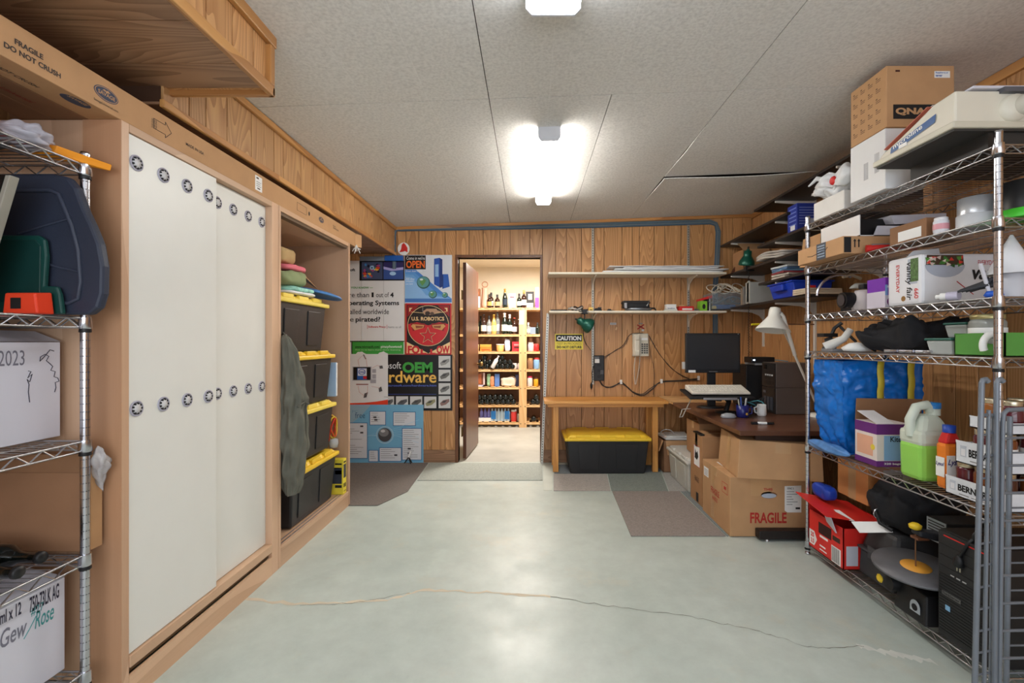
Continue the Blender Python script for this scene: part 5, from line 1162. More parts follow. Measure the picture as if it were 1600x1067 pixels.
# ================================================================== DESK CORNER
DESKW = wood((112,74,54), (92,58,42), 'x', .28, bands=5, across=6)
DZT = .69
t = T('desk', 'dark walnut desk in the right corner over stacked cartons', 'desk', (1.79, 3.61, 0))
G().box(-.48,.48,-.69,.69,DZT-.03,DZT).build('desk_top', DESKW, t, bevel=.003)
G().box(-.35,.46,-.62,-.60,DZT-.10,DZT-.03).build('apron', M((58,38,28),.5), t)
for x in (.44,):
    for y in (-.6,.64): G().box(x-.02,x+.02,y-.02,y+.02,0,DZT-.03).build('leg', M((40,30,26),.5), t)
t = T('wall_ledge', 'pale pine board along the wall between bench and desk', 'board', (1.72, 4.565, DZT-.024))
G().box(-.40,.55,-.25,.25,0,.022).build('board', PINE, t, bevel=.002); G().box(.4,.44,.18,.22,-(DZT-.024),0).build('support_post', PINEZ, t)

def carton(name, label, x0, x1, y0, y1, z0, z1, mat=CARD, matf=None, tape=True, cat='box'):
    cx, cy = (x0+x1)/2, (y0+y1)/2; t = T(name, label, cat, (cx, cy, z0)); w, d, h = (x1-x0)/2, (y1-y0)/2, z1-z0
    G().box(-w, w, -d, d, 0, h).build('carton_body', mat, t, bevel=.003)
    if tape:
        G().box(-w-.0006, w+.0006, -.024, .024, h-.06, h+.0006).build('tape', TAPE, t)
    return t, w, d, h
REDI = M((176,44,36), .7, var=.05)
# big FRAGILE carton
t, w, d, h = carton('moving_carton', 'large brown carton printed FRAGILE on the floor under the desk', 1.274, 1.80, 2.985, 3.46, .004, .383)
def fx_(px, Y=2.985): return px2x(px, Y)-1.537
def fz_(py, Y=2.985): return py2z(py, Y)-.004
fit('FRAGILE', REDI, t, '-y', -d-.0007, fx_(1172), fx_(1229), fz_(817), fz_(800), .03)
flat(t, 'packing_slip', PAPER, [(fx_(1226),fz_(797)),(fx_(1230),fz_(800)),(fx_(1252),fz_(800)),(fx_(1252),fz_(758)),(fx_(1226),fz_(759))], (0,-d,0), '-y')
fit('SYNC 5', INK, t, '-y', -d-.0012, fx_(1230), fx_(1240), fz_(764), fz_(761), .02); lines(t, 'slip_print', PGRY, (0,-d-.0006,0), '-y', [(fx_(1229), fx_(1229)+.07*(.7+.3*math.sin(k*2)), fz_(768+4*k), .004) for k in range(6)]); flat(t, 'slip_logo', INK, rect(fx_(1243), fx_(1250), fz_(795), fz_(792)), (0,-d-.0006,0), '-y')
flat(t, 'hand_hole', M((176,186,200),.4), disc(.048,20,1,.32), (fx_(1201.5),-d,fz_(774)), '-y', .0008); flat(t, 'hand_hole', M((120,84,58),.8), disc(.052,20,1,.42), (fx_(1201.5),-d,fz_(773)), '-y', .0004)
fit('THIS', REDI, t, '-y', -d-.0007, fx_(1193), fx_(1207), fz_(766), fz_(762), .03)
ay = lambda px: F*1.274/(px-CX)-3.2225        # left face of the carton
def lfit(s, px0, px1, py0, py1, b=.02):
    Ya, Yb = F*1.274/(px0-CX), F*1.274/(px1-CX); Ym = (Ya+Yb)/2
    fit(s, REDI, t, '-x', -w-.0007, -(Ya-3.2225), -(Yb-3.2225), py2z(py1,Ym)-.004, py2z(py0,Ym)-.004, b)
lfit('FRAGILE', 1111, 1124, 763, 773); lfit('HANDLE', 1113, 1121, 776, 782)
flat(t, 'label', PAPER, rect(-(ay(1100)), -(ay(1107)), .27, .335), (-w,0,0), '-x'); lines(t, 'label_print', PGRY, (-w-.0006,0,0), '-x', [(-(ay(1100))+.01, -(ay(1107))-.01, .28+.012*k, .004) for k in range(4)])
outline_rect(t, 'red_frame', REDI, (-w,0,0), '-x', -(ay(1128)), -(ay(1137)), .25, .32, .003); flat(t, 'red_mark', REDI, rect(-(ay(1131)), -(ay(1134.5)), .275, .295), (-w,0,0), '-x')
flat(t, 'top_label', PAPER, rect(-.2,-.1,.02,.14), (0,0,h), '+z')
G().box(-.13,.0,-d-.0004,-d,h-.12,h).build('tape', TAPE, t); G().box(-w-.0004,-w,.02,.08,.02,h).build('tape', TAPE, t)
t = T('black_tray', 'low black plastic tray in front of the FRAGILE carton', 'tray', (1.60, 2.945, 0))
G().box(-.17,.19,-.028,.03,.012,.066).build('tray_body', M((34,28,26),.5), t, bevel=.004); G().lathe([(.012,0),(.014,.01),(.008,.014)], 12, (-.12,-.02,0)).build('caster', M((200,200,200),.3,.8), t); G().lathe([(.012,0),(.014,.01),(.008,.014)], 12, (.15,0,0)).build('caster', M((200,200,200),.3,.8), t)
# tilted carton on top
loc = (1.55, 3.1, .386)
t = T('moving_carton', 'slightly crooked brown carton lying on the FRAGILE carton', 'box', loc)
b_ = [(1.305,2.95,.386),(1.80,2.865,.386),(1.84,3.27,.386),(1.345,3.35,.386)]; u_ = [(1.335,2.985,.625),(1.81,2.90,.605),(1.84,3.28,.61),(1.37,3.36,.63)]
L_ = lambda P: [tuple(p[i]-loc[i] for i in range(3)) for p in P]
G().hexa(L_(b_)+L_(u_)).build('carton_body', CARD, t, bevel=.004)
def on_front(u, v, off): # bilinear on the front face
    B0, B1, U0, U1 = Vector(b_[0]), Vector(b_[1]), Vector(u_[0]), Vector(u_[1]); p = B0.lerp(B1,u).lerp(U0.lerp(U1,u),v); return p-Vector(loc)+Vector((0,-off,0))
G().add([on_front(.44,.70,.001), on_front(.63,.70,.001), on_front(.63,.98,.001), on_front(.44,.98,.001)], [(0,1,2,3)]).build('tape', TAPE, t)
def on_left(u, v): B0, B1, U0, U1 = Vector(b_[3]), Vector(b_[0]), Vector(u_[3]), Vector(u_[0]); return B0.lerp(B1,u).lerp(U0.lerp(U1,u),v)-Vector(loc)+Vector((-.001,0,0))
G().add([on_left(.42,.02), on_left(.58,.02), on_left(.58,.98), on_left(.42,.98)], [(0,1,2,3)]).build('tape', TAPE, t)
# narrow tall carton
t, w, d, h = carton('tall_carton', 'narrow upright carton with a shipping label beside the FRAGILE carton', 1.288, 1.56, 3.51, 3.76, .004, .534, CARD2)
flat(t, 'label', PAPER, rect(-.05,.08,.28,.44), (-w,0,0), '-x'); flat(t, 'label_mark', INK, [(-.03,.34),(.02,.33),(.05,.36),(.03,.40),(.0,.38),(-.02,.41)], (-w-.0006,0,0), '-x'); outline_rect(t, 'label_frame', REDI, (-w-.0004,0,0), '-x', -.05,.08,.28,.44,.004)
flat(t, 'black_tape', BLACKP, rect(-.02,.03,.43,.53), (-w,0,0), '-x') ; flat(t, 'black_tape', BLACKP, rect(.0,.05,.01,.08), (-w,0,0), '-x')
fit('FRAGILE', M((80,56,44),.7), t, '-x', -w-.0007, -.03, .06, .16, .2, .01)
G().box(-w-.002,-w+.03,-.1,.06,h+.0006,h+.012).build('strap_band', BLACKP, t)
# carton on the grey bin
GRYP = M((196,194,184), .45, var=.03)
tote('light grey plastic bin with matching lid beneath the desk', (1.46, 4.085, .004), PI/2, .58, .38, .285, M((206,204,196),.45,var=.03), GRYP, .045)
t, w, d, h = carton('open_carton', 'open-topped carton on the grey bin under the desk', 1.38, 1.66, 3.82, 4.13, .298, .575, CARD2)
G().hexa([(-w,-d,h),(w,-d,h),(w-.02,-d+.10,h+.06),(-w+.0,-d+.10,h+.055),(-w,-d,h+.003),(w,-d,h+.003),(w-.02,-d+.10,h+.063),(-w,-d+.10,h+.058)]).build('flap', CARD_D, t); flat(t, 'label', PAPER, rect(-.05,.03,-d+.12,-d+.2), (0,0,h), '+z')
# open carton at the back
t = T('open_carton', 'brown carton with folded-out flaps and papers beside the bench', 'box', (1.41, 4.60, .006))
w, d, h = .145, .155, .30
G().box(-w,w,-d,d,0,.004).box(-w,w,-d,-d+.004,0,h).box(-w,w,d-.004,d,0,h).box(-w,-w+.004,-d,d,0,h).box(w-.004,w,-d,d,0,h).build('carton_body', CARD_D, t)
G().hexa([(-w+.02,-d-.001,h),(w,-d-.001,h),(w,-d-.03,h-.12),(-w+.03,-d-.03,h-.13),(-w+.02,-d-.004,h),(w,-d-.004,h),(w,-d-.033,h-.12),(-w+.03,-d-.033,h-.13)]).build('flap', CARD, t)
G().hexa([(-w-.001,-d,h),(-w-.001,d,h),(-w-.03,d,h-.12),(-w-.04,-d,h-.10),(-w-.004,-d,h),(-w-.004,d,h),(-w-.033,d,h-.12),(-w-.043,-d,h-.10)]).build('flap', CARD, t)
t = T('paper_stack', 'white papers with a looped wire lying in the open carton', 'papers', (1.41, 4.60, .306))
G().cbox((0,0,.012),(.25,.24,.02),(.02,.03,.1)).build('paper_sheets', PAPER, t); G().cbox((.02,.0,.03),(.2,.2,.012),(.02,-.03,-.15)).build('paper_sheets', M((206,206,204),.6), t)
G().tube([(-.09+.07*math.cos(a)+.03*a/6, -.06+.02*math.sin(a), .05+.035*math.sin(a)) for a in [2*PI*q/16 for q in range(16)]], .004, 6, closed=True).build('wire_loop', M((190,190,188),.4), t)

# ---- on the desk
D0 = DZT+.0012
loc = (1.535, 3.97, D0)
t = T('flat_monitor', 'black flat monitor standing on the walnut desk', 'monitor', loc)
zz0, zz1 = py2z(582,3.93)-D0, py2z(520,3.93)-D0; hw = (px2x(1158,3.93)-px2x(1073,3.93))/2
G().box(-hw,hw,-.045,-.01,zz0,zz1).build('bezel', M((26,26,28),.35), t, bevel=.004); G().box(-hw+.014,hw-.014,-.0462,-.0448,zz0+.03,zz1-.014).build('screen', M((46,46,48),.25,var=.02), t)
G().box(-hw+.02,-hw+.08,-.0466,-.0448,zz0+.003,zz0+.024).build('paper_note', PAPER, t); G().box(-.035,.035,-.0466,-.0448,zz0+.008,zz0+.014).build('brand_mark', M((110,110,112),.4), t); G().lathe([(.004,0),(.003,.003),(0,.003)], 10, (hw-.02,-.047,zz1-.007), 'y').build('camera_dot', M((190,190,190),.4), t)
G().box(-.035,.035,-.012,.012,.014,zz0+.06).build('stand_neck', BLACKP, t, bevel=.004); G().lathe([(.12,0),(.12,.006),(.10,.014),(0,.014)], 24, sy=.75).build('stand_base', BLACKP, t)
G().box(-hw-.018,-hw,-.02,.01,zz0+.03,zz0+.09).build('side_hub', M((190,188,184),.5), t)
# keyboard tray on an arm, keyboard on the tray
loc = (1.43, 3.60, D0)
t = T('keyboard_tray', 'black keyboard tray with silver front raised on an arm', 'keyboard tray', loc)
G().hexa([(-.25,-.14,.128),(.24,-.14,.128),(.24,.10,.168),(-.25,.10,.168),(-.25,-.14,.145),(.24,-.14,.145),(.24,.10,.185),(-.25,.10,.185)]).build('tray', BLACKP, t, bevel=.006); G().box(-.15,.10,-.148,-.138,.126,.142).build('silver_edge', M((180,180,184),.3,.7), t, bevel=.003)
G().tube([(.05,.0,.155),(.12,.05,.09),(.10,.06,.02)], .02, 10).build('arm', BLACKP, t); G().lathe([(.08,0),(.08,.012),(.03,.02),(0,.02)], 20, (.10,.06,0)).build('arm_base', BLACKP, t); G().lathe([(.022,0),(.022,.05),(0,.05)], 12, (.02,.0,.10)).build('adjust_knob', BLACKP, t)
t = T('keyboard', 'cream computer keyboard on the raised black tray', 'keyboard', (1.43, 3.585, D0+.174), rot=(.16, 0, 0))
KB = M((214,206,192),.5,var=.02); G().hexa([(-.22,-.085,0),(.22,-.085,0),(.22,.085,0),(-.22,.085,0),(-.22,-.085,.014),(.22,-.085,.014),(.22,.085,.034),(-.22,.085,.034)]).build('case', KB, t, bevel=.004)
kk = G().box(-.0085,.0085,-.008,.008,0,.008)
k0 = None
for r_ in range(5):
    for c_ in range(18):
        if k0 is None: k0 = kk.build('key', M((228,222,210),.5,var=.02), t); q = k0
        else: q = k0.copy(); COL.objects.link(q); q.parent = t
        q.location = (-.195+.0215*c_+(.01 if c_ > 12 else 0), -.06+.026*r_, .017+.003*r_)
t = T('keyboard_cable', 'grey keyboard cable hanging off the desk edge', 'cord', (1.30, 3.7, D0))
G().tube([(.0,-.02,.16),(-.04,.0,.08),(-.05,.05,.02),(-.09,.02,-.04),(-.10,.06,-.05),(-.06,.12,.004),(.02,.15,.006)], .004, 6).build('cord', M((180,174,164),.5), t)
t = T('computer_mouse', 'grey computer mouse on the desk before the monitor', 'mouse', (1.40, 3.50, D0)); 
t.location = (px2x(1138,3.42), 3.42, D0)
G().lathe([(0,.0),(.03,.0),(.034,.01),(.028,.026),(.012,.035),(0,.036)], 18, sx=1.7, sy=1.0).build('mouse_body', M((150,152,156),.35), t); G().box(-.004,.03,-.002,.002,.032,.037).build('scroll_wheel', BLACKP, t)
t = T('pen_mug', 'dark blue mug holding pens on the desk', 'mug', (px2x(1160,3.45), 3.45, D0)); G().lathe([(.034,0),(.042,.005),(.044,.09),(.04,.09),(.038,.01),(0,.01)], 20).build('mug_body', M((28,34,104),.3), t); G().tube([(.043,0,.075),(.07,0,.07),(.07,0,.03),(.042,0,.02)], .006, 8).build('handle', M((28,34,104),.3), t)
for k in range(5): G().tube([(.012*math.cos(k*1.3),.012*math.sin(k*1.3),.012),(.03*math.cos(k*1.3),.03*math.sin(k*1.3),.14+.01*(k%2))], .005, 6).build('pen', M(((220,220,220),(40,40,46),(200,196,180),(60,90,170),(210,210,210))[k],.4), t)
flat(t, 'star_print', M((214,170,60),.4), star(0,0,.012,.005), (.012,-.0445,.03), '-y', .001)
t = T('desk_cables', 'tangled black and teal cables behind the mug', 'cables', (px2x(1178,3.62), 3.66, D0))
for k in range(6): G().tube([(.11*math.cos(a+k)*(.6+.1*k), .05*math.sin(a), .03+.025*math.sin(2*a+k)+.012*k) for a in [2*PI*q/18 for q in range(18)]], .005, 6, closed=True).build('cable', M((40,40,42) if k % 3 else (80,150,160),.5), t)
t = T('white_mug', 'small white mug beside the black computer boxes', 'mug', (px2x(1190,3.52), 3.52, D0)); G().lathe([(.028,0),(.034,.01),(.032,.085),(.028,.085),(.028,.012),(0,.012)], 18).build('mug_body', PAPER, t); G().tube([(-.03,0,.07),(-.055,0,.06),(-.05,0,.025),(-.03,0,.02)], .005, 8).build('handle', PAPER, t)
t = T('marker_pen', 'black and white marker lying on the desk front', 'pen', (px2x(1190,3.15), 3.15, D0)); G().tube([(-.07,0,.009),(.075,-.012,.009)], .0085, 10).build('barrel', BLACKP, t); G().tube([(-.03,-.003,.0094),(.03,-.0085,.0094)], .0089, 10).build('label', PAPER, t)
# black computer boxes
t = T('computer_tower', 'tall black computer tower behind the small boxes', 'computer', (px2x(1177,4.05), 4.10, D0)); G().box(-.085,.09,-.1,.17,0,.355).build('case', M((24,24,26),.5), t, bevel=.004); G().box(-.08,.085,-.1012,-.1,.02,.34).build('front_panel', M((34,34,36),.45), t)
zt_ = D0+.3562
t = T('modem_stand', 'grey flat box under the modem on the tower', 'box', (px2x(1186,4.05), 4.08, zt_)); G().box(-.06,.16,-.09,.11,0,.02).build('box_body', M((150,156,160),.4), t, bevel=.003)
t = T('modem', 'black modem with a bright blue-white light', 'modem', (px2x(1188,4.03), 4.05, zt_+.0212)); G().box(-.10,.10,-.07,.07,0,.048).build('case', BLACKP, t, bevel=.005); G().box(-.085,-.07,-.0712,-.069,.018,.028).build('status_light', M((200,225,255),.3,emit=6.0), t); G().tube([(.06,.07,.02),(.16,.04,.02),(.24,-.02,.01)], .004, 6).build('cable', M((80,150,180),.5), t)
def minitower(label, z, h, buttons):
    t = T('mini_computer', label, 'computer', (1.99, 3.68, z)); 
    G().box(-.11,.16,-.10,.10,0,h).build('case', M((92,82,78),.5), t, bevel=.004)
    fr = G().box(-.118,-.11,-.098,.098,.003,h-.003).build('front_panel', M((26,26,28),.4), t)
    if buttons:
        for k in range(4): G().box(-.1205,-.118,-.07+.032*k,-.05+.032*k,h*.45,h*.52).build('button', M((180,180,180),.4), fr)
        for k in range(6): G().box(-.1195,-.118,-.08+.05*(k//2),-.045+.05*(k//2),h*.1+.05*(k%2)*h*4,h*.1+.05*(k%2)*h*4+.03).build('drive_bay', BLACKP, fr)
        G().box(-.12,-.118,.02,.07,h*.72,h*.9).build('display', M((10,12,14),.2), fr)
    else:
        for k in range(3): G().box(-.121,-.118,-.07+.05*k,-.035+.05*k,h*.12,h*.62).build('drive_bay', M((60,66,76),.35), fr)
        G().box(-.120,-.118,.04,.08,h*.75,h*.85).build('display', M((90,90,96),.3), fr)
    return t
minitower('lower of two small black computer boxes on the desk', D0, .203, False); minitower('upper of two small black computer boxes on the desk', D0+.2042, .19, True)

# ================================================================== BLACK SHELVES ON THE RIGHT WALL
BSH = M((44,36,32), .45, var=.1); WBR = M((222,218,210), .45)
for y in (4.58, 3.75, 3.0):
    t = T('shelf_standard', {4.58:'white slotted rail on the right wall near the corner', 3.75:'white slotted rail in the middle of the right wall', 3.0:'white slotted rail behind the chrome shelving'}[y], 'shelf rail', (XR-.001, y, 1.0 if y < 4 else 1.2), group='white rails on the right wall')
    G().box(-.014,0,-.012,.012,0,1.45 if y < 4 else 1.06).build('rail', WBR, t)
XA = 1.95
def bshelf(label, z, y0, y1, brs, x0=XA):
    t = T('black_shelf', label, 'shelf', (XR, (y0+y1)/2, z)); m_ = (y0+y1)/2
    G().box(x0-XR, -.016, y0-m_, y1-m_, 0, .02).build('board', BSH, t, bevel=.002)
    for y in brs: G().prism([(-.016,-.001),(x0-XR+.015,-.001),(x0-XR+.015,-.014),(-.12,-.03),(-.05,-.06),(-.016,-.1)], y-m_-.007, y-m_+.007, 'xz').build('bracket', WBR, t)
    return t
ZA, ZB_, ZB2, ZC, ZC2, ZD = 2.378, 2.215, 2.05, 1.895, 1.728, 1.563
bshelf('topmost black wall shelf just below the ceiling', ZA, 2.8, 4.08, (3.75,3.0))
bshelf('black wall shelf running into the back corner, second from top', ZB_, 3.55, 4.80, (3.75,4.58))
bshelf('black wall shelf carrying the blue box', ZB2, 2.8, 4.02, (3.75,3.0))
bshelf('black wall shelf carrying the green lamp', ZC, 3.4, 4.80, (3.75,4.58))
bshelf('black wall shelf carrying the magazines', ZC2, 2.8, 4.0, (3.75,3.0))
bshelf('lowest black wall shelf carrying the blue bin', ZD, 3.3, 4.80, (3.75,4.58))
def on(z): return z+.0212
t = T('blue_carton', 'blue printed box with a pale picture on the black shelf', 'box', (2.07, 3.52, on(ZB2))); G().box(-.095,.1,-.06,.07,0,.205).build('carton_body', M((36,58,160),.45), t, bevel=.002)
lines(t, 'box_print', M((130,150,220),.5), (0,-.06,0), '-y', [(-.08,.07-.02*(k%3),.17-.02*k,.006) for k in range(7)]); flat(t, 'box_picture', M((190,200,220),.5), [(-.0,.01),(.05,.01),(.05,.09),(.0,.09)], (0,-.0606,0), '-y'); lines(t, 'box_print', M((130,150,220),.5), (-.095,0,0), '-x', [(-.05,.045,.17-.03*k,.008) for k in range(5)]); flat(t, 'white_patch', PAPER, rect(-.03,.03,.015,.05), (-.095,0,0), '-x')
t, w, d, h = carton('open_carton', 'tan carton behind the green lamp on the black shelf', 2.0, 2.25, 4.40, 4.62, on(ZC), on(ZC)+.20, CARD2, tape=False); G().hexa([(-w,-d,h),(w,-d,h),(w,-d+.12,h+.08),(-w,-d+.12,h+.08),(-w,-d,h+.003),(w,-d,h+.003),(w,-d+.12,h+.083),(-w,-d+.12,h+.083)]).build('flap', CARD, t); flat(t, 'label', PAPER, rect(-.06,-.03,.02,.05), (0,-d,0), '-y')
loc = (px2x(1171,4.22), 4.22, ZC)
t = T('clamp_lamp', 'green clamp lamp pointing down from the black shelf', 'lamp', loc)
clamp_shade(t, Matrix.Translation((-.02, -.02, .185))@Euler((.25, 0, 0)).to_matrix().to_4x4(), 1.08)
G().box(-.03,.03,-.03,.03,-.012,-.002).box(-.03,.03,-.03,.03,.022,.032).box(-.04,-.03,-.02,.02,-.012,.032).build('clamp', BLACKP, t); G().tube([(-.02,.01,.03),(-.02,.035,.1),(-.02,.0,.15)], .006, 8).build('arm', BLACKP, t)
P = [(-.035+.004*math.cos(k*1.4), -.06+.004*math.sin(k*1.4), -.02-.78*k/150) for k in range(151)]
G().tube(P, .003, 5).build('coiled_cord', BLACKP, t)
t = T('toy_clip', 'small brown wooden clip at the end of the cream shelf', 'clip', (px2x(1147,4.58), 4.58, on(ZC))); G().cbox((0,0,.035),(.02,.02,.08),(.0,.5,0)).build('jaw', M((90,50,34),.5), t); G().cbox((.03,0,.03),(.03,.02,.03),None).build('white_tag', PAPER, t)
t = T('paper_stack', 'wavy stack of white papers on the black shelf', 'papers', (2.10, 3.88, on(ZC)))
for k in range(3): G().grid(10, 3, lambda u, v, k=k: (-.13+.26*v, -.2+.4*u, .012+.02*k+.05*math.sin(u*2.6+.2*k)*(u*.9))).build('paper_sheets', M((206-8*k,200-8*k,194-8*k),.7), t, solid=.014)
t = T('magazine_pile', 'pile of magazines with blue and red spines on the black shelf', 'magazines', (2.09, 3.72, on(ZC2)))
for k in range(6): G().cbox((.004*math.sin(k*2),0,.009+.017*k),(.24,.20,.014),(0,.03*math.sin(k),.15*math.sin(k*1.7))).build('magazine', M(((200,190,180),(196,188,176),(150,60,66),(110,150,180),(90,120,160),(190,196,200))[k],.5), t)
t, w, d, h = carton('brown_carton', 'tan carton at the near end of the black shelf beside the chrome post', 1.93, 2.2, 3.02, 3.3, on(ZC2), on(ZC2)+.22, CARD2); G().hexa([(-w-.03,-d,.02),(-w-.001,-d,.02),(-w-.001,d,.02),(-w-.03,d,.02),(-w-.004,-d,h),(-w-.001,-d,h),(-w-.001,d,h),(-w-.004,d,h)]).build('side_flap', CARD, t)
t = T('blue_bin', 'bright blue parts bin on the lowest black shelf', 'bin', (2.08, 3.60, on(ZD)))
BLU = M((26,62,180),.35); G().hexa([(-.13,-.16,0),(.13,-.16,0),(.13,.16,0),(-.13,.16,0),(-.16,-.17,.11),(.14,-.17,.11),(.14,.17,.11),(-.16,.17,.11)]).build('bin_body', BLU, t, bevel=.01); G().box(-.185,-.14,-.08,.08,.05,.10).build('label_lip', BLU, t, bevel=.01); G().box(-.17,.15,-.18,.18,.106,.118).build('bin_rim', BLU, t, bevel=.005)
t = T('paper_stack', 'tan paper sheets jutting out below the blue bin', 'papers', (2.06, 3.36, on(ZD)))
for k in range(3): G().cbox((.0,-.0,.008+.014*k),(.26,.16,.012),(0,0,.08*k)).build('paper_sheets', M((206,190,166),.7), t)
G().box(-.1,-.06,-.085,-.06,.045,.06).build('red_pencil', RED, t)
t = T('egg_crate', 'grey moulded tray standing beside the blue bin', 'tray', (2.06, 4.18, on(ZD)))
for k in range(6): G().lathe([(.02,0),(.025,.012),(.012,.026),(0,.027)], 10, (-.14,-.05,.03+.03*k), 'x').xf(Matrix.Identity(4)).build('cup', M((170,168,162),.7), t)
G().box(-.14,.1,-.08,.0,0,.19).build('tray_body', M((160,158,152),.7), t, bevel=.006); G().box(-.14,.1,.02,.05,0,.16).build('grey_book', M((120,116,112),.6), t); G().box(-.14,.1,.06,.09,0,.15).build('tan_book', M((150,130,110),.6), t)
# white desk lamp
loc = (2.15, 3.42, D0)
t = T('desk_lamp', 'white adjustable desk lamp leaning over the black computers', 'lamp', loc)
WLP = M((232,230,222),.35,var=.02)
a_ = Vector((px2x(1230,3.2)-loc[0], -.05, py2z(492,3.2)-D0))
g = G().lathe([(.0,.055),(.03,.055),(.034,.04),(.036,-.0),(.05,-.02),(.10,-.085),(.102,-.092),(.098,-.092),(.045,-.02),(0,-.01)], 28); g.xf(Matrix.Translation(a_)@Euler((-.1,.16,0)).to_matrix().to_4x4()@Matrix.Scale(1.15,4)); g.build('shade', WLP, t)
e_ = Vector((px2x(1264,3.2)-loc[0], -.05, py2z(556,3.2)-D0))
G().tube([a_+Vector((.03,-.03,.02)), a_+Vector((.05,-.03,.0)), e_], .013, 8).build('upper_arm', WLP, t); G().tube([e_, (0,.05,.03)], .009, 8).build('lower_arm', WLP, t); G().tube([a_+Vector((.06,.03,-.06)), e_+Vector((-.012,0,.03))], .005, 6).build('spring', M((190,188,180),.4), t); G().lathe([(.08,0),(.08,.012),(.06,.025),(0,.028)], 22, (0,.05,0)).build('base', WLP, t); G().lathe([(.014,0),(.014,.02),(0,.02)], 10, a_+Vector((.03,-.035,.02)), 'y').build('joint_knob', M((150,150,150),.4), t)
t = T('yellow_marker', 'yellow highlighter clipped to the white wall rail', 'pen', (px2x(1186,3.72)+.0, 3.72, py2z(508,3.72))); G().tube([(-.06,0,.008),(.04,0,.01)], .009, 8).build('barrel', M((226,206,40),.4), t); G().tube([(.04,0,.01),(.46,.03,.01)], .006, 6).build('holder_rod', M((120,80,60),.5), t)
# ================================================================== RIGHT CHROME SHELVING
RZ = [.075, .64, 1.19, 1.404, 1.68, 1.935]
wire_rack('wire_shelving', 'tall chrome wire shelving along the right wall packed with goods', 1.63, 2.09, 1.628, 2.748, RZ, 1.972, 1.63)
def rz_(k): return RZ[k]+.0062
# ---- top shelf
t, w, d, h = carton('white_carton', 'white carton with faint barcodes under the large tan carton, top shelf', 1.602, 1.78, 2.11, 2.34, rz_(5), 2.214, M((226,226,226),.5,var=.02), tape=False)
lines(t, 'barcode', M((170,170,174),.6), (-w,0,0), '-x', [(-.02+.006*k,-.017+.006*k,.08,.08) for k in range(5)]); lines(t, 'barcode', M((180,180,184),.6), (-w,0,0), '-x', [(.05+.005*k,.052+.005*k,.09,.09) for k in range(6)])
t, w, d, h = carton('large_carton', 'large tan carton with a black printed logo near the ceiling', 1.60, 1.905, 2.10, 2.335, 2.2152, 2.49, CARD, tape=False)
flat(t, 'logo_band', INK, rect(-w+.03,w-.02,.035,.10), (0,-d,0), '-y'); fit('QNAP', CARD, t, '-y', -d-.0012, -w+.04, w-.10, .05, .085, .05)
flat(t, 'white_label', PAPER, rect(w-.09,w-.02,h-.055,h-.025), (0,-d,0), '-y'); fit('Raspberry pi', PBLU, t, '-y', -d-.0012, w-.085, w-.03, h-.037, h-.029, .02); fit('server', PBLU, t, '-y', -d-.0012, w-.085, w-.055, h-.05, h-.042, .02)
flat(t, 'hand_hole', M((70,30,24),.8), rect(-w+.04,-w+.06,h-.028,h-.02), (0,-d,0), '-y')
for i in range(4):
    for j in range(5):
        a, b = -d+.02+.05*i, h-.05-.048*j
        lines(t, 'printed_note', M((110,84,62),.7), (-w,0,0), '-x', [(a,a+.01,b+.02,.006),(a,a+.03,b+.012,.003),(a,a+.028,b+.004,.003)])
t = T('carrier_bag', 'white carrier bag with red print stuffed on the top shelf', 'bag', (1.70, 2.55, rz_(5)))
G().box(-.07,.09,-.12,.14,0,.10).build('inner_box', M((226,224,220),.5), t, bevel=.004)
def bag(u, v):
    a = 2*PI*u; s_ = math.sin(PI*(.08+.84*v))**.5; q3 = Vector((math.cos(a)*2, math.sin(a)*2, v*4)); k = 1+.5*mnoise.noise(q3)+.25*(1-2*abs(mnoise.noise(q3*2.3)))
    return (.085*s_*math.cos(a)*k, .13*s_*math.sin(a)*k, .09+.14*v+.05*mnoise.noise(q3*.8))
G().grid(60, 30, bag).build('bag_film', M((222,224,226),.35,var=.08,nscale=20), t); G().lathe([(0,.0),(.02,.0),(.024,.008),(0,.01)], 14, (-.088,-.05,.17), 'x').build('red_print', RED, t)
G().tube([(-.03,.06,.20),(-.07,.11,.235),(-.10,.14,.20)], [.02,.014,.004], 8).build('bag_handle', M((222,224,226),.35), t)
t = T('black_console', 'flat black box on the top shelf behind the carrier bag', 'box', (1.95, 2.58, rz_(5))); G().box(-.12,.12,-.12,.12,0,.26).build('box_body', M((40,42,48),.4), t, bevel=.004); G().box(-.125,.125,-.125,.125,.26,.275).build('top_plate', M((150,154,164),.4), t, bevel=.003)
# printer
BEI = M((214,208,192),.45,var=.02); BEI2 = M((196,190,176),.45)
loc = (1.775, 1.84, rz_(5))
t = T('dot_printer', 'beige office printer with a round side knob on the top shelf', 'printer', loc)
ZBm = .075
out = [(-.19,ZBm),(.18,ZBm),(.18,ZBm+.012),(.15,ZBm+.032),(.07,ZBm+.055),(-.02,ZBm+.085),(-.10,ZBm+.115),(-.19,ZBm+.12)]
G().prism(out, -.275, .30, 'yz').build('body', BEI, t, bevel=.012); G().box(-.285,.30,-.195,.195,ZBm-.012,ZBm+.012).build('base_frame', M((200,194,176),.45), t, bevel=.004)
G().box(-.14,.28,-.17,.17,0,ZBm-.012).build('underside', M((50,48,46),.6), t)
G().box(-.275,.29,-.185,.185,ZBm-.02,ZBm-.0125).build('bottom_plate', M((54,52,50),.6), t)
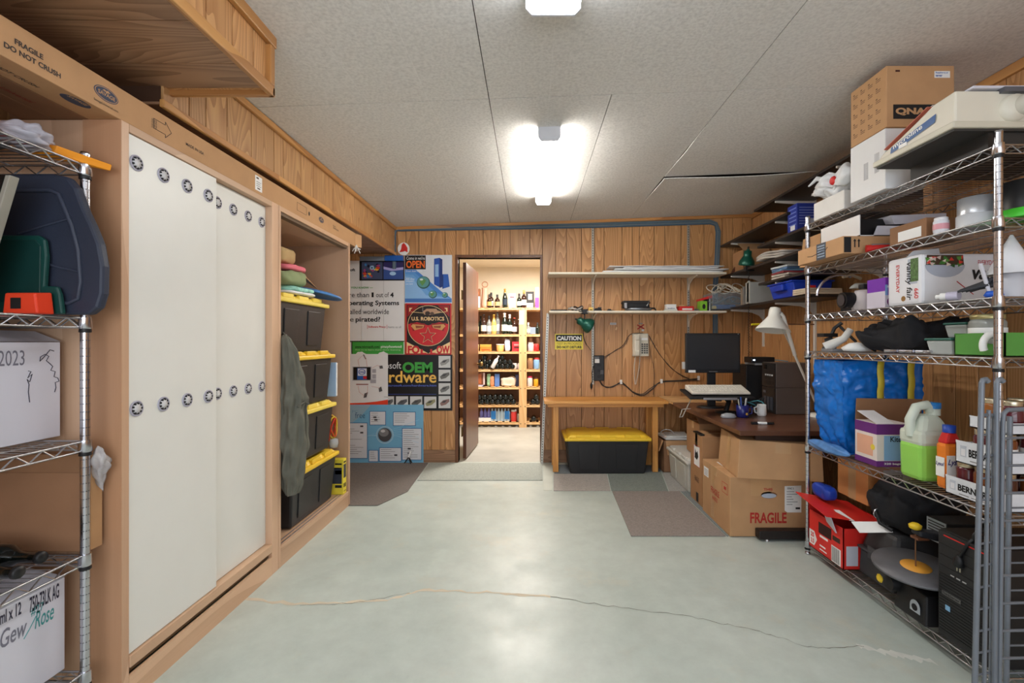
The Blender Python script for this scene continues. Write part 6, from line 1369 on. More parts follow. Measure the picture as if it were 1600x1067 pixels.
# label strip on the sloping left face
g = G().add([(-.278,-.115,ZBm+.075),(-.278,.10,ZBm+.038),(-.278,.105,ZBm+.012),(-.278,-.11,ZBm+.045)], [(0,1,2,3)]); g.build('blue_strip', M((40,84,140),.4), t)
o = fit('microline', PAPER, t, '-x', -.279, -.085, .06, ZBm+.028, ZBm+.046, .02); o.rotation_euler = (PI/2, -.155, -PI/2); o.location = (-.2795, .088, ZBm+.026)
flat(t, 'small_sticker', PAPER, rect(-.06,-.02,ZBm+.015,ZBm+.03), (-.2755,0,0), '-x', .003)
k_ = G().lathe([(.0,-.05),(.028,-.05),(.034,-.044),(.036,0)], 22, (-.05,-.19,ZBm+.06), 'y').build('platen_knob', BEI2, t); G().lathe([(.0,-.02),(.044,-.02),(.048,0)], 22, (-.075,-.19,ZBm+.055), 'y').build('knob_collar', BEI, t)
G().box(-.22,.30,-.20,-.06,ZBm+.124,ZBm+.134).build('top_cover', M((206,204,214),.4), t, bevel=.004); G().box(-.12,.05,-.21,-.1,ZBm+.108,ZBm+.124).build('paper_slot', M((90,90,96),.4), t)
for k in range(3): G().tube([(.02+.03*math.cos(a),-.205-.006*k,ZBm+.05+.035*math.sin(a+.3*k)) for a in [2*PI*q/16 for q in range(16)]], .006, 6, closed=True).build('power_cord', M((34,36,44),.5), t)
t = T('paper_sheets', 'red and white sheets lying on the printer', 'papers', (1.72, 1.96, rz_(5)+.215))
for k, c in enumerate(((214,120,100),(230,226,222),(226,170,150))): G().add([(-.20+.02*k,-.17,-.008+.007*k),(.10,-.17,-.005+.007*k),(.10,.06,-.085+.008*k),(-.20+.02*k,.05,-.082+.008*k)], [(0,1,2,3)]).build('sheet', M(c,.6), t, solid=.002)
# ---- fifth shelf
t, w, d, h = carton('flat_carton', 'flat tan carton with a dark tape band on the second shelf from top', 1.545, 1.79, 2.31, 2.70, rz_(4), 1.772, CARD, tape=False)
flat(t, 'tape_band', M((70,76,86),.4), rect(-.02,.06,.0,h), (-w,0,0), '-x'); lines(t, 'band_print', M((150,170,190),.4), (-w-.0006,0,0), '-x', [(-.01,.05,.012+.014*k,.006) for k in range(5)]); G().tube([(-w-.0005,.10,.035),(-w-.0005,.06,.03),(-w-.0005,.02,.035),(-w-.0005,-.06,.045),(-w-.0005,-.075,.055)], .0016, 5).build('smile_print', INK, t)
flat(t, 'dark_print', INK, rect(-w+.005,-w+.04,.005,h-.005), (0,-d,0), '-y'); 
for k in range(2): flat(t, 'arrow_print', INK, [(-w+.055+.02*k,.03),(-w+.061+.02*k,.03),(-w+.061+.02*k,.06),(-w+.066+.02*k,.06),(-w+.058+.02*k,.072),(-w+.05+.02*k,.06),(-w+.055+.02*k,.06)], (0,-d,0), '-y')
loc = (1.76, 2.47, 1.7735)
t = T('open_white_box', 'white open box with dark inside on the flat tan carton', 'box', loc)
G().box(-.13,.20,-.155,.155,0,.004).box(-.13,-.126,-.155,.155,0,.105).box(.196,.2,-.155,.155,0,.085).box(-.13,.2,.151,.155,0,.10).build('carton_body', M((228,226,224),.5,var=.02), t)
G().box(-.126,.196,-.10,.151,.004,.098).build('dark_block', BLACKP, t); G().hexa([(-.06,-.155,.0),(.2,-.155,.0),(.2,-.15,.0),(-.06,-.15,.0),(-.04,-.155,.05),(.2,-.155,.05),(.2,-.15,.05),(-.04,-.15,.05)]).build('front_flap', M((206,206,214),.5), t)  # solid black block makes the open box read dark inside
G().hexa([(.04,-.16,.056),(.26,-.20,.06),(.26,.0,.09),(.04,.0,.09),(.02,-.16,.10),(.26,-.20,.10),(.26,.0,.11),(.02,.0,.11)]).build('inner_tray', M((190,190,200),.5), t)
t = T('red_tool', 'red handled tool lying in front of the flat tan carton', 'tool', (1.66, 2.24, rz_(4))); G().tube([(-.03,.03,.014),(.05,.0,.016),(.16,-.01,.014)], [.018,.012,.014], 10).build('handle', RED, t); G().tube([(-.01,.02,.03),(.1,.0,.03)], .006, 8).build('metal_bar', M((200,200,204),.3,.8), t); G().lathe([(.02,0),(.024,.02),(.012,.04)], 10, (.16,-.01,0)).build('red_knob', RED, t)
t, w, d, h = carton('brown_carton', 'brown carton with a white label beside the spice jar', 1.66, 1.86, 1.96, 2.16, rz_(4), rz_(4)+.085, CARD_D, tape=False); flat(t, 'white_label', PAPER, rect(-.05,.075,.012,.055), (-w,0,0), '-x')
jar('small white spice jar with pink print on the second shelf', (1.665, 1.895, rz_(4)), .026, .065, M((222,222,228),.3), M((226,224,226),.4), None, M((214,150,160),.4), 'spice_jar')
def roll(label, loc, parts, name='tape_roll'):
    t = T(name, label, 'roll', loc)
    for (r, z0, z1, m, nm) in parts: G().lathe([(r,z0),(r,z1),(r*.5,z1),(r*.5,z0)], 28, caps=False).lathe([(r,z0),(r*.5,z0)],28,caps=False).build(nm, m, t)
    return t
roll('silver duct tape roll on the lower white roll', (1.72, 1.80, rz_(4)), [(.062,0,.05,M((206,208,212),.35),'tape_wind'),(.058,.051,.115,M((186,188,192),.3,.5),'tape_wind')])
roll('black roll on a bright green base by the near chrome post', (1.76, 1.66, rz_(4)), [(.075,0,.03,M((70,190,50),.4),'green_base'),(.068,.031,.13,BLACKP,'black_wind')], 'cable_spool')
roll('second black spool on green base at the right edge', (1.90, 1.66, rz_(4)), [(.06,0,.03,M((70,190,50),.4),'green_base'),(.055,.031,.13,BLACKP,'black_wind')], 'cable_spool')
# ---- fourth shelf
loc = (1.74, 2.53, rz_(3))
t = T('kitchen_mixer', 'grey and black kitchen appliance with a chrome arc', 'appliance', loc)
G().lathe([(.06,0),(.062,.03),(.05,.10),(.046,.11),(0,.11)], 22, (.03,-.06,0)).build('bowl', M((196,188,188),.35), t); G().lathe([(.042,-.0),(.042,.09),(.03,.1),(0,.1)], 18, (-.075,-.03,.06), 'x').build('motor', BLACKP, t); G().lathe([(.03,0),(.022,.004),(0,.004)], 16, (-.08,-.03,.06), 'x').build('motor_ring', M((90,90,96),.3,.6), t)
G().tube([(-.06+.13*math.cos(a), .0, .08+.12*math.sin(a)) for a in [PI*(.98-.62*k/12) for k in range(13)]], .007, 8).build('chrome_arc', CHROME, t); G().box(-.01,.07,-.1,-.06,.115,.14).build('latch', M((40,40,44),.35), t, bevel=.006); G().lathe([(.0,.03),(.035,.028),(.05,.012),(.055,0)], 20, (.09,.03,.13), sx=1.5, sy=.6).build('clear_dome', M((206,210,206),.1,alpha=.6), t); G().box(.0,.2,-.03,.1,0,.085).build('black_base', BLACKP, t, bevel=.01); G().tube([(-.05,0,.19),(.0,0,.2),(.05,.0,.18)], .008, 8).build('whisk_bar', M((190,180,160),.3,.8), t)
t, w, d, h = carton('purple_carton', 'purple and white light bulb box beside the napkin pack', 1.685, 1.80, 2.22, 2.34, rz_(3), rz_(3)+.145, M((120,50,170),.45), tape=False)
flat(t, 'white_panel', M((206,200,214),.45), rect(-w,w,0,.06), (0,-d,0), '-y'); fit('HOME AND OFFICE', PAPER, t, '-y', -d-.0008, -w+.008, w-.004, .095, .107, .03); flat(t, 'purple_badge', M((110,30,110),.45), disc(.022,16), (-w+.03,-d-.0007,.03), '-y'); fit('10', PAPER, t, '-y', -d-.0016, -w+.02, -w+.04, .026, .042, .03); flat(t, 'leaf_print', PAPER, [(.0,.06),(.01,.08),(.02,.066),(.03,.085),(.034,.068),(.05,.08),(.045,.06)], (0,-d,0), '-y', .0012); flat(t, 'blue_edge', M((130,170,220),.45), rect(-w,-w+.012,.06,.11), (0,-d,0), '-y'); flat(t, 'white_side', M((206,200,214),.45), rect(-d,d,0,.08), (-w,0,0), '-x')
# napkin pack
loc = (1.86, 2.08, rz_(3))
t = T('napkin_pack', 'plastic wrapped white napkin pack with salad bowl pictures', 'napkins', loc)
NAP = M((226,226,230),.3,var=.03,nscale=10)
G().box(-.2,.2,-.095,.095,.0,.215).build('pack_body', NAP, t, bevel=.014)
G().prism([(-.2,.21),(-.05,.21),(-.06,.25),(-.17,.24)], -.02, -.012, 'xz').build('wrap_end', M((220,222,226),.3,alpha=.8), t)
def salad(a, b, r, axis, c, s=1.0, cut=None):
    at = {'-y': (a, c, b), '-x': (c, -a, b)}[axis]
    flat(t, 'bowl_print', M((176,182,196),.4), [(r*math.cos(q), r*.62*math.sin(q)) for q in [PI+PI*k/12 for k in range(13)]], at, axis, .0008)
    rr = random.Random(9)
    flat(t, 'salad_print', M((70,50,36),.5), [(r*.95,0),(r*.9,r*.5),(-r*.9,r*.5),(-r*.95,0)], at, axis, .0012)
    for k in range(26):
        x, y = (rr.random()-.5)*1.8*r, rr.random()*.45*r-.05*r; q = r*.12
        col = rr.choice(((60,120,50),(84,140,60),(40,90,40),(214,60,50),(230,214,200),(200,180,170)))
        at2 = {'-y': (a+x, c-.0013-.00005*k, b+y), '-x': (c-.0013-.00005*k, -(a+x), b+y)}[axis]
        flat(t, 'salad_print', M(col,.5), [(q*1.3*math.cos(k+p_*2.1), q*math.sin(k+p_*2.1)) for p_ in range(3)], at2, axis, .0003)
salad(-.10, .165, .085, '-y', -.095)
fit('vanity', INK, t, '-y', -.0962, .015, .19, .085, .16, .03, shear=.2); fit('EVERYDAY', M((200,60,80),.4), t, '-y', -.0962, .04, .12, .165, .185, .0)
G().tube([(-.05,-.0965,.095),(.02,-.0965,.04)], .0016, 5).build('red_line', RED, t)
# left end: lettering runs top to bottom
o = txt('vanity fair', .042, INK, t, (-.2008, -.0, .19), (PI/2, PI/2, -PI/2), .012, shear=.2); o.location = (-.2010, -.02, .19)
o = txt('EVERYDAY', .026, M((200,60,60),.4), t, (-.2010, .04, .185), (PI/2, PI/2, -PI/2), .02)
o = txt('660', .03, M((200,60,60),.4), t, (-.2010, -.06, .07), (PI/2, PI/2, -PI/2), .02)
flat(t, 'gold_seal', M((150,110,60),.4), disc(.012,16), (-.2002, .0, .03), '-x')
flat(t, 'bowl_print', M((176,182,196),.4), rect(.025,.075,.09,.2), (-.2,0,0), '-x', .0006); flat(t, 'salad_print', M((80,110,60),.5,var=.6,nscale=90), rect(.04,.08,.10,.2), (-.2,0,0), '-x', .0012)
t = T('pump_bottle', 'small white bottle lying before the napkin pack', 'bottle', (1.655, 1.855, rz_(3)+.019)); G().tube([(0,0,0),(.015,-.035,0)], .017, 14).build('bottle_body', M((190,186,206),.4), t); G().tube([(0,0,0),(-.008,.02,0)], .0145, 14).build('cap', PAPER, t); G().tube([(-.008,.02,0),(-.013,.035,0)], .009, 12).build('nozzle', PAPER, t)
t = T('duster', 'dark grey brush bundle with a blue handle on the shelf', 'brush', (1.675, 1.76, rz_(3)))
for k in range(14): G().tube([(-.04+.004*k,.03,.03+.002*(k%4)),(.02+.004*k,-.03,.05+.006*(k%5))], [.004,.007], 6).build('bristle', M((58,58,62),.7), t)
G().lathe([(.0,0),(.02,.0),(.028,.01),(.02,.024),(0,.026)], 14, (.02,-.05,.0)).build('blue_grip', M((30,90,200),.4), t); G().tube([(.03,-.03,.0),(.0,-.02,.13)], .007, 8).build('pen', M((206,206,214),.3), t)
t = T('paper_cone', 'white paper cone over a spool by the near chrome post', 'cone', (1.755, 1.705, rz_(3))); G().lathe([(.045,0),(.045,.10),(.035,.11),(0,.11)], 20).build('spool', M((190,190,196),.5), t); G().lathe([(.07,.085),(.004,.228),(0,.228)], 26, caps=False).build('cone', M((226,226,230),.5,var=.02), t, solid=.001)
fold('dark grey cloth bundle right of the paper cone', (1.93, 1.66, rz_(3)), .14, .06, .12, M((70,70,74),.9), 0, 31, 'cloth', 'cloth_bundle')
# ---- third shelf
fold('black jacket heaped on the shelf beneath the appliance', (1.86, 2.25, rz_(2)), .34, .34, .135, M((28,28,32),.9,var=.2), 0, 32, 'clothing', 'black_jacket', crease=.42)
t = T('wrench_set', 'shiny metal bits lying before the black jacket', 'tools', (1.685, 2.10, rz_(2)))
for k in range(6): G().tube([(-.01,.11-.045*k,.010),(.012*(-1)**k,.075-.045*k,.012)], [.009,.006], 8).build('metal_bit', CHROME, t)
t = T('tripod_head', 'dark grey camera tripod head at the far end of the shelf', 'tripod', (1.70, 2.66, rz_(2))); G().lathe([(.035,0),(.035,.02),(.02,.03),(.025,.07),(0,.08)], 16).build('head', DARKG, t); G().tube([(0,0,.06),(.03,.0,.13),(.06,-.02,.16)], .01, 8).build('arm', BLACKP, t); G().tube([(.05,0,.15),(.12,-.05,.05)], .008, 8).build('pan_handle', DARKG, t); G().box(-.05,.03,-.03,.03,.08,.10).build('plate', BLACKP, t)
t = T('paper_scraps', 'white crumpled paper and nozzle bits on the shelf', 'scraps', (1.69, 2.52, rz_(2))); G().tube([(-.05,.08,.02),(.02,.03,.07),(.05,.02,.12)], [.03,.02,.018], 10).build('nozzle', M((220,218,212),.4,trans=.1), t); G().lathe([(0,0),(.05,.004),(.06,.02),(.03,.045),(0,.05)], 9, (.03,-.06,0), sx=1.3).build('crumpled_paper', PAPER, t); G().box(-.06,.0,.0,.1,0,.014).build('grey_tool', M((120,120,124),.4), t)
CLR = M((190,196,194), .2, alpha=.85, var=.05); GLID = M((40,96,84),.45)
def tub2(label, loc, w, d, h):
    t = T('food_container', label, 'container', loc); G().taper(w*.85,d*.85,w,d,0,h*.85).build('tub', CLR, t, bevel=.006); G().box(-w*.53,w*.53,-d*.53,d*.53,h*.85,h).build('lid', GLID, t, bevel=.004)
tub2('lower clear food container with a green lid', (1.75, 1.915, rz_(2)), .16, .12, .068); tub2('upper clear food container with a green lid', (1.79, 1.90, rz_(2)+.0692), .13, .10, .062)
loc = (1.83, 1.72, rz_(2))
t = T('green_box_tray', 'low green cardboard tray holding the recipe jar', 'tray', loc); GRB = M((84,146,64),.6)
G().box(-.17,.2,-.085,.11,0,.004).build('tray_base', GRB, t); G().prism([(-.085,0),(.11,0),(.11,.08),(.04,.085),(-.005,.085),(-.02,.045),(-.06,.045),(-.07,.085),(-.085,.085)], -.17, -.166, 'yz').build('tray_front', GRB, t); G().box(-.17,.2,-.085,-.081,0,.085).build('tray_side', GRB, t); G().box(-.17,.2,.106,.11,0,.085).build('tray_side', GRB, t)
t = T('recipe_jar', 'large glass jar with a white label in the green tray', 'jar', (1.728, 1.767, rz_(2)+.0052)); G().lathe([(.05,0),(.054,.01),(.054,.12),(.046,.135),(0,.135)], 26).build('glass', M((150,152,146),.12,alpha=.9,var=.15), t); G().lathe([(.049,.133),(.05,.135),(.05,.15),(0,.152)], 24).build('lid', M((180,170,120),.35,.5), t); G().lathe([(.0552,.03),(.0552,.10)], 26, caps=False).build('paper_label', PAPER, t); txt('recipes', .016, INK, t, (-.052, -.023, .06), (PI/2, 0, -1.1), .02)
t = T('white_scoop', 'white curved plastic piece leaning in the green tray', 'scoop', (1.675, 1.69, rz_(2)+.0052)); G().tube([(.03*math.cos(a)*1.3, 0, .035+.04*math.sin(a)) for a in [PI*(1.15-.65*k/10) for k in range(11)]], .012, 8).build('curve', PAPER, t)
jar('grey metal canister in the green tray', (1.93, 1.74, rz_(2)+.0052), .055, .13, M((170,172,170),.3,.5), M((200,150,60),.4), None, None, 'canister')
# ---- second shelf
IK = M((22,108,196), .18, var=.12, nscale=9, bump=.25, bscale=22)
loc = (1.855, 2.59, rz_(1))
t = T('blue_shopping_bag', 'big crinkled blue tarpaulin bag with yellow strap on the shelf', 'bag', loc)
def bagf(u, v):
    a = u*4; k = int(a) % 4; f = a-int(a) if u < 1 else 0
    c = [(-.21,-.13),(.205,-.13),(.205,.13),(-.21,.13)]; p, q = c[k], c[(k+1) % 4]; x = p[0]*(1-f)+q[0]*f; y = p[1]*(1-f)+q[1]*f
    q3 = Vector((x*9, y*9, v*5)); n = .016*(1-2*abs(mnoise.noise(q3)))+.008*(1-2*abs(mnoise.noise(q3*2.7)))-.008; s_ = (.80+.2*min(1, v*2.2)) 
    if v < .12: s_ *= .9+.8*v
    return (x*s_+n*(1 if k in (1,3) else .2), y*s_+n*(1 if k in (0,2) else .2), .50*v)
G().grid(160, 60, bagf).build('bag_body', IK, t); G().box(-.17,.17,-.10,.10,.0,.006).build('bag_bottom', IK, t)
for x in (-.02,.14):
    o = G().grid(2, 12, lambda u, v, x=x: (x+(u-.5)*.035, -.142-.004*math.sin(v*20), .12+.38*v)).build('strap', M((206,186,60),.5), t, solid=.002)
    txt('IKEA  IKEA', .03, M((40,80,140),.5), t, (x+.011, -.1485, .14), (PI/2, -PI/2, 0), .02)
t, w, d, h = carton('brown_carton', 'open brown carton with tall back flap behind the trash bag box', 1.69, 2.03, 2.405, 2.435, rz_(1), rz_(1)+.17, CARD_D, tape=False); G().hexa([(-w,d-.004,h),(w,d-.004,h),(w,d,h),(-w,d,h),(-w,d-.014,h+.14),(w,d-.014,h+.135),(w,d-.01,h+.135),(-w,d-.01,h+.14)]).build('flap', CARD_D, t)
loc = (1.775, 2.10, rz_(1))
t = T('trash_bag_carton', 'purple and white kitchen bag box beside the green jug', 'box', (1.765, 2.345, rz_(1)))
t.location = (1.752, 2.325, rz_(1))
PUR = M((104,44,120),.45)
G().box(-.085,.085,-.075,.075,0,.205).build('carton_body', M((226,214,206),.5), t, bevel=.002); 
for (a, b) in ((0,.028),(.155,.205)): flat(t, 'purple_band', PUR, rect(-.085,.085,a,b), (0,-.075,0), '-y'); flat(t, 'purple_band', PUR, rect(-.075,.075,a,b), (-.085,0,0), '-x')
flat(t, 'blue_panel', M((140,180,220),.45), rect(-.05,.085,.03,.15), (0,-.075,0), '-y'); fit('Kitchen', INK, t, '-y', -.0762, -.02, .08, .12, .145, .02); fit('320 bags', PAPER, t, '-y', -.0764, -.05, .03, .007, .02, .03); flat(t, 'picture', M((226,170,140),.5), rect(-.06,.05,.045,.14), (-.085,0,0), '-x'); flat(t, 'yellow_seal', M((232,206,70),.5), disc(.014,14), (-.0856,-.05,.09), '-x')
G().hexa([(-.085,-.075,.206),(.0,-.075,.206),(.0,.06,.25),(-.085,.06,.25),(-.085,-.075,.209),(.0,-.075,.209),(.0,.06,.253),(-.085,.06,.253)]).build('flap', M((230,226,226),.5), t)
t = T('green_jug', 'translucent jug half full of bright green liquid', 'jug', (1.745, 2.06, rz_(1)))
GL = M((150,214,92), .25, var=.03); TRW = M((206,214,200), .25, var=.03)
G().taper(.145,.125,.15,.13,0,.165).build('liquid', GL, t, bevel=.02); G().taper(.15,.13,.15,.13,.150,.22).build('tank', TRW, t, bevel=.018); G().taper(.148,.128,.07,.06,.205,.285, cx=0).build('shoulder', TRW, t, bevel=.02)
G().tube([(-.068,0,.19),(-.072,0,.26),(-.045,0,.315),(.0,0,.325),(.02,0,.30)], [.02,.02,.02,.02,.022], 12).build('handle', TRW, t); G().lathe([(.026,.28),(.026,.31),(0,.31)], 18, (.03,0,0)).build('neck', TRW, t); G().lathe([(.028,.31),(.028,.335),(0,.335)], 18, (.03,0,0)).build('cap', M((40,120,190),.4), t); flat(t, 'paper_label', M((214,210,222),.5), rect(-.0,.07,.05,.16), (0,-.0655,0), '-y', .001); lines(t, 'label_print', M((150,140,170),.5), (0,-.0667,0), '-y', [(.006,.06,.06+.012*k,.004) for k in range(8)])
t = T('cleaner_bottle', 'orange and white cleaner bottle with blue cap beside the jug', 'bottle', (1.722, 1.922, rz_(1)))
G().taper(.07,.05,.075,.05,0,.19).build('bottle_body', M((236,130,40),.35), t, bevel=.014); G().taper(.07,.048,.035,.035,.185,.235).build('shoulder', M((206,40,40),.3), t, bevel=.01); G().lathe([(.022,.23),(.022,.26),(0,.26)], 16).build('cap', M((30,70,170),.4), t); flat(t, 'white_label', PAPER, rect(-.033,.033,.06,.14), (0,-.026,0), '-y', .0012); fit('Lysol', M((60,50,120),.5), t, '-y', -.0283, -.03, .03, .095, .125, .02, shear=.3); flat(t, 'white_label', PAPER, rect(-.02,.02,.05,.13), (-.0365,0,0), '-x', .0012); fit('Lysol', M((60,50,120),.5), t, '-x', -.0385, -.019, .019, .09, .11, .02, shear=.3)
t = T('plastic_packaging', 'crumpled blue and clear packaging at the far shelf end', 'packaging', (1.615, 2.56, rz_(1)))
def pk(u, v):
    a = 2*PI*u; s_ = math.sin(PI*v)**.5; k = 1+.2*math.sin(5*a+v*9)
    return (.035*s_*math.cos(a)*k, -.2+.36*v, max(0,.028+.026*s_*math.sin(a)*k))
o = G().grid(20, 18, pk).build('film', M((90,140,200),.25,var=.3,nscale=14), t)
for (y0, y1) in ((1.64, 1.87),):
    def jcase(label, z, x0, y0, y1, text, hcase, tone, rowlab):
        cx, cy = x0+.17, (y0+y1)/2; t = T('jar_case', label, 'jar tray', (cx, cy, z)); w, d = .17, (y1-y0)/2
        WC = M((222,226,232),.5,var=.06,nscale=25)
        G().box(-w,w,-d,d,0,.004).build('tray_base', CARD2, t)
        G().box(-w,-w+.003,-d,d,0,hcase).build('tray_side', WC, t); G().box(-w,w,-d,-d+.003,0,hcase*.9).build('tray_side', WC, t); G().box(-w,w,d-.003,d,0,hcase*.9).build('tray_side', WC, t); G().box(w-.003,w,-d,d,0,hcase).build('tray_side', WC, t)
        if text:
            fit(text, INK, t, '-x', -w-.0008, -d+.055, d-.005, hcase*.35, hcase*.7, .04); flat(t, 'jar_print', M((190,196,206),.5), rect(-d+.02,-d+.045,hcase*.3,hcase*.8), (-w,0,0), '-x'); flat(t, 'jar_print', M((226,226,230),.5), rect(-d+.024,-d+.041,hcase*.35,hcase*.65), (-w-.0006,0,0), '-x'); lines(t, 'small_print', PGRY, (-w,0,0), '-x', [(-d+.06,-d+.10,hcase*.15,.004),(-d+.11,-d+.19,hcase*.15,.003)])
        return t
    jcase('lowest white tray of preserve jars, printed in capitals', rz_(1), 1.665, 1.645, 1.875, 'BERNARDIN', .072, 0, '')
    jcase('middle white tray of preserve jars, printed in capitals', rz_(1)+.135, 1.665, 1.64, 1.83, 'BERNARDIN', .085, 0, '')
    jcase('top plain white tray of preserve jars', rz_(1)+.275, 1.69, 1.64, 1.80, None, .045, 0, '')
JAMS = [M((66,28,20),.2,coat=.5), M((120,64,30),.2,coat=.5), M((90,30,40),.2,coat=.5), M((150,90,40),.2,coat=.5)]
LIDM = M((206,196,170),.3,.8)
for tier, (z, y0, n, hh, nm) in enumerate(((rz_(1)+.005, 1.69, 3, .128, 'lowest'), (rz_(1)+.14, 1.69, 2, .132, 'middle'), (rz_(1)+.28, 1.69, 2, .11, 'top'))):
    for i in range(3):
        for k in range(n):
            jar('%s preserve jar of the %s row in the %s white tray' % (('near','second','far')[k], ('front','middle','back')[i], nm), (1.715+.10*i+(.025 if tier == 2 else 0), y0+.072*k, z), .034, hh, JAMS[(i+k+tier) % 4], LIDM, 'jars in the %s tray' % nm, PAPER if tier == 1 else None, 'preserve_jar')
# ---- bottom shelf
REDB = M((216,44,38),.45,var=.03)
loc = (1.715, 2.535, rz_(0))
t = T('red_box', 'open red retail box with white flap at the far end of the lowest shelf', 'box', loc)
G().box(-.115,.115,-.145,.15,0,.004).box(-.115,-.111,-.145,.15,0,.21).box(.111,.115,-.145,.15,0,.24).box(-.115,.115,-.145,-.141,0,.21).box(-.115,.115,.146,.15,0,.24).build('carton_body', REDB, t)
G().hexa([(-.20,-.14,.27),(.10,-.15,.225),(.10,.14,.25),(-.17,.19,.29),(-.20,-.14,.274),(.10,-.15,.229),(.10,.14,.254),(-.17,.19,.294)]).build('lid_flap', REDB, t)
G().hexa([(-.18,-.12,.265),(-.06,-.15,.25),(-.06,-.03,.262),(-.16,-.02,.27),(-.18,-.12,.268),(-.06,-.15,.253),(-.06,-.03,.265),(-.16,-.02,.273)]).build('white_flap', PAPER, t)
G().hexa([(-.125,-.10,.17),(-.122,-.02,.20),(-.116,-.02,.20),(-.118,-.10,.17),(-.16,-.11,.26),(-.15,-.03,.27),(-.146,-.03,.27),(-.156,-.11,.26)]).build('white_flap', M((206,206,216),.5), t)
flat(t, 'window_hole', M((50,20,18),.6), rect(-.06,.05,.11,.17), (-.115,0,0), '-x', .0008); flat(t, 'white_badge', PAPER, [(-.145,.02),(-.10,.02),(-.075,.06),(-.10,.10),(-.145,.10)], (-.115,0,0), '-x'); fit('25', REDB, t, '-x', -.1165, -.13, -.10, .065, .09, .04); fit('3.5', REDB, t, '-x', -.1165, -.13, -.10, .03, .055, .04)
lines(t, 'barcode', INK, (-.1156,0,0), '-x', [(.055+.008*k,.058+.008*k,.01,.075) for k in range(8)]); flat(t, 'barcode_panel', PAPER, rect(.05,.125,.005,.09), (-.115,0,0), '-x', .0004); flat(t, 'model_plate', M((60,40,30),.5), rect(.06,.12,.12,.145), (-.115,0,0), '-x'); lines(t, 'white_print', PAPER, (-.115,0,0), '-x', [(-.05,.02,.09,.012),(-.05,.0,.04,.008),(-.05,.01,.02,.006)]); flat(t, 'white_panel', M((206,206,220),.5), rect(-.10,-.04,.02,.12), (0,-.145,0), '-y')
t = T('paper_sign', 'white card propped on the red box lid', 'card', (1.70, 2.33, .338)); G().hexa([(-.08,-.03,-.03),(.03,-.10,.0),(.03,-.05,.03),(-.08,.03,.0),(-.08,-.03,-.027),(.03,-.10,.003),(.03,-.05,.033),(-.08,.03,.003)]).build('card', PAPER, t)
fold('crumpled blue plastic bag on the red box by the post', (1.655, 2.63, .368), .07, .13, .07, M((26,60,160),.35), 0, 41, 'bag', 'blue_bag')
t, w, d, h = carton('brown_carton', 'tan carton standing behind the red box lid under the shelf', 1.775, 2.04, 2.46, 2.70, .382, .60, M((206,140,84),.8,var=.05), tape=False); flat(t, 'paper_label', M((206,206,206),.6), rect(-.05,.1,.12,.19), (0,-d,0), '-y'); fit('ATEN', INK, t, '-y', -d-.0008, -.03, .05, .14, .165, .03); G().box(-w-.0006,-w,-.03,.03,0,h).build('tape', TAPE, t)
HC = M((52,52,54),.55,var=.06)
t = T('hard_case', 'dark grey moulded tool case behind the scroll saw', 'case', (1.84, 2.265, rz_(0))); G().taper(.34,.235,.33,.225,0,.13).build('lower_shell', HC, t, bevel=.014); G().taper(.33,.225,.26,.17,.134,.255).build('upper_shell', HC, t, bevel=.02); G().box(-.172,-.166,-.05,.05,.10,.16).build('latch', M((70,70,72),.5), t, bevel=.003); G().box(-.175,.175,-.118,.118,.126,.138).build('seam_rim', M((70,70,72),.5), t, bevel=.003)
fold('black padded bag slumped on the tool case', (1.88, 2.275, .342), .34, .24, .20, M((24,24,28),.85,var=.15), .3, 42, 'bag', 'black_bag', crease=.3)
t = T('bag_strap', 'black strap with a metal clip hanging over the tool case', 'strap', (1.70, 2.28, .342)); G().tube([(.05,.04,.10),(.0,.02,.07),(-.01,-.02,.03),(.02,-.06,.01)], .009, 6).build('strap', BLACKM, t); G().tube([(-.005+.02*math.cos(a),.0,.07+.022*math.sin(a)) for a in [2*PI*q/12 for q in range(12)]], .004, 6, closed=True).build('clip', CHROME, t)
# scroll saw
loc = (1.70, 1.99, rz_(0))
t = T('scroll_saw', 'black scroll saw with a tilted grey round table', 'scroll saw', loc); SAWB = M((30,30,32),.5)
G().hexa([(-.09,-.085,0),(.10,-.085,0),(.10,.085,0),(-.09,.085,0),(-.075,-.07,.12),(.10,-.07,.12),(.10,.085,.12),(-.06,.085,.12)]).build('base', SAWB, t, bevel=.008)
g = G().lathe([(0,0),(.155,0),(.157,.006),(.155,.012),(0,.012)], 40); g.xf(Matrix.Translation((-.035,.03,.185))@Euler((.10,-.04,0)).to_matrix().to_4x4()); tb = g.build('table', M((104,104,108),.45,.3,var=.15,nscale=14), t)
g = G().lathe([(0,.0125),(.055,.0125),(.055,.0135),(0,.0135)], 24, sx=1.0); g.xf(Matrix.Translation((-.035,.03,.185))@Euler((.10,-.04,0)).to_matrix().to_4x4()); g.build('table_insert', M((226,160,60),.5), tb)
G().tube([(-.035,.03,.19),(-.035,.03,.34)], .003, 6).build('blade', M((150,110,80),.4,.6), t); G().box(-.05,.0,.0,.04,.32,.33).build('blade_holder', M((110,70,50),.4), t); G().hexa([(-.04,.0,.335),(.12,-.03,.30),(.12,.03,.30),(-.04,.05,.335),(-.04,.0,.36),(.12,-.03,.345),(.12,.03,.345),(-.04,.05,.36)]).build('upper_arm', M((44,46,52),.45), t, bevel=.006)
G().lathe([(.010,0),(.022,.006),(.024,.02),(.012,.028),(0,.028)], 10, (-.045,.02,.36)).build('tension_knob', M((226,190,40),.45), t); G().box(.06,.10,-.03,.03,.12,.31).build('arm_post', SAWB, t, bevel=.006); G().lathe([(.03,0),(.034,.02),(.03,.06),(0,.06)], 16, (-.10,.10,.09), 'x').build('motor_housing', SAWB, t)
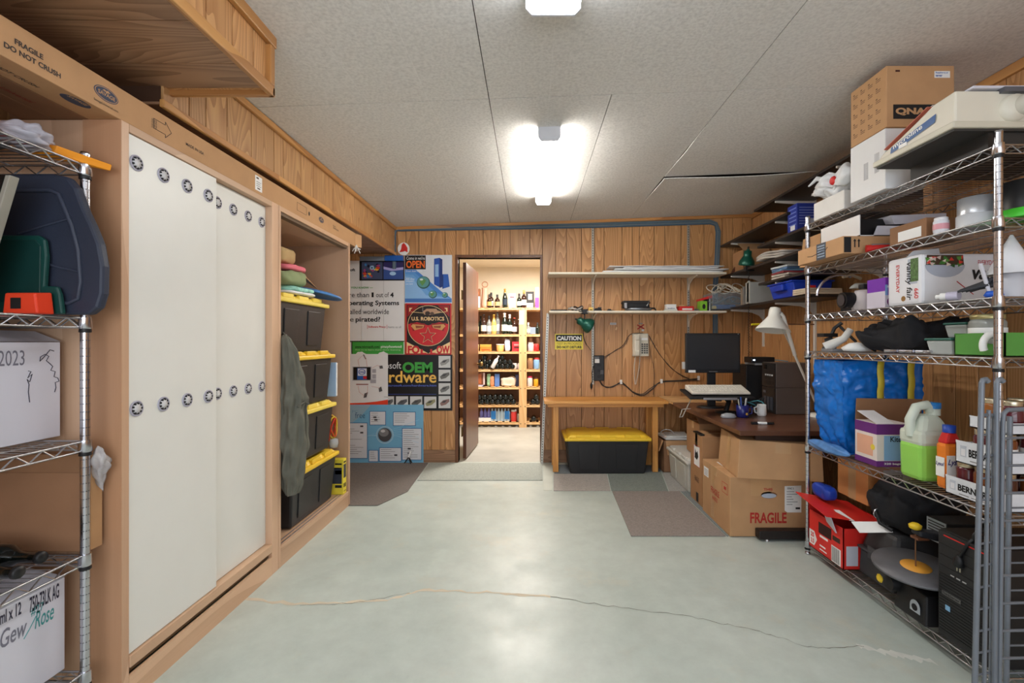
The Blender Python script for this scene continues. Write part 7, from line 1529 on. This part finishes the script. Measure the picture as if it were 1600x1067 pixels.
G().lathe([(.012,0),(.02,.006),(.012,.014),(0,.014)], 8, (-.13,.12,.10), 'x').build('tilt_knob', M((226,190,40),.45), t); flat(t, 'badge', M((190,200,206),.4), [(.025*math.cos(q),.03*math.sin(q)) for q in [PI*k/10 for k in range(11)]]+[(-.025,-.02),(.025,-.02)], (-.0865,-.03,.055), '-x', .002); flat(t, 'badge_dial', INK, disc(.014,16), (-.089,-.03,.055), '-x', .002)
G().tube([(.10,-.06,.30),(.12,-.11,.25),(.12,-.12,.12),(.08,-.09,.05)], .007, 8).build('air_hose', M((90,92,96),.4), t)
t = T('power_supply', 'metal power supply with a lit grille above the scroll saw', 'power supply', (1.875, 2.02, .38)); G().box(-.12,.14,-.05,.05,0,.10).build('case', BLACKM, t, bevel=.003); pp = G().box(-.1215,-.12,-.048,.048,.002,.098).build('grille_plate', M((150,160,166),.35,.6), t)
for k in range(7): G().box(-.1225,-.1212,-.04,.04,.012+.012*k,.017+.012*k).build('grille_slot', BLACKP, pp)
t2 = T('speaker_box', 'plain black box supporting the power supply', 'box', (1.93, 1.99, rz_(0))); G().box(-.10,.10,-.075,.08,0,.297).build('box_body', BLACKM, t2, bevel=.004)
# tower
loc = (1.845, 1.765, rz_(0))
t = T('server_tower', 'large black server tower with ribbed front on the lowest shelf', 'computer', loc)
TW = M((26,26,28),.45); w, d, h = .205, .105, .425
G().box(-w,w,-d,d,0,h).build('case', TW, t, bevel=.004); fp = G().box(-w-.012,-w,-d+.004,d-.004,.006,h-.004).build('front_panel', M((34,34,36),.5), t, bevel=.003)
for k in range(20): G().box(-w-.0145,-w-.012,-d+.01,d-.012,.03+.0115*k,.036+.0115*k).build('rib', TW, fp)
for k in range(3): G().box(-w-.0135,-w-.012,-d+.01,d-.012,.285+.042*k,.287+.042*k).build('bay_line', BLACKP, fp)
G().box(-w-.014,-w-.012,-d+.01,d-.03,.405,.409).build('red_line', RED, fp); G().box(-w-.016,-w-.0135,.0,.08,.175,.19).build('name_plate', M((120,120,120),.3,.7), fp); fit('ThinkServer', INK, t, '-x', -w-.0165, -.078, -.004, .178, .188, .02); G().box(-w-.016,-w-.014,.045,.065,.12,.14).build('blue_sticker', M((130,180,220),.4), fp)
for k in range(3): G().box(-w-.0138,-w-.012,-.02+.025*k,-.005+.025*k,.262,.266).build('indicator', M((190,190,190),.4), fp)
t = T('extension_cable', 'black power cord with plug hanging over the server front', 'cord', (1.63, 1.74, .50)); G().tube([(.06,.0,.02),(.02,-.01,.03),(-.006,-.0,-.01),(-.008,.02,-.05),(-.008,.03,-.07)], .006, 8).build('cord', BLACKP, t); G().lathe([(.006,-.06),(.016,-.075),(.018,-.10),(.012,-.105)], 10, (-.008,.03,0)).build('plug', BLACKP, t)
for s in (-1,1): G().box(-.0095,-.0065,.03+s*.006-.002,.03+s*.006+.002,-.122,-.104).build('prong', M((206,200,180),.3,.8), t)
for k in range(3): G().tube([(.04+.03*math.cos(a),-.01,.025+.022*math.sin(a+.3*k)+.004*k) for a in [2*PI*q/12 for q in range(12)]], .006, 6, closed=True).build('cord_loop', BLACKP, t)

# ================================================================== GREY WIRE FRAMES leaning at the right edge
GW = M((112,118,126), .45, .2, var=.08); YG_ = 1.45
t = T('wire_basket_frame', 'grey coated wire frames leaning against the chrome shelving', 'wire frame', (1.48, YG_, 0))
def q_(px, py, dy=0): p = pt(px, py, YG_+dy); return (p.x-1.48, dy, p.z)
def up(px0, y0, px1, y1=1160, dy=0, r=.008, hook=False):
    P = [q_(px1, y1, dy), q_(px0, y0, dy)]
    if hook: P += [q_(px0+2, y0-5, dy), q_(px0+6, y0-6, dy), q_(px0+10, y0-2, dy)]
    return G().tube(P, r, 8).build('upright', GW, t)
up(1534, 598, 1521, hook=True, dy=-.02); up(1557.5, 598, 1553, hook=True); up(1545, 640, 1536, dy=-.01, r=.006); up(1553, 648, 1547, dy=.01, r=.006); up(1578, 650, 1571, dy=.05)
G().tube([q_(1560,1160), q_(1567,660), q_(1568,646), q_(1574,640), q_(1700,634)], .007, 8).build('upright', GW, t); G().tube([q_(1540,648,-.015), q_(1551,648,.01)], .006, 6).build('rung', GW, t)
for k in range(15):
    y = 680+34*k; G().tube([q_(1534-13*(y-598)/560, y, -.02), q_(1553-6*(y-650)/510, y-4, .01)], .0032, 6).build('rung', GW, t)
    y = 684+43*k
    if y < 1120: G().tube([q_(1567-7*(y-646)/510, y), q_(1700, y-3)], .0042, 6).build('rung', GW, t); G().tube([q_(1578-7*(y-650)/510, y-20, .05), q_(1700, y-22, .05)], .003, 6).build('rung', GW, t)
